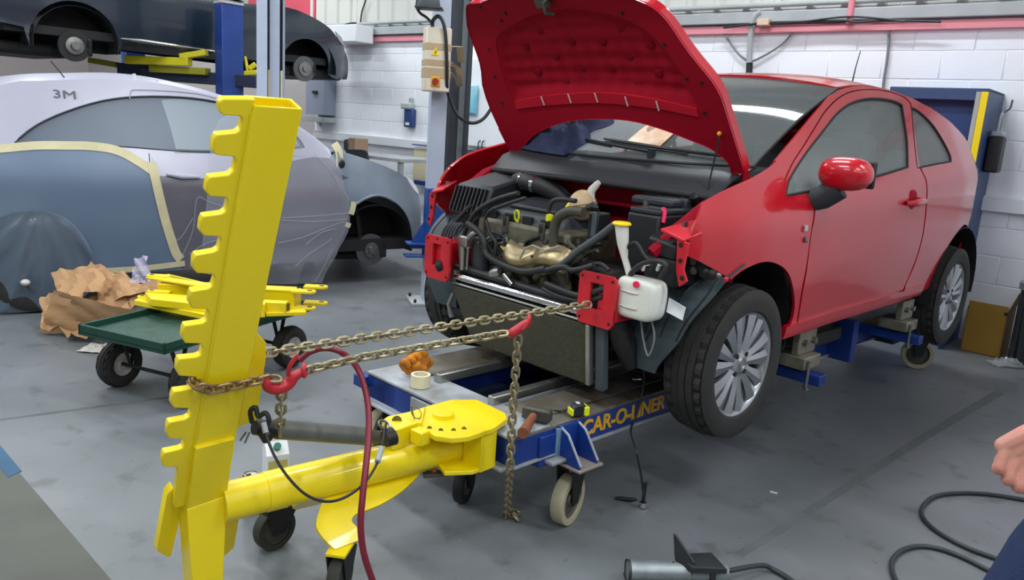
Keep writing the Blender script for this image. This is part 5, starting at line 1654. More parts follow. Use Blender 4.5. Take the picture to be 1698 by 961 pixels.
# tape strips
def strip(name, pts, wpx, m='mask_tape', off=0.004):
    pth = spl([V(p) for p in pts], 4)
    b = MB(KM)
    vs = []
    for i, p in enumerate(pth):
        t = (pth[min(i + 1, len(pth) - 1)] - pth[max(i - 1, 0)]).normalized()
        nn = V((-t.y, t.x)) * (wpx / 2)
        for q in (p + nn, p - nn):
            x, z = KC.S(q.x, q.y)
            vs.append(V((x, -KC.w(x, z) - off, z)))
    b.add(vs, [(2 * i, 2 * i + 1, 2 * i + 3, 2 * i + 2) for i in range(len(pth) - 1)])
    return b.o(name, m, coupe, solid=0.002, off=0)
strip('tape_strip', [(-60, 250), (0, 246), (60, 241), (110, 241), (150, 242), (190, 248), (222, 263), (254, 284)], 14)
strip('tape_strip', [(251, 268), (256, 290), (264, 325), (274, 365), (284, 398), (292, 420), (300, 430)], 15, off=0.006)
strip('tape_strip', [(165, 449), (240, 444), (306, 436)], 9, off=0.008)
strip('tape_strip', [(553, 237), (561, 252), (562, 276)], 12, off=0.012)
strip('tape_strip', [(586, 334), (584, 345), (581, 355)], 9, off=0.012)
strip('tape_strip', [(572, 371), (580, 374)], 8, off=0.012)
MB(KM).ball(KC.at(567, 272, 1, -0.87), (0.03, 0.012, 0.035)).o('wing_hole_plug', 'black_plastic', coupe)
# loose film hanging over the door
fl = KC.tr([(330, 450), (330, 450), (345, 300), (360, 200), (430, 186), (500, 212), (545, 250), (566, 290), (577, 340), (578, 372), (562, 410), (545, 440), (533, 468), (533, 468), (430, 470)])
def wr(x, z):
    return 0.012 + 0.012 * math.sin(6 * x + 22 * z + 2 * math.sin(5 * x)) * max(0, min(1, (1.2 - z)))
KC.panel('loose_film', fl, 'film_clear', coupe, off=0.006, solid=0.0, step=0.05, wr=wr)
for pts in ([(466, 360), (520, 357), (575, 352)], [(464, 364), (520, 366), (574, 362)], [(458, 402), (500, 392), (540, 376), (570, 366)], [(505, 404), (530, 385), (555, 378)], [(488, 440), (510, 420), (535, 404), (548, 394)], [(520, 465), (535, 440), (548, 410)], [(300, 425), (318, 380), (325, 328), (345, 334), (370, 342)], [(520, 255), (545, 280), (560, 305), (576, 330)], [(283, 402), (300, 390), (318, 360)], [(312, 420), (340, 402), (366, 396)]):
    q = [KC.S(*p) for p in pts]
    MB(KM).tube(spl([V((p.x, -KC.w(p.x, p.y) - 0.03, p.y)) for p in q], 5), 0.0022, 5).o('film_crease', 'crease', coupe)
# panel gap, handle, film print
q = [KC.S(*p) for p in [(247, 254), (248, 264), (248, 272)]]
MB(KM).tube([V((p.x, -KC.w(p.x, p.y) - 0.001, p.y)) for p in q], 0.003, 5).o('panel_gap', 'col_dark', coupe)
q = [KC.S(*p) for p in [(215, 164), (217, 152), (226, 149), (280, 151), (330, 156), (370, 166)]]
MB(KM).tube(spl([V((p.x, -KC.w(p.x, p.y) - 0.001, p.y)) for p in q], 4), 0.004, 5).o('panel_gap', 'col_mid', coupe)
q = [KC.S(*p) for p in [(275, 288), (300, 292), (330, 293)]]
MB(KM).tube([V((p.x, -KC.w(p.x, p.y) - 0.02, p.y)) for p in q], [0.012, 0.02, 0.012], 8).o('door_handle', 'film_white', coupe)
p = KC.S(107, 157)
c0 = V((p.x, -KC.w(p.x, p.y) - 0.004, p.y))
tn = (V((p.x, -KC.w(p.x, p.y + 0.1), p.y + 0.1)) - V((p.x, -KC.w(p.x, p.y), p.y))).normalized()
tx = V((1, 0, 0))
tz = tx.cross(tn)
TM = KM @ Matrix(((tx.x, tn.x, tz.x, c0.x), (tx.y, tn.y, tz.y, c0.y), (tx.z, tn.z, tz.z, c0.z), (0, 0, 0, 1)))
txt('3M', 0.085, TM, M('print_grey', (84, 84, 98), 0.5), coupe, 'film_print', bold=0.0, sx=1.4)
for pts, m_, r_ in (([(236, 137), (252, 140), (262, 137)], 'black_plastic', 0.014), ([(224, 135), (228, 136)], 'hook_red', 0.014), ([(222, 122), (224, 132)], 'white_paint', 0.012), ([(84, 101), (96, 115), (107, 129)], 'cable_black', 0.004)):
    q = [KC.at(x, y, 1, -0.45) for x, y in pts]
    MB(KM).tube(q, r_, 8).o('roof_scrap', m_, coupe)

# ---------------------------------------------------------------- dark car on the two-post lift
M('navy_car', (30, 42, 54), 0.25, coat=0.6, noise=(1.2, 0.2))
M('lift_yellow', (206, 192, 24), 0.4)
LC = SideCar(-2.75, 9.90, math.radians(43.35), [(-3.6, 0.6), (-3.3, 0.78), (-2.6, 0.84), (-1, 0.83), (0.0, 0.84), (0.35, 0.80), (0.6, 0.70), (0.78, 0.52)], lambda x: 2.58 - 0.03 * x, 0.45, 0.74)
LM_ = LC.M
lcar = thing('raised_car', 'dark navy car without wheels raised high on the lift', 'car', M=LM_)
xr, xf = LC.S(122, 75).x, LC.S(503, 112).x
def arc(cx, cz, r, a0, a1, n=12):
    return [V((cx + r * math.cos(math.radians(a0 + (a1 - a0) * k / n)), cz + r * 0.97 * math.sin(math.radians(a0 + (a1 - a0) * k / n)))) for k in range(n + 1)]
pb = [LC.S(475, 12), LC.S(505, 22), LC.S(532, 36), LC.S(548, 48), LC.S(562, 66), LC.S(572, 84), LC.S(577, 102), LC.S(576, 128), LC.S(570, 132)]
lo_f = LC.S(556, 131)
ac_f = arc(LC.S(508, 112).x, LC.S(508, 112).y, 0.345, -8, 192)
sl = LC.S(355, 84).y
ac_r = arc(xr + 0.02, LC.S(118, 70).y, 0.40, -12, 192)
side2 = [V((xf + 0.0 - 1.2, 2.62)), V((xf - 0.75, 2.60))] + pb + [lo_f, lo_f] + ac_f + [V((ac_f[-1].x, sl - 0.06)), V((ac_f[-1].x, sl - 0.06)), V((xr + 0.46, sl - 0.02)), V((xr + 0.46, sl - 0.02))] + ac_r + [V((ac_r[-1].x - 0.05, sl + 0.02)), V((ac_r[-1].x - 0.05, sl + 0.02)), V((xr - 0.95, sl + 0.1)), V((xr - 1.0, 2.3)), V((xr - 0.95, 2.6)), V((xr - 0.9, 2.62)), V((xr - 0.9, 2.62))]
s2 = [tuple(p) for p in spl(side2, 2, True)]
LC.panel('body_side', s2, 'navy_car', lcar, step=0.12)
LC.mirror('body_side', s2, 'navy_car', lcar)
hl3 = spl([V((xf - 0.75, 2.60))] + pb, 3)
def lhood(u, v):
    t = u * (len(hl3) - 1)
    i = min(int(t), len(hl3) - 2)
    p = hl3[i].lerp(hl3[i + 1], t - i)
    e = 2 * v - 1
    return V((p.x + 0.15 * (1 - e * e) * u, e * LC.w(p.x, p.y), p.y + 0.02 * (1 - e * e)))
MB(LM_).grid(lhood, 24, 10).o('bonnet', 'navy_car', lcar, solid=0.01)
def lroof(u, v):
    e = 2 * v - 1
    x = xr - 0.85 + (xf - 0.75 - xr + 0.85) * u
    z = interp([(0, 2.62), (0.2, 3.0), (0.35, 3.12), (0.6, 3.1), (1.0, 2.62)], u)
    return V((x, e * (0.80 - 0.45 * (z - 2.6)), z + 0.03 * (1 - e * e)))
MB(LM_).grid(lroof, 20, 10).o('roof', 'navy_car', lcar, solid=0.01)
gl = [(xr - 0.6, 2.63), (xr - 0.45, 2.92), (xr - 0.05, 3.02), (xr + 0.9, 3.02), (xf - 0.95, 2.66)]
LC.panel('side_glass', gl, 'film_glass', lcar, off=0.002)
LC.mirror('side_glass', gl, 'film_glass', lcar)
tail2 = MB(LM_)
tail2.grid(lambda u, v: V((xr - 0.97 - 0.10 * (1 - (2 * v - 1) ** 2), (2 * v - 1) * 0.80, sl + 0.08 + u * (2.62 - sl - 0.08))), 6, 8)
tail2.o('rear_panel', 'navy_car', lcar, solid=0.01)
MB(LM_).box(((xr + xf) / 2 - 0.1, 0, sl + 0.02), (3.5, 1.45, 0.08)).o('floor_pan', 'bay_black', lcar)
MB(LM_).box((xf + 0.25, 0, LC.S(508, 126).y + 0.05), (0.8, 1.3, 0.12)).o('undertray', 'bay_black', lcar, bevel=0.02)
MB(LM_).box((xr - 0.30, 0, LC.S(60, 80).y), (0.7, 1.1, 0.12)).o('rear_silencer', 'bay_black', lcar, bevel=0.04)
p0, p1 = LC.S(200, 64), LC.S(355, 85)
MB(LM_).tube([V((p0.x, -LC.w(p0.x, p0.y) - 0.006, p0.y)), V((p0.x + 0.2, -LC.w(p0.x, p0.y) - 0.012, p0.y)), V((p1.x, -LC.w(p1.x, p1.y) - 0.006, p1.y))], [0.008, 0.022, 0.010], 8).o('sill_trim', 'alu', lcar)
for cx, cz in ((LC.at(122, 76, 1, -0.72)), (LC.at(503, 114, 1, -0.72))) if False else ((LC.at(122, 76, 1, -0.72).x, LC.at(122, 76, 1, -0.72).z), (LC.at(503, 114, 1, -0.72).x, LC.at(503, 114, 1, -0.72).z)):
    c = V((cx, -0.72, cz))
    ds = MB(LM_).lathe([(0.05, 0.0), (0.15, 0.0), (0.15, 0.03), (0.05, 0.03)], c, (0, -1, 0), 32, True).o('brake_disc', 'dark_metal' if cx < -1 else 'disc_grey', lcar)
    MB(LM_).lathe([(0.001, 0.07), (0.04, 0.07), (0.045, 0.05), (0.085, 0.045), (0.09, 0.0)], c, (0, -1, 0), 28).o('wheel_hub', 'steel', ds)
    MB(LM_).box(c + V((0.13, 0.02, 0)), (0.08, 0.1, 0.18)).o('brake_caliper', 'dark_metal', ds, bevel=0.02)
    for s in (-1, 1):
        b = MB(LM_)
        vs, fs = [], []
        for k in range(15):
            a = math.radians(-6 + 192 * k / 14)
            vs += [V((cx + 0.02 + 0.40 * math.cos(a), s * 0.80, cz + 0.0 + 0.38 * math.sin(a))), V((cx + 0.02 + 0.40 * math.cos(a), s * 0.40, cz + 0.38 * math.sin(a)))]
        for k in range(14):
            fs.append((2 * k, 2 * k + 1, 2 * k + 3, 2 * k + 2))
        b.add(vs, fs)
        b.f.append(tuple(2 * k + 1 for k in range(15)))
        b.sm.append(False)
        b.o('wheel_housing', 'bay_black', lcar, solid=0.004)
MB(LM_).panel([tuple(LC.S(*p)) for p in ((556, 52), (566, 62), (572, 76), (567, 74), (560, 64))], lambda x, z: V((x, -LC.w(x, z) - 0.006, z)), (), 0.3).o('headlamp', 'grey_steel', lcar, solid=0.01)

# the lift
lift = thing('vehicle_lift', 'blue two-post vehicle lift with yellow swing arms under the dark car', 'vehicle lift', (Ud(380, 100, 8.45).x, Ud(380, 100, 8.45).y, 0), math.radians(-43))
pa, pb2 = Ud(357, 80, 8.45), Ud(403, 80, 8.45)
pc3 = (pa + pb2) / 2
zt = Ud(380, 10, 8.45).z
RZ3 = Matrix.Rotation(math.radians(-43), 3, 'Z')
def lb_(name, c, size, m, rot=RZ3, bevel=0.006):
    return MB().box(c, size, rot).o(name, m, lift, bevel=bevel)
lp = lb_('lift_post', (pc3.x, pc3.y, zt / 2), (0.17, 0.24, zt), 'blue_paint')
lb_('post_base', (pc3.x, pc3.y, 0.02), (0.5, 0.5, 0.04), 'blue_paint')
lb_('post_cap', (pc3.x, pc3.y, zt + 0.012), (0.19, 0.25, 0.024), 'grey_steel')
MB().ball((pa.x + 0.08, pa.y, zt + 0.03), 0.025, 10, 6).o('cap_light', 'hook_red', lift)
def seg_(name, a, b_, hgt, wid, m):
    a, b_ = V(a), V(b_)
    d = (b_ - a)
    t = d.normalized()
    y = t.cross(V((0, 0, 1))).normalized()
    z = y.cross(t)
    R_ = Matrix((t, y, z)).transposed()
    return MB().box((a + b_) / 2, (d.length, wid, hgt), R_).o(name, m, lift, bevel=0.006)
seg_('carriage', Ud(238, 122, 8.7), Ud(428, 136, 8.5), 0.13, 0.12, M('navy_steel', (26, 36, 62), 0.5))
seg_('carriage_lower', Ud(200, 118, 8.9), Ud(262, 122, 8.8), 0.18, 0.12, 'navy_steel')
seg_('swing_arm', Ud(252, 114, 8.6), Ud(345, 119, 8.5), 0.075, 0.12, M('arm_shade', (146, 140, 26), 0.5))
seg_('swing_arm', Ud(210, 99, 8.55), Ud(315, 103, 8.45), 0.085, 0.10, 'lift_yellow')
seg_('arm_step', Ud(300, 94, 8.44), Ud(343, 87, 8.42), 0.06, 0.09, 'lift_yellow')
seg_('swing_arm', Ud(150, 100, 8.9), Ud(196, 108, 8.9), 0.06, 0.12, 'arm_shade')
seg_('swing_arm', Ud(405, 122, 8.6), Ud(428, 120, 8.6), 0.05, 0.10, 'lift_yellow')
seg_('arm_upright', Ud(413, 114, 8.58), Ud(424, 106, 8.58), 0.05, 0.06, 'lift_yellow')
MB().cyl(Ud(411, 118, 8.58), Ud(406, 94, 8.58), 0.018, n=8).o('arm_pad_post', 'lift_yellow', lift)
for k in (0.0, 0.55):
    q = Ud(225 + 180 * k, 140, 9.0)
fp_ = V((pc3.x, pc3.y, 0)) + V((-math.cos(math.radians(43)), math.sin(math.radians(43)), 0)) * 2.6
lb_('lift_post', (fp_.x, fp_.y, zt / 2), (0.17, 0.24, zt), 'blue_paint')
lb_('post_base', (fp_.x, fp_.y, 0.02), (0.5, 0.5, 0.04), 'blue_paint')
# ---------------------------------------------------------------- columns and wall things
def wframe(P, yaw=0.0):                          # frame at a floor point, aligned with the back wall: x to the right, y towards the wall
    return Matrix.Translation(V((P.x, P.y, 0))) @ Matrix(((-WD.x, -WN.x, 0, 0), (-WD.y, -WN.y, 0, 0), (0, 0, 1, 0), (0, 0, 0, 1))).to_4x4() @ Matrix.Rotation(yaw, 4, 'Z')
def gp(px, py, depth):
    p = Ud(px, py, depth)
    return V((p.x, p.y, 0))
# steel column behind the coupe
FX = lambda P: Matrix.Translation(V((P.x, P.y, 0))) @ Matrix.Rotation(math.radians(18), 4, 'Z')
c1p = gp(450, 100, 7.4)
m1 = FX(c1p)
tcol = thing('steel_column', 'pale grey steel building column behind the masked coupe roof', 'column', M=m1)
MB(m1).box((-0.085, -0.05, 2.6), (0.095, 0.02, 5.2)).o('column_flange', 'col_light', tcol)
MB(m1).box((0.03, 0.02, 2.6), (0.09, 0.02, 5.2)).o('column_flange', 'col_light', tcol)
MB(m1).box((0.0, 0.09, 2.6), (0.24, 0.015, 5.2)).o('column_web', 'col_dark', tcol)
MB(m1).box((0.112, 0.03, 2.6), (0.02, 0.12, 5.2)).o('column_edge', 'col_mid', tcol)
for xx in (-0.02, 0.095):
    MB(m1).box((xx, 0.015, 1.55), (0.022, 0.02, 0.55)).o('edge_guard', 'mask_tape', tcol)
MB(m1).box((0, 0, 0.01), (0.4, 0.4, 0.02)).o('base_plate', 'col_mid', tcol)
# white post with blue foot, dark column and control box
c2p = gp(719, 330, 6.30)
m2 = FX(c2p)
wp2 = thing('white_post', 'white square post with blue gusseted foot beside the red car', 'post', M=m2)
MB(m2).box((0, 0, 2.6), (0.128, 0.10, 5.2)).o('post_tube', 'col_light', wp2, bevel=0.006)
MB(m2).box((0, 0, 0.012), (0.34, 0.30, 0.024)).o('base_plate', 'grey_steel', wp2, bevel=0.004)
for sx_ in (-1, 1):
    for sy_ in (-1, 1):
        MB(m2).cyl((0.14 * sx_, 0.12 * sy_, 0.024), (0.14 * sx_, 0.12 * sy_, 0.05), 0.012, n=6).o('anchor_bolt', 'dark_metal', wp2)
M('foot_blue', (20, 66, 140), 0.4)
MB(m2).box((0.02, -0.04, 0.66), (0.19, 0.12, 0.56)).o('blue_sleeve', 'foot_blue', wp2, bevel=0.006)
b = MB(m2)
b.prism([V((-0.075, -0.09, 0.70)), V((-0.19, -0.09, 0.50)), V((-0.19, -0.09, 0.46)), V((-0.075, -0.09, 0.46))], (0, 0.015, 0))
b.o('gusset', 'foot_blue', wp2)
MB(m2).box((-0.14, -0.06, 0.50), (0.16, 0.14, 0.014)).o('shelf_plate', 'foot_blue', wp2, bevel=0.002)
MB(m2).box((-0.14, -0.06, 0.40), (0.18, 0.14, 0.014)).o('shelf_plate', 'foot_blue', wp2, bevel=0.002)
c3p = gp(757, 200, 6.75)
m3 = FX(c3p)
dc = thing('dark_column', 'dark grey steel column with ribbed face behind the raised bonnet', 'column', M=m3)
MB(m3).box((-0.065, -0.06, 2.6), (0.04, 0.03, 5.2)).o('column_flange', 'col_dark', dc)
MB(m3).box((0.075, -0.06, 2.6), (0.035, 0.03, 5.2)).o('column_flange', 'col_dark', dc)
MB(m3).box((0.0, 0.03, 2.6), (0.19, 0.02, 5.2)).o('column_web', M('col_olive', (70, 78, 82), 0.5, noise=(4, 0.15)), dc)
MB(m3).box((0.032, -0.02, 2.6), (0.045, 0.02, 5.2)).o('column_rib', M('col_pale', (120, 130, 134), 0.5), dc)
MB(m3).box((0, 0, 0.01), (0.34, 0.34, 0.02)).o('base_plate', 'col_dark', dc)
# control box strapped on the column
z0, z1 = Ud(712, 151, 5.9).z, Ud(712, 46, 5.9).z
m4 = m2 @ Matrix.Translation((-0.055, -0.135, (z0 + z1) / 2))
cbx = thing('control_box', 'cream switch box with red isolator taped to the column', 'switch box', M=m4)
hz_ = z1 - z0
M('cream', (224, 216, 196), 0.5, noise=(4, 0.08))
M('brown_tape', (188, 168, 132), 0.5, noise=(6, 0.15))
MB(m4).box((0.0, 0, 0), (0.19, 0.15, hz_)).o('box_body', 'cream', cbx, bevel=0.01)
for fz, hh in ((0.20, 0.05), (-0.05, 0.045), (-0.21, 0.075)):
    MB(m4).box((0.0, 0, fz * hz_), (0.195, 0.155, hh)).o('tape_band', 'brown_tape', cbx, bevel=0.002)
    MB(m4).tube([V((0.09, -0.07, fz * hz_ + 0.01)), V((0.20, 0.10, fz * hz_ - 0.02 + 0.05 * (fz > 0))), V((0.30, 0.45, fz * hz_ - 0.06))], 0.028, 6, flat=0.15).o('tape_strap', 'brown_tape', cbx)
MB(m4).box((-0.015, -0.078, -0.345 * hz_), (0.07, 0.01, 0.075)).o('isolator_plate', 'sign_yellow', cbx, bevel=0.004)
MB(m4).cyl((-0.02, -0.08, -0.345 * hz_), (-0.02, -0.105, -0.345 * hz_), 0.024, n=16).o('isolator_knob', M('knob_red', (150, 36, 36), 0.4), cbx)
b = MB(m4)
b.prism([V((-0.055, -0.0765, 0.03)), V((0.005, -0.0765, 0.03)), V((-0.025, -0.0765, 0.09))], (0, -0.003, 0))
b.o('warning_sign', 'bright_yellow', cbx)
b = MB(m4)
b.tube([V((-0.025, -0.081, 0.07)), V((-0.018, -0.081, 0.055)), V((-0.03, -0.081, 0.053)), V((-0.024, -0.081, 0.038))], 0.0025, 5)
b.o('warning_mark', 'black_plastic', cbx)
kb = MB().tube(spl([Ud(x, y, d) for x, y, d in ((717, 44, 5.82), (718, 34, 5.78), (726, 27, 5.78), (734, 35, 5.78), (739, 60, 5.80), (741, 110, 5.86), (742, 150, 5.96), (752, 180, 6.2), (764, 196, 6.5), (782, 204, 6.5), (800, 198, 6.5), (814, 180, 6.5), (822, 160, 6.5))], 5), 0.014, 8).o('power_cable', 'cable_black', loc=Ud(717, 44, 6.05))
tag(kb, 'black cable looping out of the cream switch box behind the bonnet', 'cable')
kb = MB().tube(spl([Ud(x, y, 5.8) for x, y in ((692, 0), (691, 12), (697, 22), (706, 28), (714, 36), (717, 44))], 5), 0.010, 8).o('lamp_cable', 'cable_black', loc=Ud(717, 44, 6.05))
tag(kb, 'thin black cable from grey floodlight down to the switch box', 'cable')
fl0 = thing('floodlight', 'grey floodlight above the cream switch box', 'lamp', Ud(712, 5, 5.75))
MB().lathe([(0.05, 0.14), (0.075, 0.05), (0.09, -0.02), (0.085, -0.03), (0.001, -0.03)], Ud(711, 8, 5.75), (0, 0, 1), 20).o('lamp_body', 'grey_plastic', fl0)
MB().box(Ud(712, 14, 5.75), (0.20, 0.14, 0.016)).o('lamp_rim', 'dark_plastic', fl0, bevel=0.005)

def wthing(name, label, cat, px, py, group=None):
    P = Uwall(px, py, 0.02)
    return thing(name, label, cat, P, group=group)
def wb2(name, par, x0, y0, x1, y1, th, m, bevel=0.004, off=0.02):   # box on the wall between two pixels
    a, c = Uwall(x0, y0, off), Uwall(x1, y1, off)
    qa, qc = a.dot(WD), c.dot(WD)
    b = MB(WM).box(((qa + qc) / 2, off + th / 2, (a.z + c.z) / 2), (abs(qa - qc), th, abs(a.z - c.z)))
    return b.o(name, m, par, bevel=bevel) if par is not None else b.o(name, m, None, bevel=bevel)
t = wthing('fuse_cabinet', 'grey blue metal fuse cabinet on the wall below the raised car', 'cabinet', 541, 190)
wb2('cabinet_body', t, 527, 70, 556, 192, 0.20, M('cab_grey', (140, 148, 166), 0.5))
wb2('cabinet_handle', t, 539, 152, 546, 157, 0.23, 'dark_metal')
wb2('cabinet_shelf', t, 524, 193, 558, 204, 0.26, 'grey_steel')
MB(WM).cyl((Uwall(541, 215).dot(WD), 0.1, 1.25), (Uwall(541, 215).dot(WD), 0.1, Uwall(541, 204).z), 0.02, n=8).o('cabinet_pipe', 'grey_steel', t)
t = wthing('soap_dispenser', 'blue bottle dispenser with pale nozzle on white block wall', 'dispenser', 683, 212)
wb2('dispenser_bottle', t, 677, 180, 690, 212, 0.08, M('disp_blue', (44, 66, 120), 0.4), 0.02)
wb2('dispenser_label', t, 680, 203, 686, 208, 0.085, 'white_paint', 0.0)
wb2('dispenser_pump', t, 673, 170, 688, 182, 0.10, M('disp_grey', (176, 182, 184), 0.4), 0.02)
wb2('dispenser_mount', t, 682, 162, 686, 172, 0.05, 'grey_steel', 0.01)
t = wthing('wall_cupboard', 'white two-door wall cupboard behind the bonnet edge', 'cupboard', 830, 250)
wb2('cupboard_body', t, 776, 100, 870, 250, 0.22, 'white_paint')
for x0, x1 in ((777, 797), (798, 869)):
    dr_ = wb2('cupboard_door', t, x0 + 0.6, 101, x1 - 0.6, 249, 0.24, 'white_paint', 0.01)
for x0 in (794.5, 801):
    b = MB(WM)
    a_, c_ = Uwall(x0, 233, 0.28), Uwall(x0, 250, 0.28)
    qq = a_.dot(WD)
    b.tube(spl([V((qq, 0.26, a_.z)), V((qq, 0.29, a_.z - 0.02)), V((qq, 0.29, c_.z + 0.02)), V((qq, 0.26, c_.z))], 3), 0.007, 6)
    b.o('cupboard_handle', 'cable_black', t)
po = wb2('blue_bag', None, 774, 140, 792, 190, 0.05, M('turquoise', (80, 176, 200), 0.5, noise=(3, 0.3), rgb2=(180, 220, 232)), 0.02, 0.27)
tag(po, 'turquoise plastic bag hanging beside the dark column', 'bag')
t = wthing('cream_board', 'cream board with blue clamp edges low on the white wall', 'board', 735, 310)
wb2('board_sheet', t, 690, 247, 782, 312, 0.04, M('cream_board', (214, 206, 170), 0.6, noise=(3, 0.1)), 0.003, 0.10)
wb2('board_clamp', t, 689, 240, 783, 248, 0.07, 'bench_blue', 0.004, 0.10)
wb2('board_clamp', t, 692, 305, 783, 311, 0.07, 'bench_blue', 0.004, 0.10)
t = wthing('red_bottle', 'pink red bottle standing on the ledge by the dark column', 'bottle', 773, 246)
q_ = Uwall(773, 240, 0.16)
MB().lathe([(0.001, 0), (0.036, 0.0), (0.036, 0.15), (0.018, 0.19), (0.018, 0.22), (0.001, 0.22)], q_ + V((0, 0, -0.05)), (0, 0, 1), 16).o('bottle_body', M('bottle_pink', (214, 90, 120), 0.4), t)
MB().cyl(q_ + V((0, 0, 0.17)), q_ + V((0, 0, 0.21)), 0.02, n=12).o('bottle_cap', 'white_paint', t)
bx1 = wb2('white_crate', None, 562, 47, 619, 73, 0.30, 'white_paint', 0.01, 0.12)
tag(bx1, 'white rectangular box on the steel rail beside the raised car nose', 'box')
kb = MB().tube(spl([Uwall(x, y, 0.25) for x, y in ((545, 43), (560, 46), (575, 40), (590, 38), (578, 44), (562, 44), (585, 48), (600, 46))], 4), 0.012, 6).o('cable_coil', 'cable_black', loc=Uwall(570, 46, 0.25))
tag(kb, 'tangled black cable lying on top of the white box', 'cable')
# brown box, dark tub and black panel behind the coupe nose
def fbox(name, label, cat, x0, y0, x1, y1, depth, th, m, bevel=0.01):
    a, c = Ud(x0, y0, depth), Ud(x1, y1, depth)
    mm = wframe((a + c) / 2)
    w_ = abs((a - c).dot(WD))
    o = MB(mm).box((0, th / 2, (a.z + c.z) / 2), (max(w_, 0.05), th, abs(a.z - c.z))).o(name, m, None, bevel=bevel, loc=V(((a.x + c.x) / 2, (a.y + c.y) / 2, min(a.z, c.z))))
    tag(o, label, cat)
    return o
bench_z = Ud(600, 252, 9.6).z
wbn = thing('work_table', 'low grey work table against the white wall behind the coupe', 'table', (Ud(600, 252, 9.6).x, Ud(600, 252, 9.6).y, 0))
mm = wframe(Ud(600, 252, 9.6))
MB(mm).box((0.2, 0.1, bench_z - 0.03), (1.5, 0.6, 0.04)).o('table_top', 'grey_steel', wbn, bevel=0.004)
for sx_ in (-0.5, 0.9):
    for sy_ in (-0.15, 0.35):
        MB(mm).box((sx_, sy_, (bench_z - 0.05) / 2), (0.05, 0.05, bench_z - 0.05)).o('table_leg', 'grey_steel', wbn)
def onbench(name, label, cat, x0, x1, ytop, th, m, bevel=0.01, dy=0.0):
    a, c = Ud(x0, ytop, 9.6), Ud(x1, ytop, 9.6)
    u0, u1 = (mm.inverted() @ a).x, (mm.inverted() @ c).x
    hh = a.z - bench_z + 0.012
    o = MB(mm).box(((u0 + u1) / 2, 0.05 + dy, bench_z - 0.008 + hh / 2), (u1 - u0, th, hh)).o(name, m, None, bevel=bevel, loc=mm @ V(((u0 + u1) / 2, 0.05 + dy, bench_z - 0.008)))
    tag(o, label, cat)
onbench('carton', 'small brown cardboard carton behind the masked coupe roof', 'carton', 568, 594, 228, 0.2, M('carton_brown', (150, 124, 104), 0.8))
onbench('dark_tub', 'dark grey plastic tub standing beside the brown carton', 'tub', 548, 566, 230, 0.2, 'dark_plastic', 0.03)
t = thing('black_panel', 'black moulded panel standing on edge behind the coupe wing', 'car panel', mm @ V((0.3, 0, bench_z)))
pa_ = [mm.inverted() @ Ud(x, y, 9.3) for x, y in ((578, 256), (586, 249), (610, 248), (642, 250), (650, 256), (653, 285), (653, 300), (580, 300))]
MB(mm).panel([tuple(q) for q in spl([V((p.x, p.z)) for p in pa_], 3, True)], lambda x, z: V((x, -0.34 + 0.1 * (x - 0.2) ** 2, z)), (), 0.1).o('panel_sheet', 'dark_plastic', t, solid=0.02)
pz = min(p.z for p in pa_)
MB(mm).box((0.22, -0.31, pz / 2), (0.5, 0.03, pz)).o('panel_stand', 'dark_metal', t)
# cables and pipes on the right part of the wall
def wcable(label, pts, r, m, name='wall_cable', off=0.05, cat='cable'):
    o = MB().tube(spl([Uwall(x, y, off) for x, y in pts], 5), r, 8).o(name, m, loc=Uwall(pts[0][0], pts[0][1], off))
    tag(o, label, cat)
wcable('grey bent conduit pipe running down the white wall above the red roof', [(1262, 20), (1254, 26), (1248, 40), (1244, 70), (1242, 122), (1242, 150)], 0.028, 'grey_steel', 'conduit_pipe', 0.09, 'pipe')
wcable('dark sleeve at the lower end of the grey conduit pipe', [(1243, 104), (1242, 128)], 0.031, 'dark_metal', 'pipe_sleeve', 0.09, 'sleeve')
wcable('pale cable drooping to the left of the grey conduit', [(1180, 38), (1195, 48), (1210, 70), (1225, 90), (1238, 100)], 0.010, 'cable_grey')
wcable('pale cable drooping to the right of the grey conduit', [(1318, 50), (1300, 70), (1278, 86), (1256, 98), (1246, 102)], 0.010, 'cable_grey')
wcable('dark cable hanging down the wall beside the blue cabinet', [(1473, 36), (1474, 50), (1473, 80), (1470, 105), (1466, 130), (1464, 150)], 0.012, 'cable_grey')
wcable('bundle of thin cables sagging along the pink rail', [(1200, 46), (1270, 38), (1340, 36), (1400, 34), (1420, 37), (1470, 34), (1560, 36)], 0.010, 'cable_black', off=0.13)
wcable('thin dark cable lying along the grey rail', [(1270, 40), (1330, 36), (1400, 28), (1450, 30), (1500, 36)], 0.008, 'cable_black', off=0.14)
wcable('thin cable hanging on the pale ribbed sheets', [(607, 0), (600, 20), (597, 47)], 0.010, 'cable_black', off=0.07)
jb = wb2('junction_box', None, 1261, 33, 1279, 43, 0.07, M('tan_box', (214, 186, 160), 0.6), 0.004, 0.1)
tag(jb, 'small tan junction box on the pink rail beside the conduit', 'box')
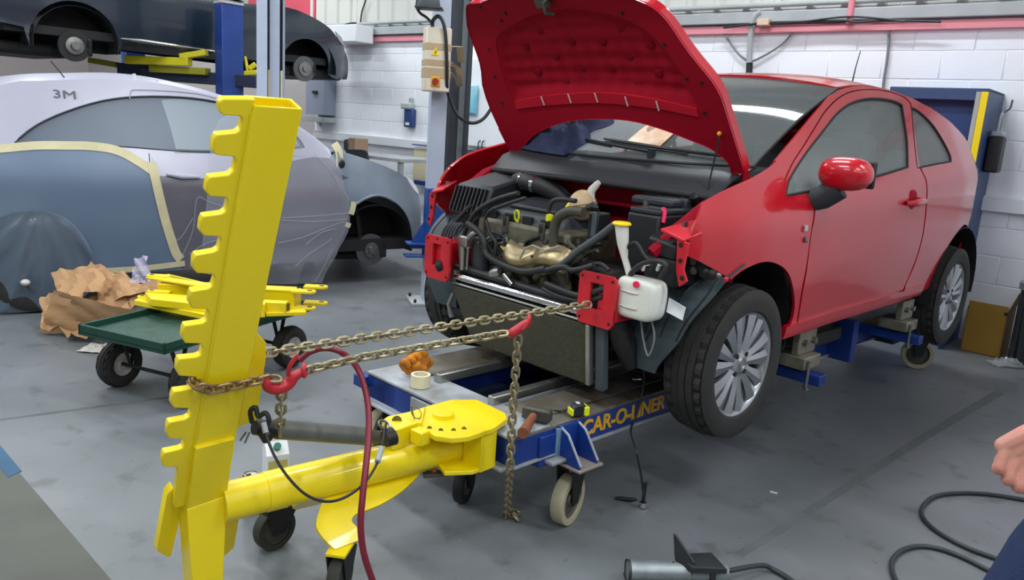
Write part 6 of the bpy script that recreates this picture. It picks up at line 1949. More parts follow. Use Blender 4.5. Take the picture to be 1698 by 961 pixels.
# blue tool cabinet
qR = Uwall(1667, 156).dot(WD)
best = min(((abs(proj(WN * (WDIST + d) + WD * qR + V((0, 0, Uwall(1667, 156).z)))[0] - 1642), d) for d in [0.02 * k for k in range(5, 60)]))
cdp = best[1]
zc = Uwall(1667, 156).z
ql = Uwall(1478, 142, cdp).dot(WD)
qm, cw = (qR + ql) / 2, ql - qR
cab = thing('tool_cabinet', 'open blue steel tool cabinet with yellow edge strip behind the red car', 'cabinet', WM @ V((qm, cdp / 2, 0)))
M('cab_blue', (34, 78, 140), 0.42, noise=(2, 0.12))
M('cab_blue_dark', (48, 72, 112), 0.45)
zs = Up(1590, 232, WN * (WDIST + cdp * 0.5), WN).z
def cbx_(name, c, s_, m, bevel=0.004):
    return MB(WM).box(c, s_).o(name, m, cab, bevel=bevel)
cbx_('back_panel', (qm, 0.03, zc / 2), (cw, 0.02, zc), 'cab_blue')
cbx_('upper_panel', (qm, cdp * 0.80, (zc + zs) / 2), (cw - 0.05, 0.02, zc - zs - 0.02), 'cab_blue')
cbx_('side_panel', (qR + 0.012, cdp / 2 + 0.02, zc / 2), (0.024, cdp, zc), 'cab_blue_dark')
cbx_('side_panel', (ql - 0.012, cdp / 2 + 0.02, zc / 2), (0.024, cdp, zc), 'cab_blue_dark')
cbx_('top_panel', (qm, cdp / 2 + 0.02, zc - 0.012), (cw, cdp, 0.024), 'cab_blue')
cbx_('top_lip', (qm, cdp + 0.015, zc - 0.045), (cw, 0.02, 0.085), 'cab_blue_dark')
cbx_('shelf', (qm, cdp * 0.35, zs), (cw - 0.06, cdp * 0.65, 0.03), 'cab_blue_dark')
cbx_('shelf_box', (qm + 0.05, cdp * 0.4, zs - 0.28), (cw - 0.10, cdp * 0.7, 0.5), 'navy_steel')
cbx_('lower_body', (qm, cdp * 0.45, 0.45), (cw - 0.06, cdp * 0.8, 0.9), 'cab_blue')
cbx_('edge_strip', (qR + 0.022, cdp + 0.032, zc / 2 + 0.15), (0.045, 0.012, zc - 0.35), 'bright_yellow', 0.002)
cbx_('edge_channel', (qR + 0.062, cdp + 0.03, zc / 2 + 0.15), (0.03, 0.012, zc - 0.35), 'grey_steel', 0.002)
cbx_('panel_seam', (qm + 0.05, cdp * 0.80 + 0.012, zc - 0.4), (0.012, 0.012, 0.6), 'cab_blue_dark', 0.001)
for k in range(4):
    cbx_('cabinet_switch', (qR + 0.10, cdp * 0.9, zs - 0.22 - 0.075 * k), (0.03, 0.03, 0.03), 'grey_steel', 0.004)
# black jug hanging on the cabinet side
jp = V((qR - 0.03, cdp * 0.55, 0))
zj0, zj1 = Up(1645, 286, WM @ V((qR - 0.05, cdp * 0.55, 0)), WN).z, Up(1650, 226, WM @ V((qR - 0.05, cdp * 0.55, 0)), WN).z
jug = thing('hanging_lamp', 'black hand lamp with clear hook hanging on the blue cabinet side', 'lamp', WM @ V((qR - 0.06, cdp * 0.55, zj0)))
MB(WM).box((qR - 0.055, cdp * 0.5, (zj0 + zj1) / 2), (0.10, 0.15, zj1 - zj0)).o('lamp_body', 'black_plastic', jug, bevel=0.015)
MB(WM).box((qR - 0.055, cdp * 0.5, zj1 + 0.02), (0.08, 0.13, 0.04)).o('lamp_collar', 'disp_grey', jug, bevel=0.01)
MB(WM).tube(spl([V((qR - 0.055, cdp * 0.5 - 0.05, zj1 + 0.03)), V((qR - 0.055, cdp * 0.5 - 0.045, zj1 + 0.13)), V((qR - 0.055, cdp * 0.5, zj1 + 0.17)), V((qR - 0.055, cdp * 0.5 + 0.045, zj1 + 0.13)), V((qR - 0.055, cdp * 0.5 + 0.05, zj1 + 0.03))], 4), 0.010, 8).o('lamp_handle', 'disp_grey', jug)
MB(WM).tube(spl([V((qR - 0.055, cdp * 0.5, zj1 + 0.17)), V((qR - 0.06, cdp * 0.35, zj1 + 0.19)), V((qR - 0.07, cdp * 0.2, zj1 + 0.22)), V((qR - 0.07, cdp * 0.15, zj1 + 0.28))], 4), 0.007, 6).o('lamp_hook', 'cable_black', jug)
# cardboard boxes, bin and plastic film at the right edge
M('card', (150, 116, 40), 0.8, noise=(3, 0.15), bump=(40, 0.05))
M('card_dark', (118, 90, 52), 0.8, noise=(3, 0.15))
pA, pB = Uz(1592, 580), Uz(1656, 594)
dz = V((pB.x - pA.x, pB.y - pA.y, 0))
mxb = Matrix.Translation(pA) @ Matrix.Rotation(math.atan2(dz.y, dz.x), 4, 'Z')
hb = Up(1600, 497, pA, V((0, 1, 0))).z
bw = dz.length
cbd = thing('cardboard_box', 'open tan cardboard box standing on the floor behind the rear wheel', 'box', M=mxb)
MB(mxb).box((bw / 2, 0.004, hb / 2), (bw, 0.008, hb)).o('box_front', 'card', cbd)
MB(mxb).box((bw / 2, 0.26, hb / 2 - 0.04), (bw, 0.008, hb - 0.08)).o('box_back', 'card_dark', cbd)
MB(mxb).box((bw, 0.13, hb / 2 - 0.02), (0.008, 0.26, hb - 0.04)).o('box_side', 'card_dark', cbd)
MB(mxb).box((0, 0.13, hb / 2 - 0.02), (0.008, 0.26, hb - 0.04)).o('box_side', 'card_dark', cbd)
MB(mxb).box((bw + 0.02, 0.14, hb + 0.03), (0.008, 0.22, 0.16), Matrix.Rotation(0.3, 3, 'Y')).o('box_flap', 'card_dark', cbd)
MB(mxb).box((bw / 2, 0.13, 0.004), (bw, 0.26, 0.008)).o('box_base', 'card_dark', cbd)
MB(mxb).cyl((bw * 0.96, -0.002, hb * 0.86), (bw * 0.96, 0.002, hb * 0.86), 0.014, n=10).o('box_hole', 'bay_black', cbd)
bp = Uz(1712, 606)
bn = thing('waste_bin', 'dark grey plastic waste bin at the right wall', 'bin', (bp.x, bp.y, 0))
hbin = Up(1700, 470, bp, V((0, 1, 0))).z
MB().lathe([(0.001, 0), (0.145, 0), (0.165, hbin - 0.03), (0.155, hbin - 0.03), (0.14, 0.02), (0.001, 0.02)], bp, (0, 0, 1), 32).o('bin_body', M('bin_grey', (40, 44, 50), 0.5), bn)
MB().lathe([(0.165, hbin - 0.05), (0.18, hbin - 0.05), (0.18, hbin), (0.155, hbin), (0.155, hbin - 0.03)], bp, (0, 0, 1), 32).o('bin_rim', M('bin_rim', (104, 110, 116), 0.45), bn)
for k in range(10):
    a = 2 * PI * k / 10
    MB().box(bp + V((0.158 * math.cos(a), 0.158 * math.sin(a), hbin * 0.45)), (0.012, 0.02, hbin * 0.8), Matrix.Rotation(a, 3, 'Z')).o('bin_rib', 'bin_grey', bn)
def crumple(c, rx, ry, h, seed, n=14):
    rnd = random.Random(seed)
    ph = [(rnd.uniform(4, 26) / max(rx, 0.05) * 0.1, rnd.uniform(4, 26) / max(ry, 0.05) * 0.1, rnd.uniform(0, 6), rnd.uniform(0.3, 1)) for _ in range(6)]
    def fn(u, v):
        x, y = (2 * u - 1), (2 * v - 1)
        e = max(0.0, 1 - max(abs(x), abs(y)) ** 2)
        z = 0
        for a, b_, p, k in ph:
            z += k * abs(math.sin(a * x * 3 + b_ * y * 3 + p))
        z = z / 4.0
        return V(c) + V((x * rx + rnd.uniform(-1, 1) * rx * 0.08, y * ry + rnd.uniform(-1, 1) * ry * 0.08, 0.004 + h * (0.15 + 0.85 * e) * z * (0.6 + 0.4 * rnd.random())))
    return MB().grid(fn, n, n, False)
o = crumple(Uz(1672, 606), 0.13, 0.07, 0.09, 5).o('plastic_film', M('clear_film', (206, 214, 216), 0.15, alpha=0.35, coat=0.5), loc=Uz(1672, 606), angle=5)
tag(o, 'clear crumpled plastic film on the floor by the bin', 'plastic film')
o = MB().ball(Uz(1567, 569, 0.012), (0.012, 0.012, 0.012), 8, 6).o('plastic_scrap', 'lime', loc=Uz(1567, 569))
tag(o, 'tiny yellow plastic scrap lying on the floor under the rear wheel', 'scrap')
# ---------------------------------------------------------------- green cart with yellow frames
cv = [Uz(129, 541, 0.36), Uz(272, 574, 0.36)]
cx_ = (cv[1] - cv[0])
cw_ = cx_.length
cl_ = 1.12
MC = Matrix.Translation((cv[0].x, cv[0].y, 0)) @ Matrix.Rotation(math.atan2(cx_.y, cx_.x), 4, 'Z')
pe = MC.inverted() @ Uz(538, 512, 0.34)
cart = thing('flatbed_cart', 'green mesh flatbed cart on four pneumatic wheels', 'cart', M=MC)
M('cart_green', (18, 66, 52), 0.45, noise=(5, 0.2))
M('cart_mesh', (48, 84, 72), 0.55, 0.2, noise=(14, 0.35), bump=(160, 0.4))
M('wheel_white', (206, 206, 200), 0.4, noise=(7, 0.2))
cl_ = max(0.9, min(1.5, pe.y))
cb_ = lambda name, c, s_, m, par=None, bevel=0.003, rot=None: MB(MC).box(c, s_, rot).o(name, m, par or cart, bevel=bevel)
cb_('deck', (cw_ / 2, cl_ / 2, 0.335), (cw_, cl_, 0.012), 'cart_mesh')
cb_('deck_rim', (cw_ / 2, 0.008, 0.345), (cw_, 0.016, 0.055), 'cart_green')
cb_('deck_rim', (cw_ / 2, cl_ - 0.008, 0.345), (cw_, 0.016, 0.055), 'cart_green')
cb_('deck_rim', (0.008, cl_ / 2, 0.345), (0.016, cl_, 0.055), 'cart_green')
cb_('deck_rim', (cw_ - 0.008, cl_ / 2, 0.345), (0.016, cl_, 0.055), 'cart_green')
def cwheel(x, y):
    r = 0.125
    c = V((x, y, r))
    b = MB(MC)
    tyre_mb(b, c, (1, 0, 0), r, 0.08, 0.062, 45, True)
    wv = b.o('wheel_tyre', 'tyre', cart)
    MB(MC).lathe([(0.001, -0.02), (0.02, -0.03), (0.022, -0.012), (0.05, -0.01), (0.064, -0.032), (0.066, -0.03), (0.066, 0.03), (0.064, 0.032), (0.05, 0.01), (0.022, 0.012), (0.02, 0.03), (0.001, 0.02)], c, (1, 0, 0), 28).o('wheel_disc', 'wheel_white', wv)
    return wv
w1 = MC.inverted() @ Uz(205, 637)
w3 = MC.inverted() @ Uz(487, 578)
xs_ = (max(0.0, min(0.1, w1.x)), cw_ - 0.04)
for y in (0.20, cl_ - 0.16):
    for x in (0.04, cw_ - 0.04):
        cwheel(x, y)
    MB(MC).cyl((0.0, y, 0.125), (cw_, y, 0.125), 0.010, n=8).o('axle', 'dark_metal', cart)
    for x in (0.12, cw_ - 0.12):
        MB(MC).tube([V((x, y - 0.06, 0.33)), V((x, y, 0.125)), V((x, y + 0.06, 0.33))], 0.012, 6).o('axle_bracket', 'dark_metal', cart)
cb_('under_beam', (cw_ / 2, cl_ / 2, 0.31), (0.05, cl_ - 0.1, 0.03), 'dark_metal')
# yellow steel frames lying on the cart
def ybeam(name, par, a, b_, hgt, wid, bevel=0.003, m='yellow'):
    a, b_ = V(a), V(b_)
    t = (b_ - a).normalized()
    y = t.cross(V((0, 0, 1))).normalized()
    R_ = Matrix((t, y, y.cross(t))).transposed()
    return MB().box((a + b_) / 2, ((b_ - a).length, wid, hgt), R_).o(name, m, par, bevel=bevel)
def lug(par, c, d, r, th=0.014):
    c, d = V(c), V(d).normalized()
    y = d.cross(V((0, 0, 1))).normalized()
    pts = [c - d * 0.10 - y * r, c - y * r]
    for k in range(1, 8):
        a = -PI / 2 + PI * k / 8
        pts.append(c + d * (r * math.cos(a)) + y * (r * math.sin(a)))
    pts += [c + y * r, c - d * 0.10 + y * r]
    MB().prism(pts, (0, 0, th)).o('lug', 'yellow', par, bevel=0.002)
    MB().cyl(c + V((0, 0, -0.002)), c + V((0, 0, th + 0.002)), r * 0.42, n=12).o('lug_hole', 'hole_dark', par)
zd = 0.374
yf = thing('yellow_channel_frame', 'long yellow channel frame with pinned lugs on the green cart', 'frame', Uz(420, 500, zd))
A0, A1 = Uz(262, 486, zd + 0.05), Uz(487, 497, zd + 0.05)
ybeam('web', yf, A0, A1, 0.105, 0.012)
ybeam('top_flange', yf, A0 + V((0, 0.04, 0.052)), A1 + V((0, 0.04, 0.052)), 0.012, 0.10)
ybeam('bottom_flange', yf, A0 + V((0, 0.04, -0.045)), A1 + V((0, 0.04, -0.045)), 0.012, 0.10)
td_ = (A1 - A0).normalized()
ybeam('end_plate', yf, A1 + V((0, -0.01, 0)), A1 + V((0.01, 0.10, 0)), 0.10, 0.012)
for k, (dx, dy, dz_) in enumerate(((0.09, 0.0, 0.046), (0.13, 0.11, 0.052), (0.09, 0.0, -0.050), (0.13, 0.11, -0.044))):
    lug(yf, A1 + td_ * dx + V((0, dy, dz_)), td_, 0.036)
lug(yf, Uz(252, 459, zd + 0.125), -td_, 0.03)
ybeam('web', yf, Uz(278, 466, zd + 0.07), Uz(340, 481, zd + 0.07), 0.09, 0.012)
ybeam('top_flange', yf, Uz(250, 459, zd + 0.125), Uz(345, 474, zd + 0.125), 0.012, 0.07)
y2 = thing('yellow_flat_frame', 'low yellow flat frame with tapered tip at the cart front', 'frame', Uz(300, 500, zd))
B0, B1 = Uz(224, 498, zd + 0.02), Uz(335, 517, zd + 0.02)
b = MB()
b.prism([Uz(x, y, zd + 0.035) for x, y in ((222, 497), (232, 492), (330, 506), (360, 514), (345, 522))][::-1], (0, 0, -0.03))
b.o('flat_bar', 'yellow', y2, bevel=0.003)
b = MB()
b.prism([Uz(x, y, zd + 0.075) for x, y in ((240, 484), (330, 490), (340, 505), (250, 495))][::-1], (0, 0, -0.04))
b.o('side_rail', 'yellow', y2, bevel=0.003)
lug(y2, Uz(236, 494, zd + 0.03), -td_, 0.026)
lug(y2, Uz(252, 485, zd + 0.065), -td_, 0.026)
y3 = thing('yellow_tube_stub', 'short yellow square tube stub lying against the channel frame', 'tube', Uz(455, 508, zd))
ybeam('tube', y3, Uz(436, 507, zd + 0.045), Uz(476, 509, zd + 0.045), 0.06, 0.06)
ybeam('tube_mouth', y3, Uz(476, 509, zd + 0.045), Uz(477.5, 509.2, zd + 0.045), 0.042, 0.042, 0.001, 'hole_dark')
ybeam('flat_tab', y3, Uz(440, 519, zd + 0.012), Uz(507, 517, zd + 0.012), 0.022, 0.07)
ybeam('collar', y3, Uz(420, 512, zd + 0.04), Uz(440, 512, zd + 0.04), 0.075, 0.085)
# brown masking paper
M('kraft', (182, 142, 100), 0.75, noise=(4, 0.15), bump=(20, 0.1))
kp_ = thing('masking_paper', 'heap of crumpled brown masking paper beside the green cart', 'paper', Uz(170, 560))
def sheet(corners, seed, amp, n=8):
    rnd = random.Random(seed)
    ph = [(rnd.uniform(2, 9), rnd.uniform(2, 9), rnd.uniform(0, 6)) for _ in range(5)]
    c = [V(p) for p in corners]
    nn = (c[1] - c[0]).cross(c[3] - c[0]).normalized()
    def fn(u, v):
        p = c[0].lerp(c[1], u).lerp(c[3].lerp(c[2], u), v)
        z = sum(abs(math.sin(a * u + b_ * v + q)) for a, b_, q in ph) / 5 - 0.5
        return p + nn * (z * amp * 2.2) + V((rnd.uniform(-1, 1), rnd.uniform(-1, 1), rnd.uniform(-1, 1))) * amp * 0.10
    return MB().grid(fn, n, n, False)
kd = 4.95
for k, (q, amp, dd_) in enumerate((([(84, 450), (150, 432), (185, 470), (95, 500)], 0.05, 0.0), ([(150, 432), (215, 455), (250, 480), (165, 500)], 0.06, 0.05), ([(64, 487), (130, 485), (135, 530), (68, 545)], 0.05, -0.02), ([(120, 495), (200, 475), (215, 515), (130, 545)], 0.07, -0.08), ([(190, 480), (270, 460), (275, 490), (180, 520)], 0.05, 0.0), ([(85, 520), (155, 510), (150, 552), (110, 555)], 0.05, -0.10))):
    ds = [kd + dd_ + (0.06 if j > 1 else 0.16) * (1 if j in (0, 1) else -1) for j in range(4)]
    sheet([Ud(x, y, d) for (x, y), d in zip(q, ds)], 20 + k, amp).o('paper_sheet', 'kraft', kp_, angle=24)
b = MB()
sheet([Uz(70, 548, 0.02), Uz(190, 560, 0.02), Uz(250, 520, 0.30), Uz(90, 480, 0.30)], 44, 0.04, 14).o('paper_sheet', 'kraft', kp_, angle=24)
o = sheet([Ud(218, 470, 4.75), Ud(252, 468, 4.75), Ud(244, 424, 4.8), Ud(224, 430, 4.8)], 61, 0.03, 9).o('plastic_bag', M('bag_lilac', (196, 190, 216), 0.25, alpha=0.6), loc=Ud(234, 470, 4.75), angle=8)
tag(o, 'small clear lilac plastic bag on top of the brown paper', 'bag')
o = crumple(Uz(163, 580), 0.09, 0.07, 0.06, 9, 10).o('white_rag', M('rag_white', (196, 194, 184), 0.8), loc=Uz(163, 580), angle=8)
tag(o, 'white crumpled scrap on the floor under the brown paper', 'rag')

# ---------------------------------------------------------------- things on the bench
ZB = ZT + 0.008
p = Uz(697, 640, ZB)
o = MB().lathe([(0.030, 0.001), (0.040, 0.001), (0.040, 0.052), (0.030, 0.052)], p, (0, 0, 1), 36, True).o('tape_roll', M('tape_cream', (226, 218, 186), 0.6), loc=p)
tag(o, 'roll of cream masking tape on the white bench corner', 'tape roll')
p = Uz(692, 622, ZB)
gl_ = thing('work_glove', 'crumpled orange work glove lying behind the tape roll', 'glove', p)
M('orange', (214, 134, 26), 0.7, noise=(14, 0.5), rgb2=(120, 62, 16), bump=(30, 0.3))
def glove(u, v):
    a, e = 2 * PI * u, -PI / 2 + PI * v
    r = 1 + 0.18 * math.sin(3 * a + 4 * e) + 0.12 * math.sin(7 * a - 3 * e)
    return p + V((0.055 * r * math.cos(a) * math.cos(e), 0.04 * r * math.sin(a) * math.cos(e), 0.05 + 0.05 * r * math.sin(e)))
MB().grid(glove, 28, 16).o('glove_palm', 'orange', gl_)
for k in range(4):
    f0 = p + V((-0.05 + 0.022 * k, -0.02 + 0.012 * k, 0.03 + 0.012 * k))
    MB().tube(spl([f0, f0 + V((-0.012, -0.02, 0.03)), f0 + V((0.006, -0.03, 0.045)), f0 + V((0.02, -0.024, 0.02))], 3), [0.014] * 9 + [0.009], 8).o('glove_finger', 'orange', gl_)
# hammer
h0, h1 = Uz(867, 718, ZB + 0.022), Uz(884, 690, ZB + 0.03)
hm = thing('hammer', 'heavy hammer with short worn red brown handle on the bench top', 'hammer', Uz(880, 700, ZB))
MB().tube([h0, h0.lerp(h1, 0.3), h1], [0.021, 0.018, 0.015], 14).o('hammer_handle', M('handle_brown', (140, 84, 58), 0.55, noise=(9, 0.3)), hm)
g0, g1 = Uz(868, 680, ZB + 0.032), Uz(914, 690, ZB + 0.032)
R_ = Matrix.Rotation(math.atan2((g1 - g0).y, (g1 - g0).x), 3, 'Z')
MB().box((g0 + g1) / 2, ((g1 - g0).length, 0.045, 0.048), R_).o('hammer_head', 'dirty_steel', hm, bevel=0.008)
# tape measure
q0 = Uz(958, 688, ZB)
mz = Matrix.Translation(q0) @ Matrix.Rotation(0.35, 4, 'Z')
tm = thing('tape_measure', 'black and yellow pocket tape measure on the bench edge', 'tape measure', M=mz)
b = MB(mz)
b.prism([V((x, -0.02, z)) for x, z in ((-0.032, 0.001), (0.034, 0.001), (0.034, 0.03), (0.022, 0.044), (0.0, 0.05), (-0.02, 0.044), (-0.033, 0.025))], (0, 0.04, 0))
b.o('measure_case', 'black_plastic', tm, bevel=0.005)
MB(mz).box((0.026, -0.004, 0.022), (0.022, 0.046, 0.036)).o('measure_side', 'lime', tm, bevel=0.004)
MB(mz).box((-0.031, 0, 0.018), (0.010, 0.042, 0.026)).o('measure_side', 'lime', tm, bevel=0.003)
MB(mz).box((-0.004, -0.0, 0.0505), (0.014, 0.02, 0.002)).o('measure_print', 'white_paint', tm)
MB(mz).box((0.0385, 0, 0.008), (0.006, 0.02, 0.014)).o('measure_hook', 'dark_metal', tm)
o = MB().tube(spl([Uz(938, 683, ZB + 0.005), Uz(930, 681, ZB + 0.004), Uz(918, 680, ZB + 0.01)], 4), 0.003, 6).o('belt_loop', 'cable_black', tm)
# socket and lead on the bench, lead hanging to the floor
o = MB().lathe([(0.001, -0.02), (0.012, -0.02), (0.014, 0.0), (0.009, 0.02), (0.001, 0.02)], Uz(1057, 628, ZT + 0.04), (0.8, -0.4, 0.2), 12).o('bolt_socket', 'chrome', loc=Uz(1057, 628, ZT + 0.02))
tag(o, 'bright chrome socket lying on the bench by the wheel liner', 'socket')
ends = Uz(1066, 838, 0.012)
ld = [CARM @ Uc(1068, 600, 1, -0.50), CARM @ Uc(1067, 640, 1, -0.505), CARM @ Uc(1058, 680, 1, -0.51), CARM @ Uc(1050, 700, 1, -0.51), CARM @ Uc(1046, 716, 1, -0.51), Ud(1054, 745, 2.98), Ud(1062, 780, 3.02), Ud(1066, 810, 3.05), ends + V((0, 0, 0.03)), ends]
lt = thing('test_lead', 'thin dark lead hanging off the bench with chrome tip on the floor', 'cable', ends)
MB().tube(spl(ld, 5), 0.0045, 8).o('lead_wire', 'cable_black', lt)
MB().tube([ends + V((0, 0, 0.10)), ends + V((0, 0, 0.02))], 0.008, 8).o('lead_grip', 'black_plastic', lt)
MB().lathe([(0.001, -0.012), (0.014, -0.010), (0.015, 0.012), (0.001, 0.014)], ends + V((0, 0, 0.004)), (0, 0, 1), 12).o('lead_tip', 'chrome', lt)
o = MB().tube([Uz(1020, 825, 0.008), Uz(1030, 826, 0.009), Uz(1046, 828, 0.009), Uz(1056, 828, 0.006)], [0.005, 0.009, 0.009, 0.004], 10).o('metal_punch', 'dark_metal', loc=Uz(1038, 827))
tag(o, 'small dark metal punch lying on the floor beside the hanging lead', 'tool')
o = MB().box(Uz(1283, 816, 0.003), (0.03, 0.008, 0.004), Matrix.Rotation(-0.5, 3, 'Z')).o('paper_scrap', 'white_paint', loc=Uz(1283, 816))
tag(o, 'tiny white paper scrap on the bare floor before the front wheel', 'paper')
# ---------------------------------------------------------------- carton and can behind the tower
p = Uz(457, 826)
p = V((p.x, p.y, 0))
zc1 = Ud(455, 745, (p - CAM).dot(CF)).z
mk = Matrix.Translation(p) @ Matrix.Rotation(0.5, 4, 'Z')
mc_ = thing('milk_carton', 'white gable-top carton with green cap behind the yellow arm', 'carton', M=mk)
hh = 0.20
MB(mk).box((0, 0, hh / 2), (0.085, 0.085, hh)).o('carton_body', 'white_paint', mc_, bevel=0.002)
MB(mk).add([V((-0.0425, -0.0425, hh)), V((0.0425, -0.0425, hh)), V((0.0425, 0.0425, hh)), V((-0.0425, 0.0425, hh)), V((-0.0425, 0, hh + 0.045)), V((0.0425, 0, hh + 0.045))], [(0, 1, 5, 4), (2, 3, 4, 5), (1, 2, 5), (3, 0, 4), (3, 2, 1, 0)], False).o('carton_gable', 'white_paint', mc_)
MB(mk).box((0, 0, hh + 0.055), (0.085, 0.004, 0.022)).o('carton_crimp', 'white_paint', mc_)
MB(mk).cyl((0.0, -0.022, hh + 0.022), (0.0, -0.036, hh + 0.036), 0.014, n=14).o('carton_cap', M('cap_green', (30, 110, 84), 0.45), mc_)
MB(mk).box((0.0, -0.0432, hh * 0.72), (0.07, 0.001, 0.07)).o('carton_print', M('carton_print', (196, 186, 110), 0.6), mc_)
p = Uz(416, 785, 0.155)
p = V((p.x, p.y, 0))
can = thing('drinks_can', 'open silver and black drinks can behind the yellow arm', 'can', p)
MB().lathe([(0.001, 0.003), (0.026, 0.0), (0.033, 0.012), (0.033, 0.140), (0.027, 0.154)], p, (0, 0, 1), 32).o('can_body', 'black_plastic', can)
MB().lathe([(0.027, 0.154), (0.0275, 0.157), (0.026, 0.157), (0.025, 0.152), (0.001, 0.152)], p, (0, 0, 1), 32).o('can_lid', 'alu', can)
MB().box(p + V((-0.008, -0.004, 0.1535)), (0.018, 0.010, 0.002), Matrix.Rotation(0.6, 3, 'Z')).o('can_tab', 'bay_black', can)
MB().lathe([(0.0333, 0.128), (0.0333, 0.140), (0.0272, 0.1545), (0.027, 0.153)], p, (0, 0, 1), 32).o('can_shoulder', 'steel', can)

# ---------------------------------------------------------------- foot pump and its hose
a_, c_ = Uz(1040, 945, 0.045), Uz(1205, 950, 0.045)
fd = (c_ - a_).normalized()
fy = V((-fd.y, fd.x, 0))
MP = Matrix(((fd.x, fy.x, 0, a_.x), (fd.y, fy.y, 0, a_.y), (0, 0, 1, 0), (0, 0, 0, 1)))
L_ = (c_ - a_).length
fp2 = thing('foot_pump', 'grey air hydraulic foot pump with black pedal at the lower edge', 'pump', M=MP)
M('pump_alu', (150, 158, 160), 0.4, 0.6, noise=(16, 0.35))
M('pump_black', (40, 44, 46), 0.45, noise=(20, 0.3))
MB(MP).lathe([(0.001, 0.0), (0.030, 0.0), (0.036, 0.004), (0.036, 0.008), (0.0355, 0.21)], V((0, 0, 0.045)), (1, 0, 0), 28).o('pump_cylinder', 'pump_alu', fp2)
MB(MP).lathe([(0.0372, -0.002), (0.0372, 0.008), (0.033, 0.010)], V((0, 0, 0.045)), (1, 0, 0), 28).o('cylinder_cap', 'pump_black', fp2)
MB(MP).tube([V((0.20, 0, 0.045)), V((L_, 0, 0.045))], 0.030, 20).o('pump_body', M('pump_body', (112, 122, 122), 0.5), fp2)
b = MB(MP)
b.prism([V((0.17, -0.03, 0.01)), V((0.21, -0.03, 0.01)), V((0.215, -0.03, 0.10)), V((0.165, 0.035, 0.16)), V((0.155, 0.04, 0.165)), V((0.165, 0.03, 0.09))], (0.006, 0.004, 0.0))
b.o('front_plate', 'pump_black', fp2, bevel=0.002)
b = MB(MP)
b.prism([V((0.175, 0.03, 0.09)), V((0.30, 0.05, 0.088)), V((0.325, -0.04, 0.082)), V((0.205, -0.04, 0.084))], (0, 0, 0.006))
b.o('pedal', 'pump_black', fp2, bevel=0.002)
MB(MP).box((0.265, -0.039, 0.077), (0.125, 0.004, 0.018)).o('pedal_lip', 'pump_black', fp2, bevel=0.001)
MB(MP).box((0.285, -0.03, 0.04), (0.02, 0.015, 0.085)).o('pedal_leg', 'pump_black', fp2, bevel=0.002)
MB(MP).box((0.15, 0, 0.004), (0.30, 0.10, 0.008)).o('pump_base', 'pump_black', fp2, bevel=0.002)
MB(MP).cyl((0.205, -0.04, 0.02), (0.225, -0.08, 0.005), 0.010, n=10).o('release_lever', 'caster_tread', fp2)
MB(MP).cyl((0.31, 0.0, 0.055), (0.35, 0.0, 0.055), 0.010, n=10).o('hose_coupling', 'steel', fp2)
MB(MP).cyl((0.155, 0.0, 0.0802), (0.155, 0.0, 0.0815), 0.004, n=8).o('cylinder_vent', 'bay_black', fp2)
e0 = MP @ V((0.35, 0, 0.055))
hp_ = [e0, Uz(1262, 937, 0.03), Uz(1285, 945, 0.012), Uz(1312, 962, 0.010), Uz(1345, 990, 0.010), Uz(1400, 1020, 0.010), Uz(1460, 1025, 0.010), Uz(1495, 1000, 0.010)]
h2_ = [(1490, 972), (1480, 948), (1480, 928), (1496, 912), (1525, 905), (1560, 910), (1600, 925), (1640, 945), (1690, 967), (1740, 985), (1790, 990)]
h1_ = [(1800, 975), (1760, 960), (1700, 942), (1645, 923), (1612, 911), (1580, 896), (1548, 876), (1530, 856), (1531, 838), (1552, 822), (1590, 817), (1640, 819), (1698, 828), (1760, 838), (1850, 850), (1960, 850)]
o = MB().tube(spl(hp_ + [Uz(x, y, 0.010) for x, y in h2_ + h1_], 6), 0.0092, 10).o('pump_hose', M('hose_black', (44, 52, 54), 0.45), loc=Uz(1530, 856))
tag(o, 'long black rubber hose looping over the floor from the foot pump', 'hose')
# ---------------------------------------------------------------- person at the right edge
KN = Ud(1692, 764, 1.50)                         # knuckles of the hanging left fist
pf = V((-0.93, 0.37, 0)).normalized()
pr = V((pf.y, -pf.x, 0))
hand_x, hand_y = -0.285, 0.33
pc0 = V((KN.x, KN.y, 0)) - pr * hand_x - pf * hand_y
PM = Matrix(((pr.x, pf.x, 0, pc0.x), (pr.y, pf.y, 0, pc0.y), (0, 0, 1, 0), (0, 0, 0, 1)))   # x to the person's right, y forward
hz0 = KN.z
person = thing('person', 'person in blue jeans at the right edge with one fist hanging', 'person', M=PM)
M('skin', (202, 146, 128), 0.5, noise=(22, 0.12), rgb2=(212, 134, 118), bump=(120, 0.08), sss=0.1)
M('denim', (30, 48, 86), 0.85, noise=(30, 0.2), bump=(200, 0.2))
M('navy_top', (34, 42, 62), 0.85, bump=(60, 0.1))
M('hair_brown', (62, 48, 38), 0.8, bump=(80, 0.5))
def rem(o, vox, it=6):
    md = o.modifiers.new('skin_over', 'REMESH')
    md.mode = 'VOXEL'
    md.voxel_size = vox
    md.use_smooth_shade = True
    ms = o.modifiers.new('relax', 'SMOOTH')
    ms.factor = 0.5
    ms.iterations = it
    return o
def limb(b, pts, rs, n=12):
    q = spl([V(p) for p in pts], 4)
    rr = []
    for i in range(len(pts) - 1):
        for k in range(4):
            rr.append(rs[i] + (rs[i + 1] - rs[i]) * k / 4)
    rr.append(rs[-1])
    b.tube(q, rr, n)
    b.ball(pts[0], rs[0], 12, 8)
    b.ball(pts[-1], rs[-1], 12, 8)
SH, HIP = 1.50, 0.99
WR = {-1: V((hand_x, hand_y - 0.052, hz0 + 0.072)), 1: V((0.30, 0.03, hz0 + 0.06))}
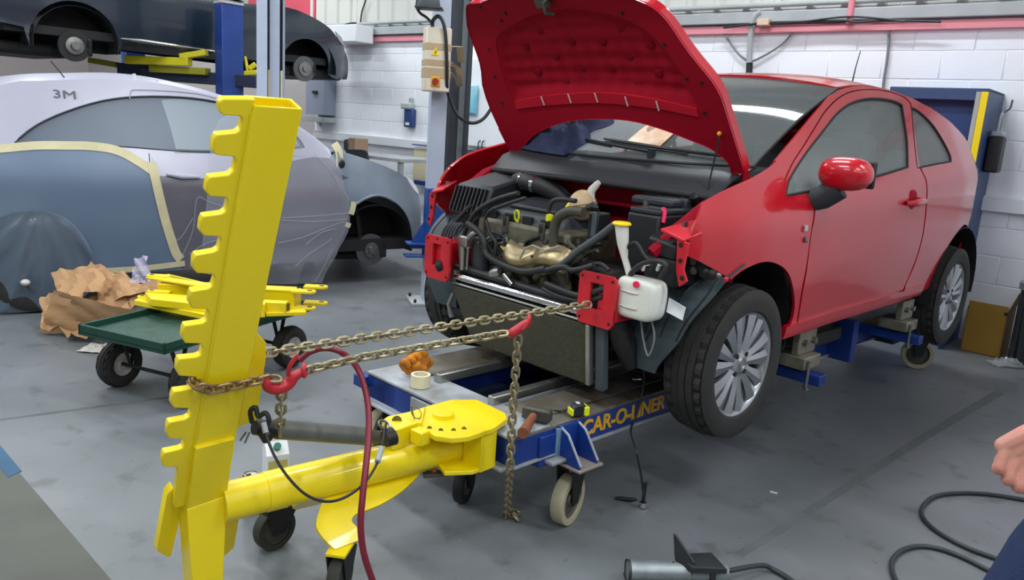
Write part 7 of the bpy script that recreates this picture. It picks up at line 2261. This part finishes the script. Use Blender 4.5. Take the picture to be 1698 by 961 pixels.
ELB = {-1: V((-0.285, 0.07, hz0 + 0.23)), 1: V((0.28, -0.05, hz0 + 0.31))}
LEG = {-1: [(-0.10, 0.02, HIP), (-0.13, 0.23, 0.55), (-0.14, 0.22, 0.10)], 1: [(0.10, 0.0, HIP), (0.12, -0.02, 0.53), (0.13, -0.10, 0.10)]}
bd_ = MB(PM)
limb(bd_, [(0, 0, HIP), (0, 0.01, 1.16), (0, 0, 1.34), (0, -0.01, SH)], [0.13, 0.125, 0.145, 0.12], 16)
limb(bd_, [(0, -0.01, SH), (0, 0.0, 1.60)], [0.08, 0.058])
bd_.ball((0, 0.02, 1.70), (0.076, 0.098, 0.118), 20, 14)
bd_.ball((0, 0.075, 1.64), (0.045, 0.04, 0.05))
bd_.tube([V((0, 0.105, 1.715)), V((0, 0.132, 1.685)), V((0, 0.11, 1.672))], [0.010, 0.016, 0.010], 8)
for s in (-1, 1):
    bd_.ball((s * 0.078, 0.01, 1.695), (0.012, 0.022, 0.032), 10, 8)
    limb(bd_, [(s * 0.19, -0.01, SH - 0.02), ELB[s], WR[s]], [0.058, 0.046, 0.028])
    limb(bd_, LEG[s], [0.080, 0.058, 0.042])
    f_ = V(LEG[s][2])
    limb(bd_, [f_ + V((0, -0.03, -0.05)), f_ + V((0, 0.14, -0.065))], [0.04, 0.032])
rem(bd_.o('body', 'skin', person), 0.011, 5)
for s in (-1, 1):
    MB(PM).ball((s * 0.031, 0.104, 1.712), (0.012, 0.008, 0.007), 10, 8).o('eye', 'white_paint', person)
    MB(PM).tube([V((s * 0.016, 0.116, 1.732)), V((s * 0.032, 0.114, 1.737)), V((s * 0.048, 0.100, 1.732))], 0.004, 6).o('eyebrow', 'hair_brown', person)
MB(PM).tube([V((-0.022, 0.112, 1.646)), V((0, 0.119, 1.644)), V((0.022, 0.112, 1.646))], 0.005, 6).o('mouth', M('lip', (170, 96, 90), 0.5), person)
# fists: palm, four curled fingers of unequal length, thumb on the forward side
def fist(s, wrist):
    b = MB(PM)
    w = V(wrist)
    kn = w + V((0, 0.052, -0.072))
    dn = (kn - w).normalized()
    bk = V((s, 0.12, 0.0)).normalized()          # back of the hand looks outwards
    ac = bk.cross(dn).normalized()
    if ac.y > 0:
        ac = -ac                                 # from the index finger (front) to the little finger
    fd_ = V((0, 0.10, -1)).normalized()
    for j in range(5):
        t = (j - 2) / 2
        limb(b, [w + ac * (t * 0.015), w.lerp(kn, 0.5) + ac * (t * 0.030) + bk * 0.003, kn + ac * (t * 0.039)], [0.022, 0.020, 0.0165], 10)
    lens = [0.046, 0.051, 0.047, 0.038]
    for j in range(4):
        x = (j - 1.5) * 0.0232
        k0 = kn + ac * x + bk * 0.005
        l = lens[j]
        p1 = k0 + fd_ * (l * 0.86) + bk * 0.010
        p2 = p1 + fd_ * 0.010 - bk * 0.028
        p3 = p2 - fd_ * 0.020 - bk * 0.010
        r0 = 0.0108 if j < 3 else 0.0094
        limb(b, [k0, k0.lerp(p1, 0.55) + bk * 0.003, p1, p2, p3], [r0 + 0.0014, r0 - 0.0008, r0, r0 - 0.001, r0 - 0.002], 10)
    t0 = w + dn * 0.022 - ac * 0.028
    limb(b, [t0, t0 + fd_ * 0.03 - ac * 0.018 - bk * 0.010, t0 + fd_ * 0.066 - ac * 0.010 - bk * 0.022, t0 + fd_ * 0.082 + ac * 0.008 - bk * 0.028], [0.016, 0.0135, 0.0115, 0.0095], 10)
    limb(b, [w.lerp(ELB[s], 0.42), w], [0.036, 0.026], 14)
    return rem(b.o('hand', 'skin', person, angle=80), 0.0028, 3)
fist(-1, WR[-1])
fist(1, WR[1])
b = MB(PM)
limb(b, [(0, 0, 1.02), (0, 0.01, 1.16), (0, 0, 1.34), (0, -0.01, SH - 0.01)], [0.185, 0.16, 0.168, 0.13], 18)
for s in (-1, 1):
    limb(b, [V((s * 0.19, -0.01, SH - 0.02)), ELB[s], ELB[s].lerp(WR[s], 0.72)], [0.072, 0.062, 0.048], 14)
rem(b.o('jacket', 'navy_top', person), 0.012, 4)
b = MB(PM)
b.ball((0, 0.005, 0.99), (0.185, 0.155, 0.15), 18, 12)
for s in (-1, 1):
    q = [V(p) for p in LEG[s]]
    q[0].z -= 0.04
    q[2].z = 0.075
    limb(b, q, [0.122, 0.090, 0.076], 16)
rem(b.o('jeans', 'denim', person), 0.012, 4)
for s in (-1, 1):
    f_ = V(LEG[s][2])
    b = MB(PM)
    limb(b, [f_ + V((0, -0.045, -0.055)), f_ + V((0, 0.06, -0.055)), f_ + V((0, 0.17, -0.064))], [0.045, 0.044, 0.036], 14)
    rem(b.o('shoe', 'black_plastic', person), 0.008, 3)
b = MB(PM)
b.ball((0, 0.0, 1.735), (0.084, 0.100, 0.092), 20, 12)
b.ball((0, -0.035, 1.70), (0.080, 0.080, 0.10), 18, 12)
rem(b.o('hair', 'hair_brown', person), 0.009, 3)
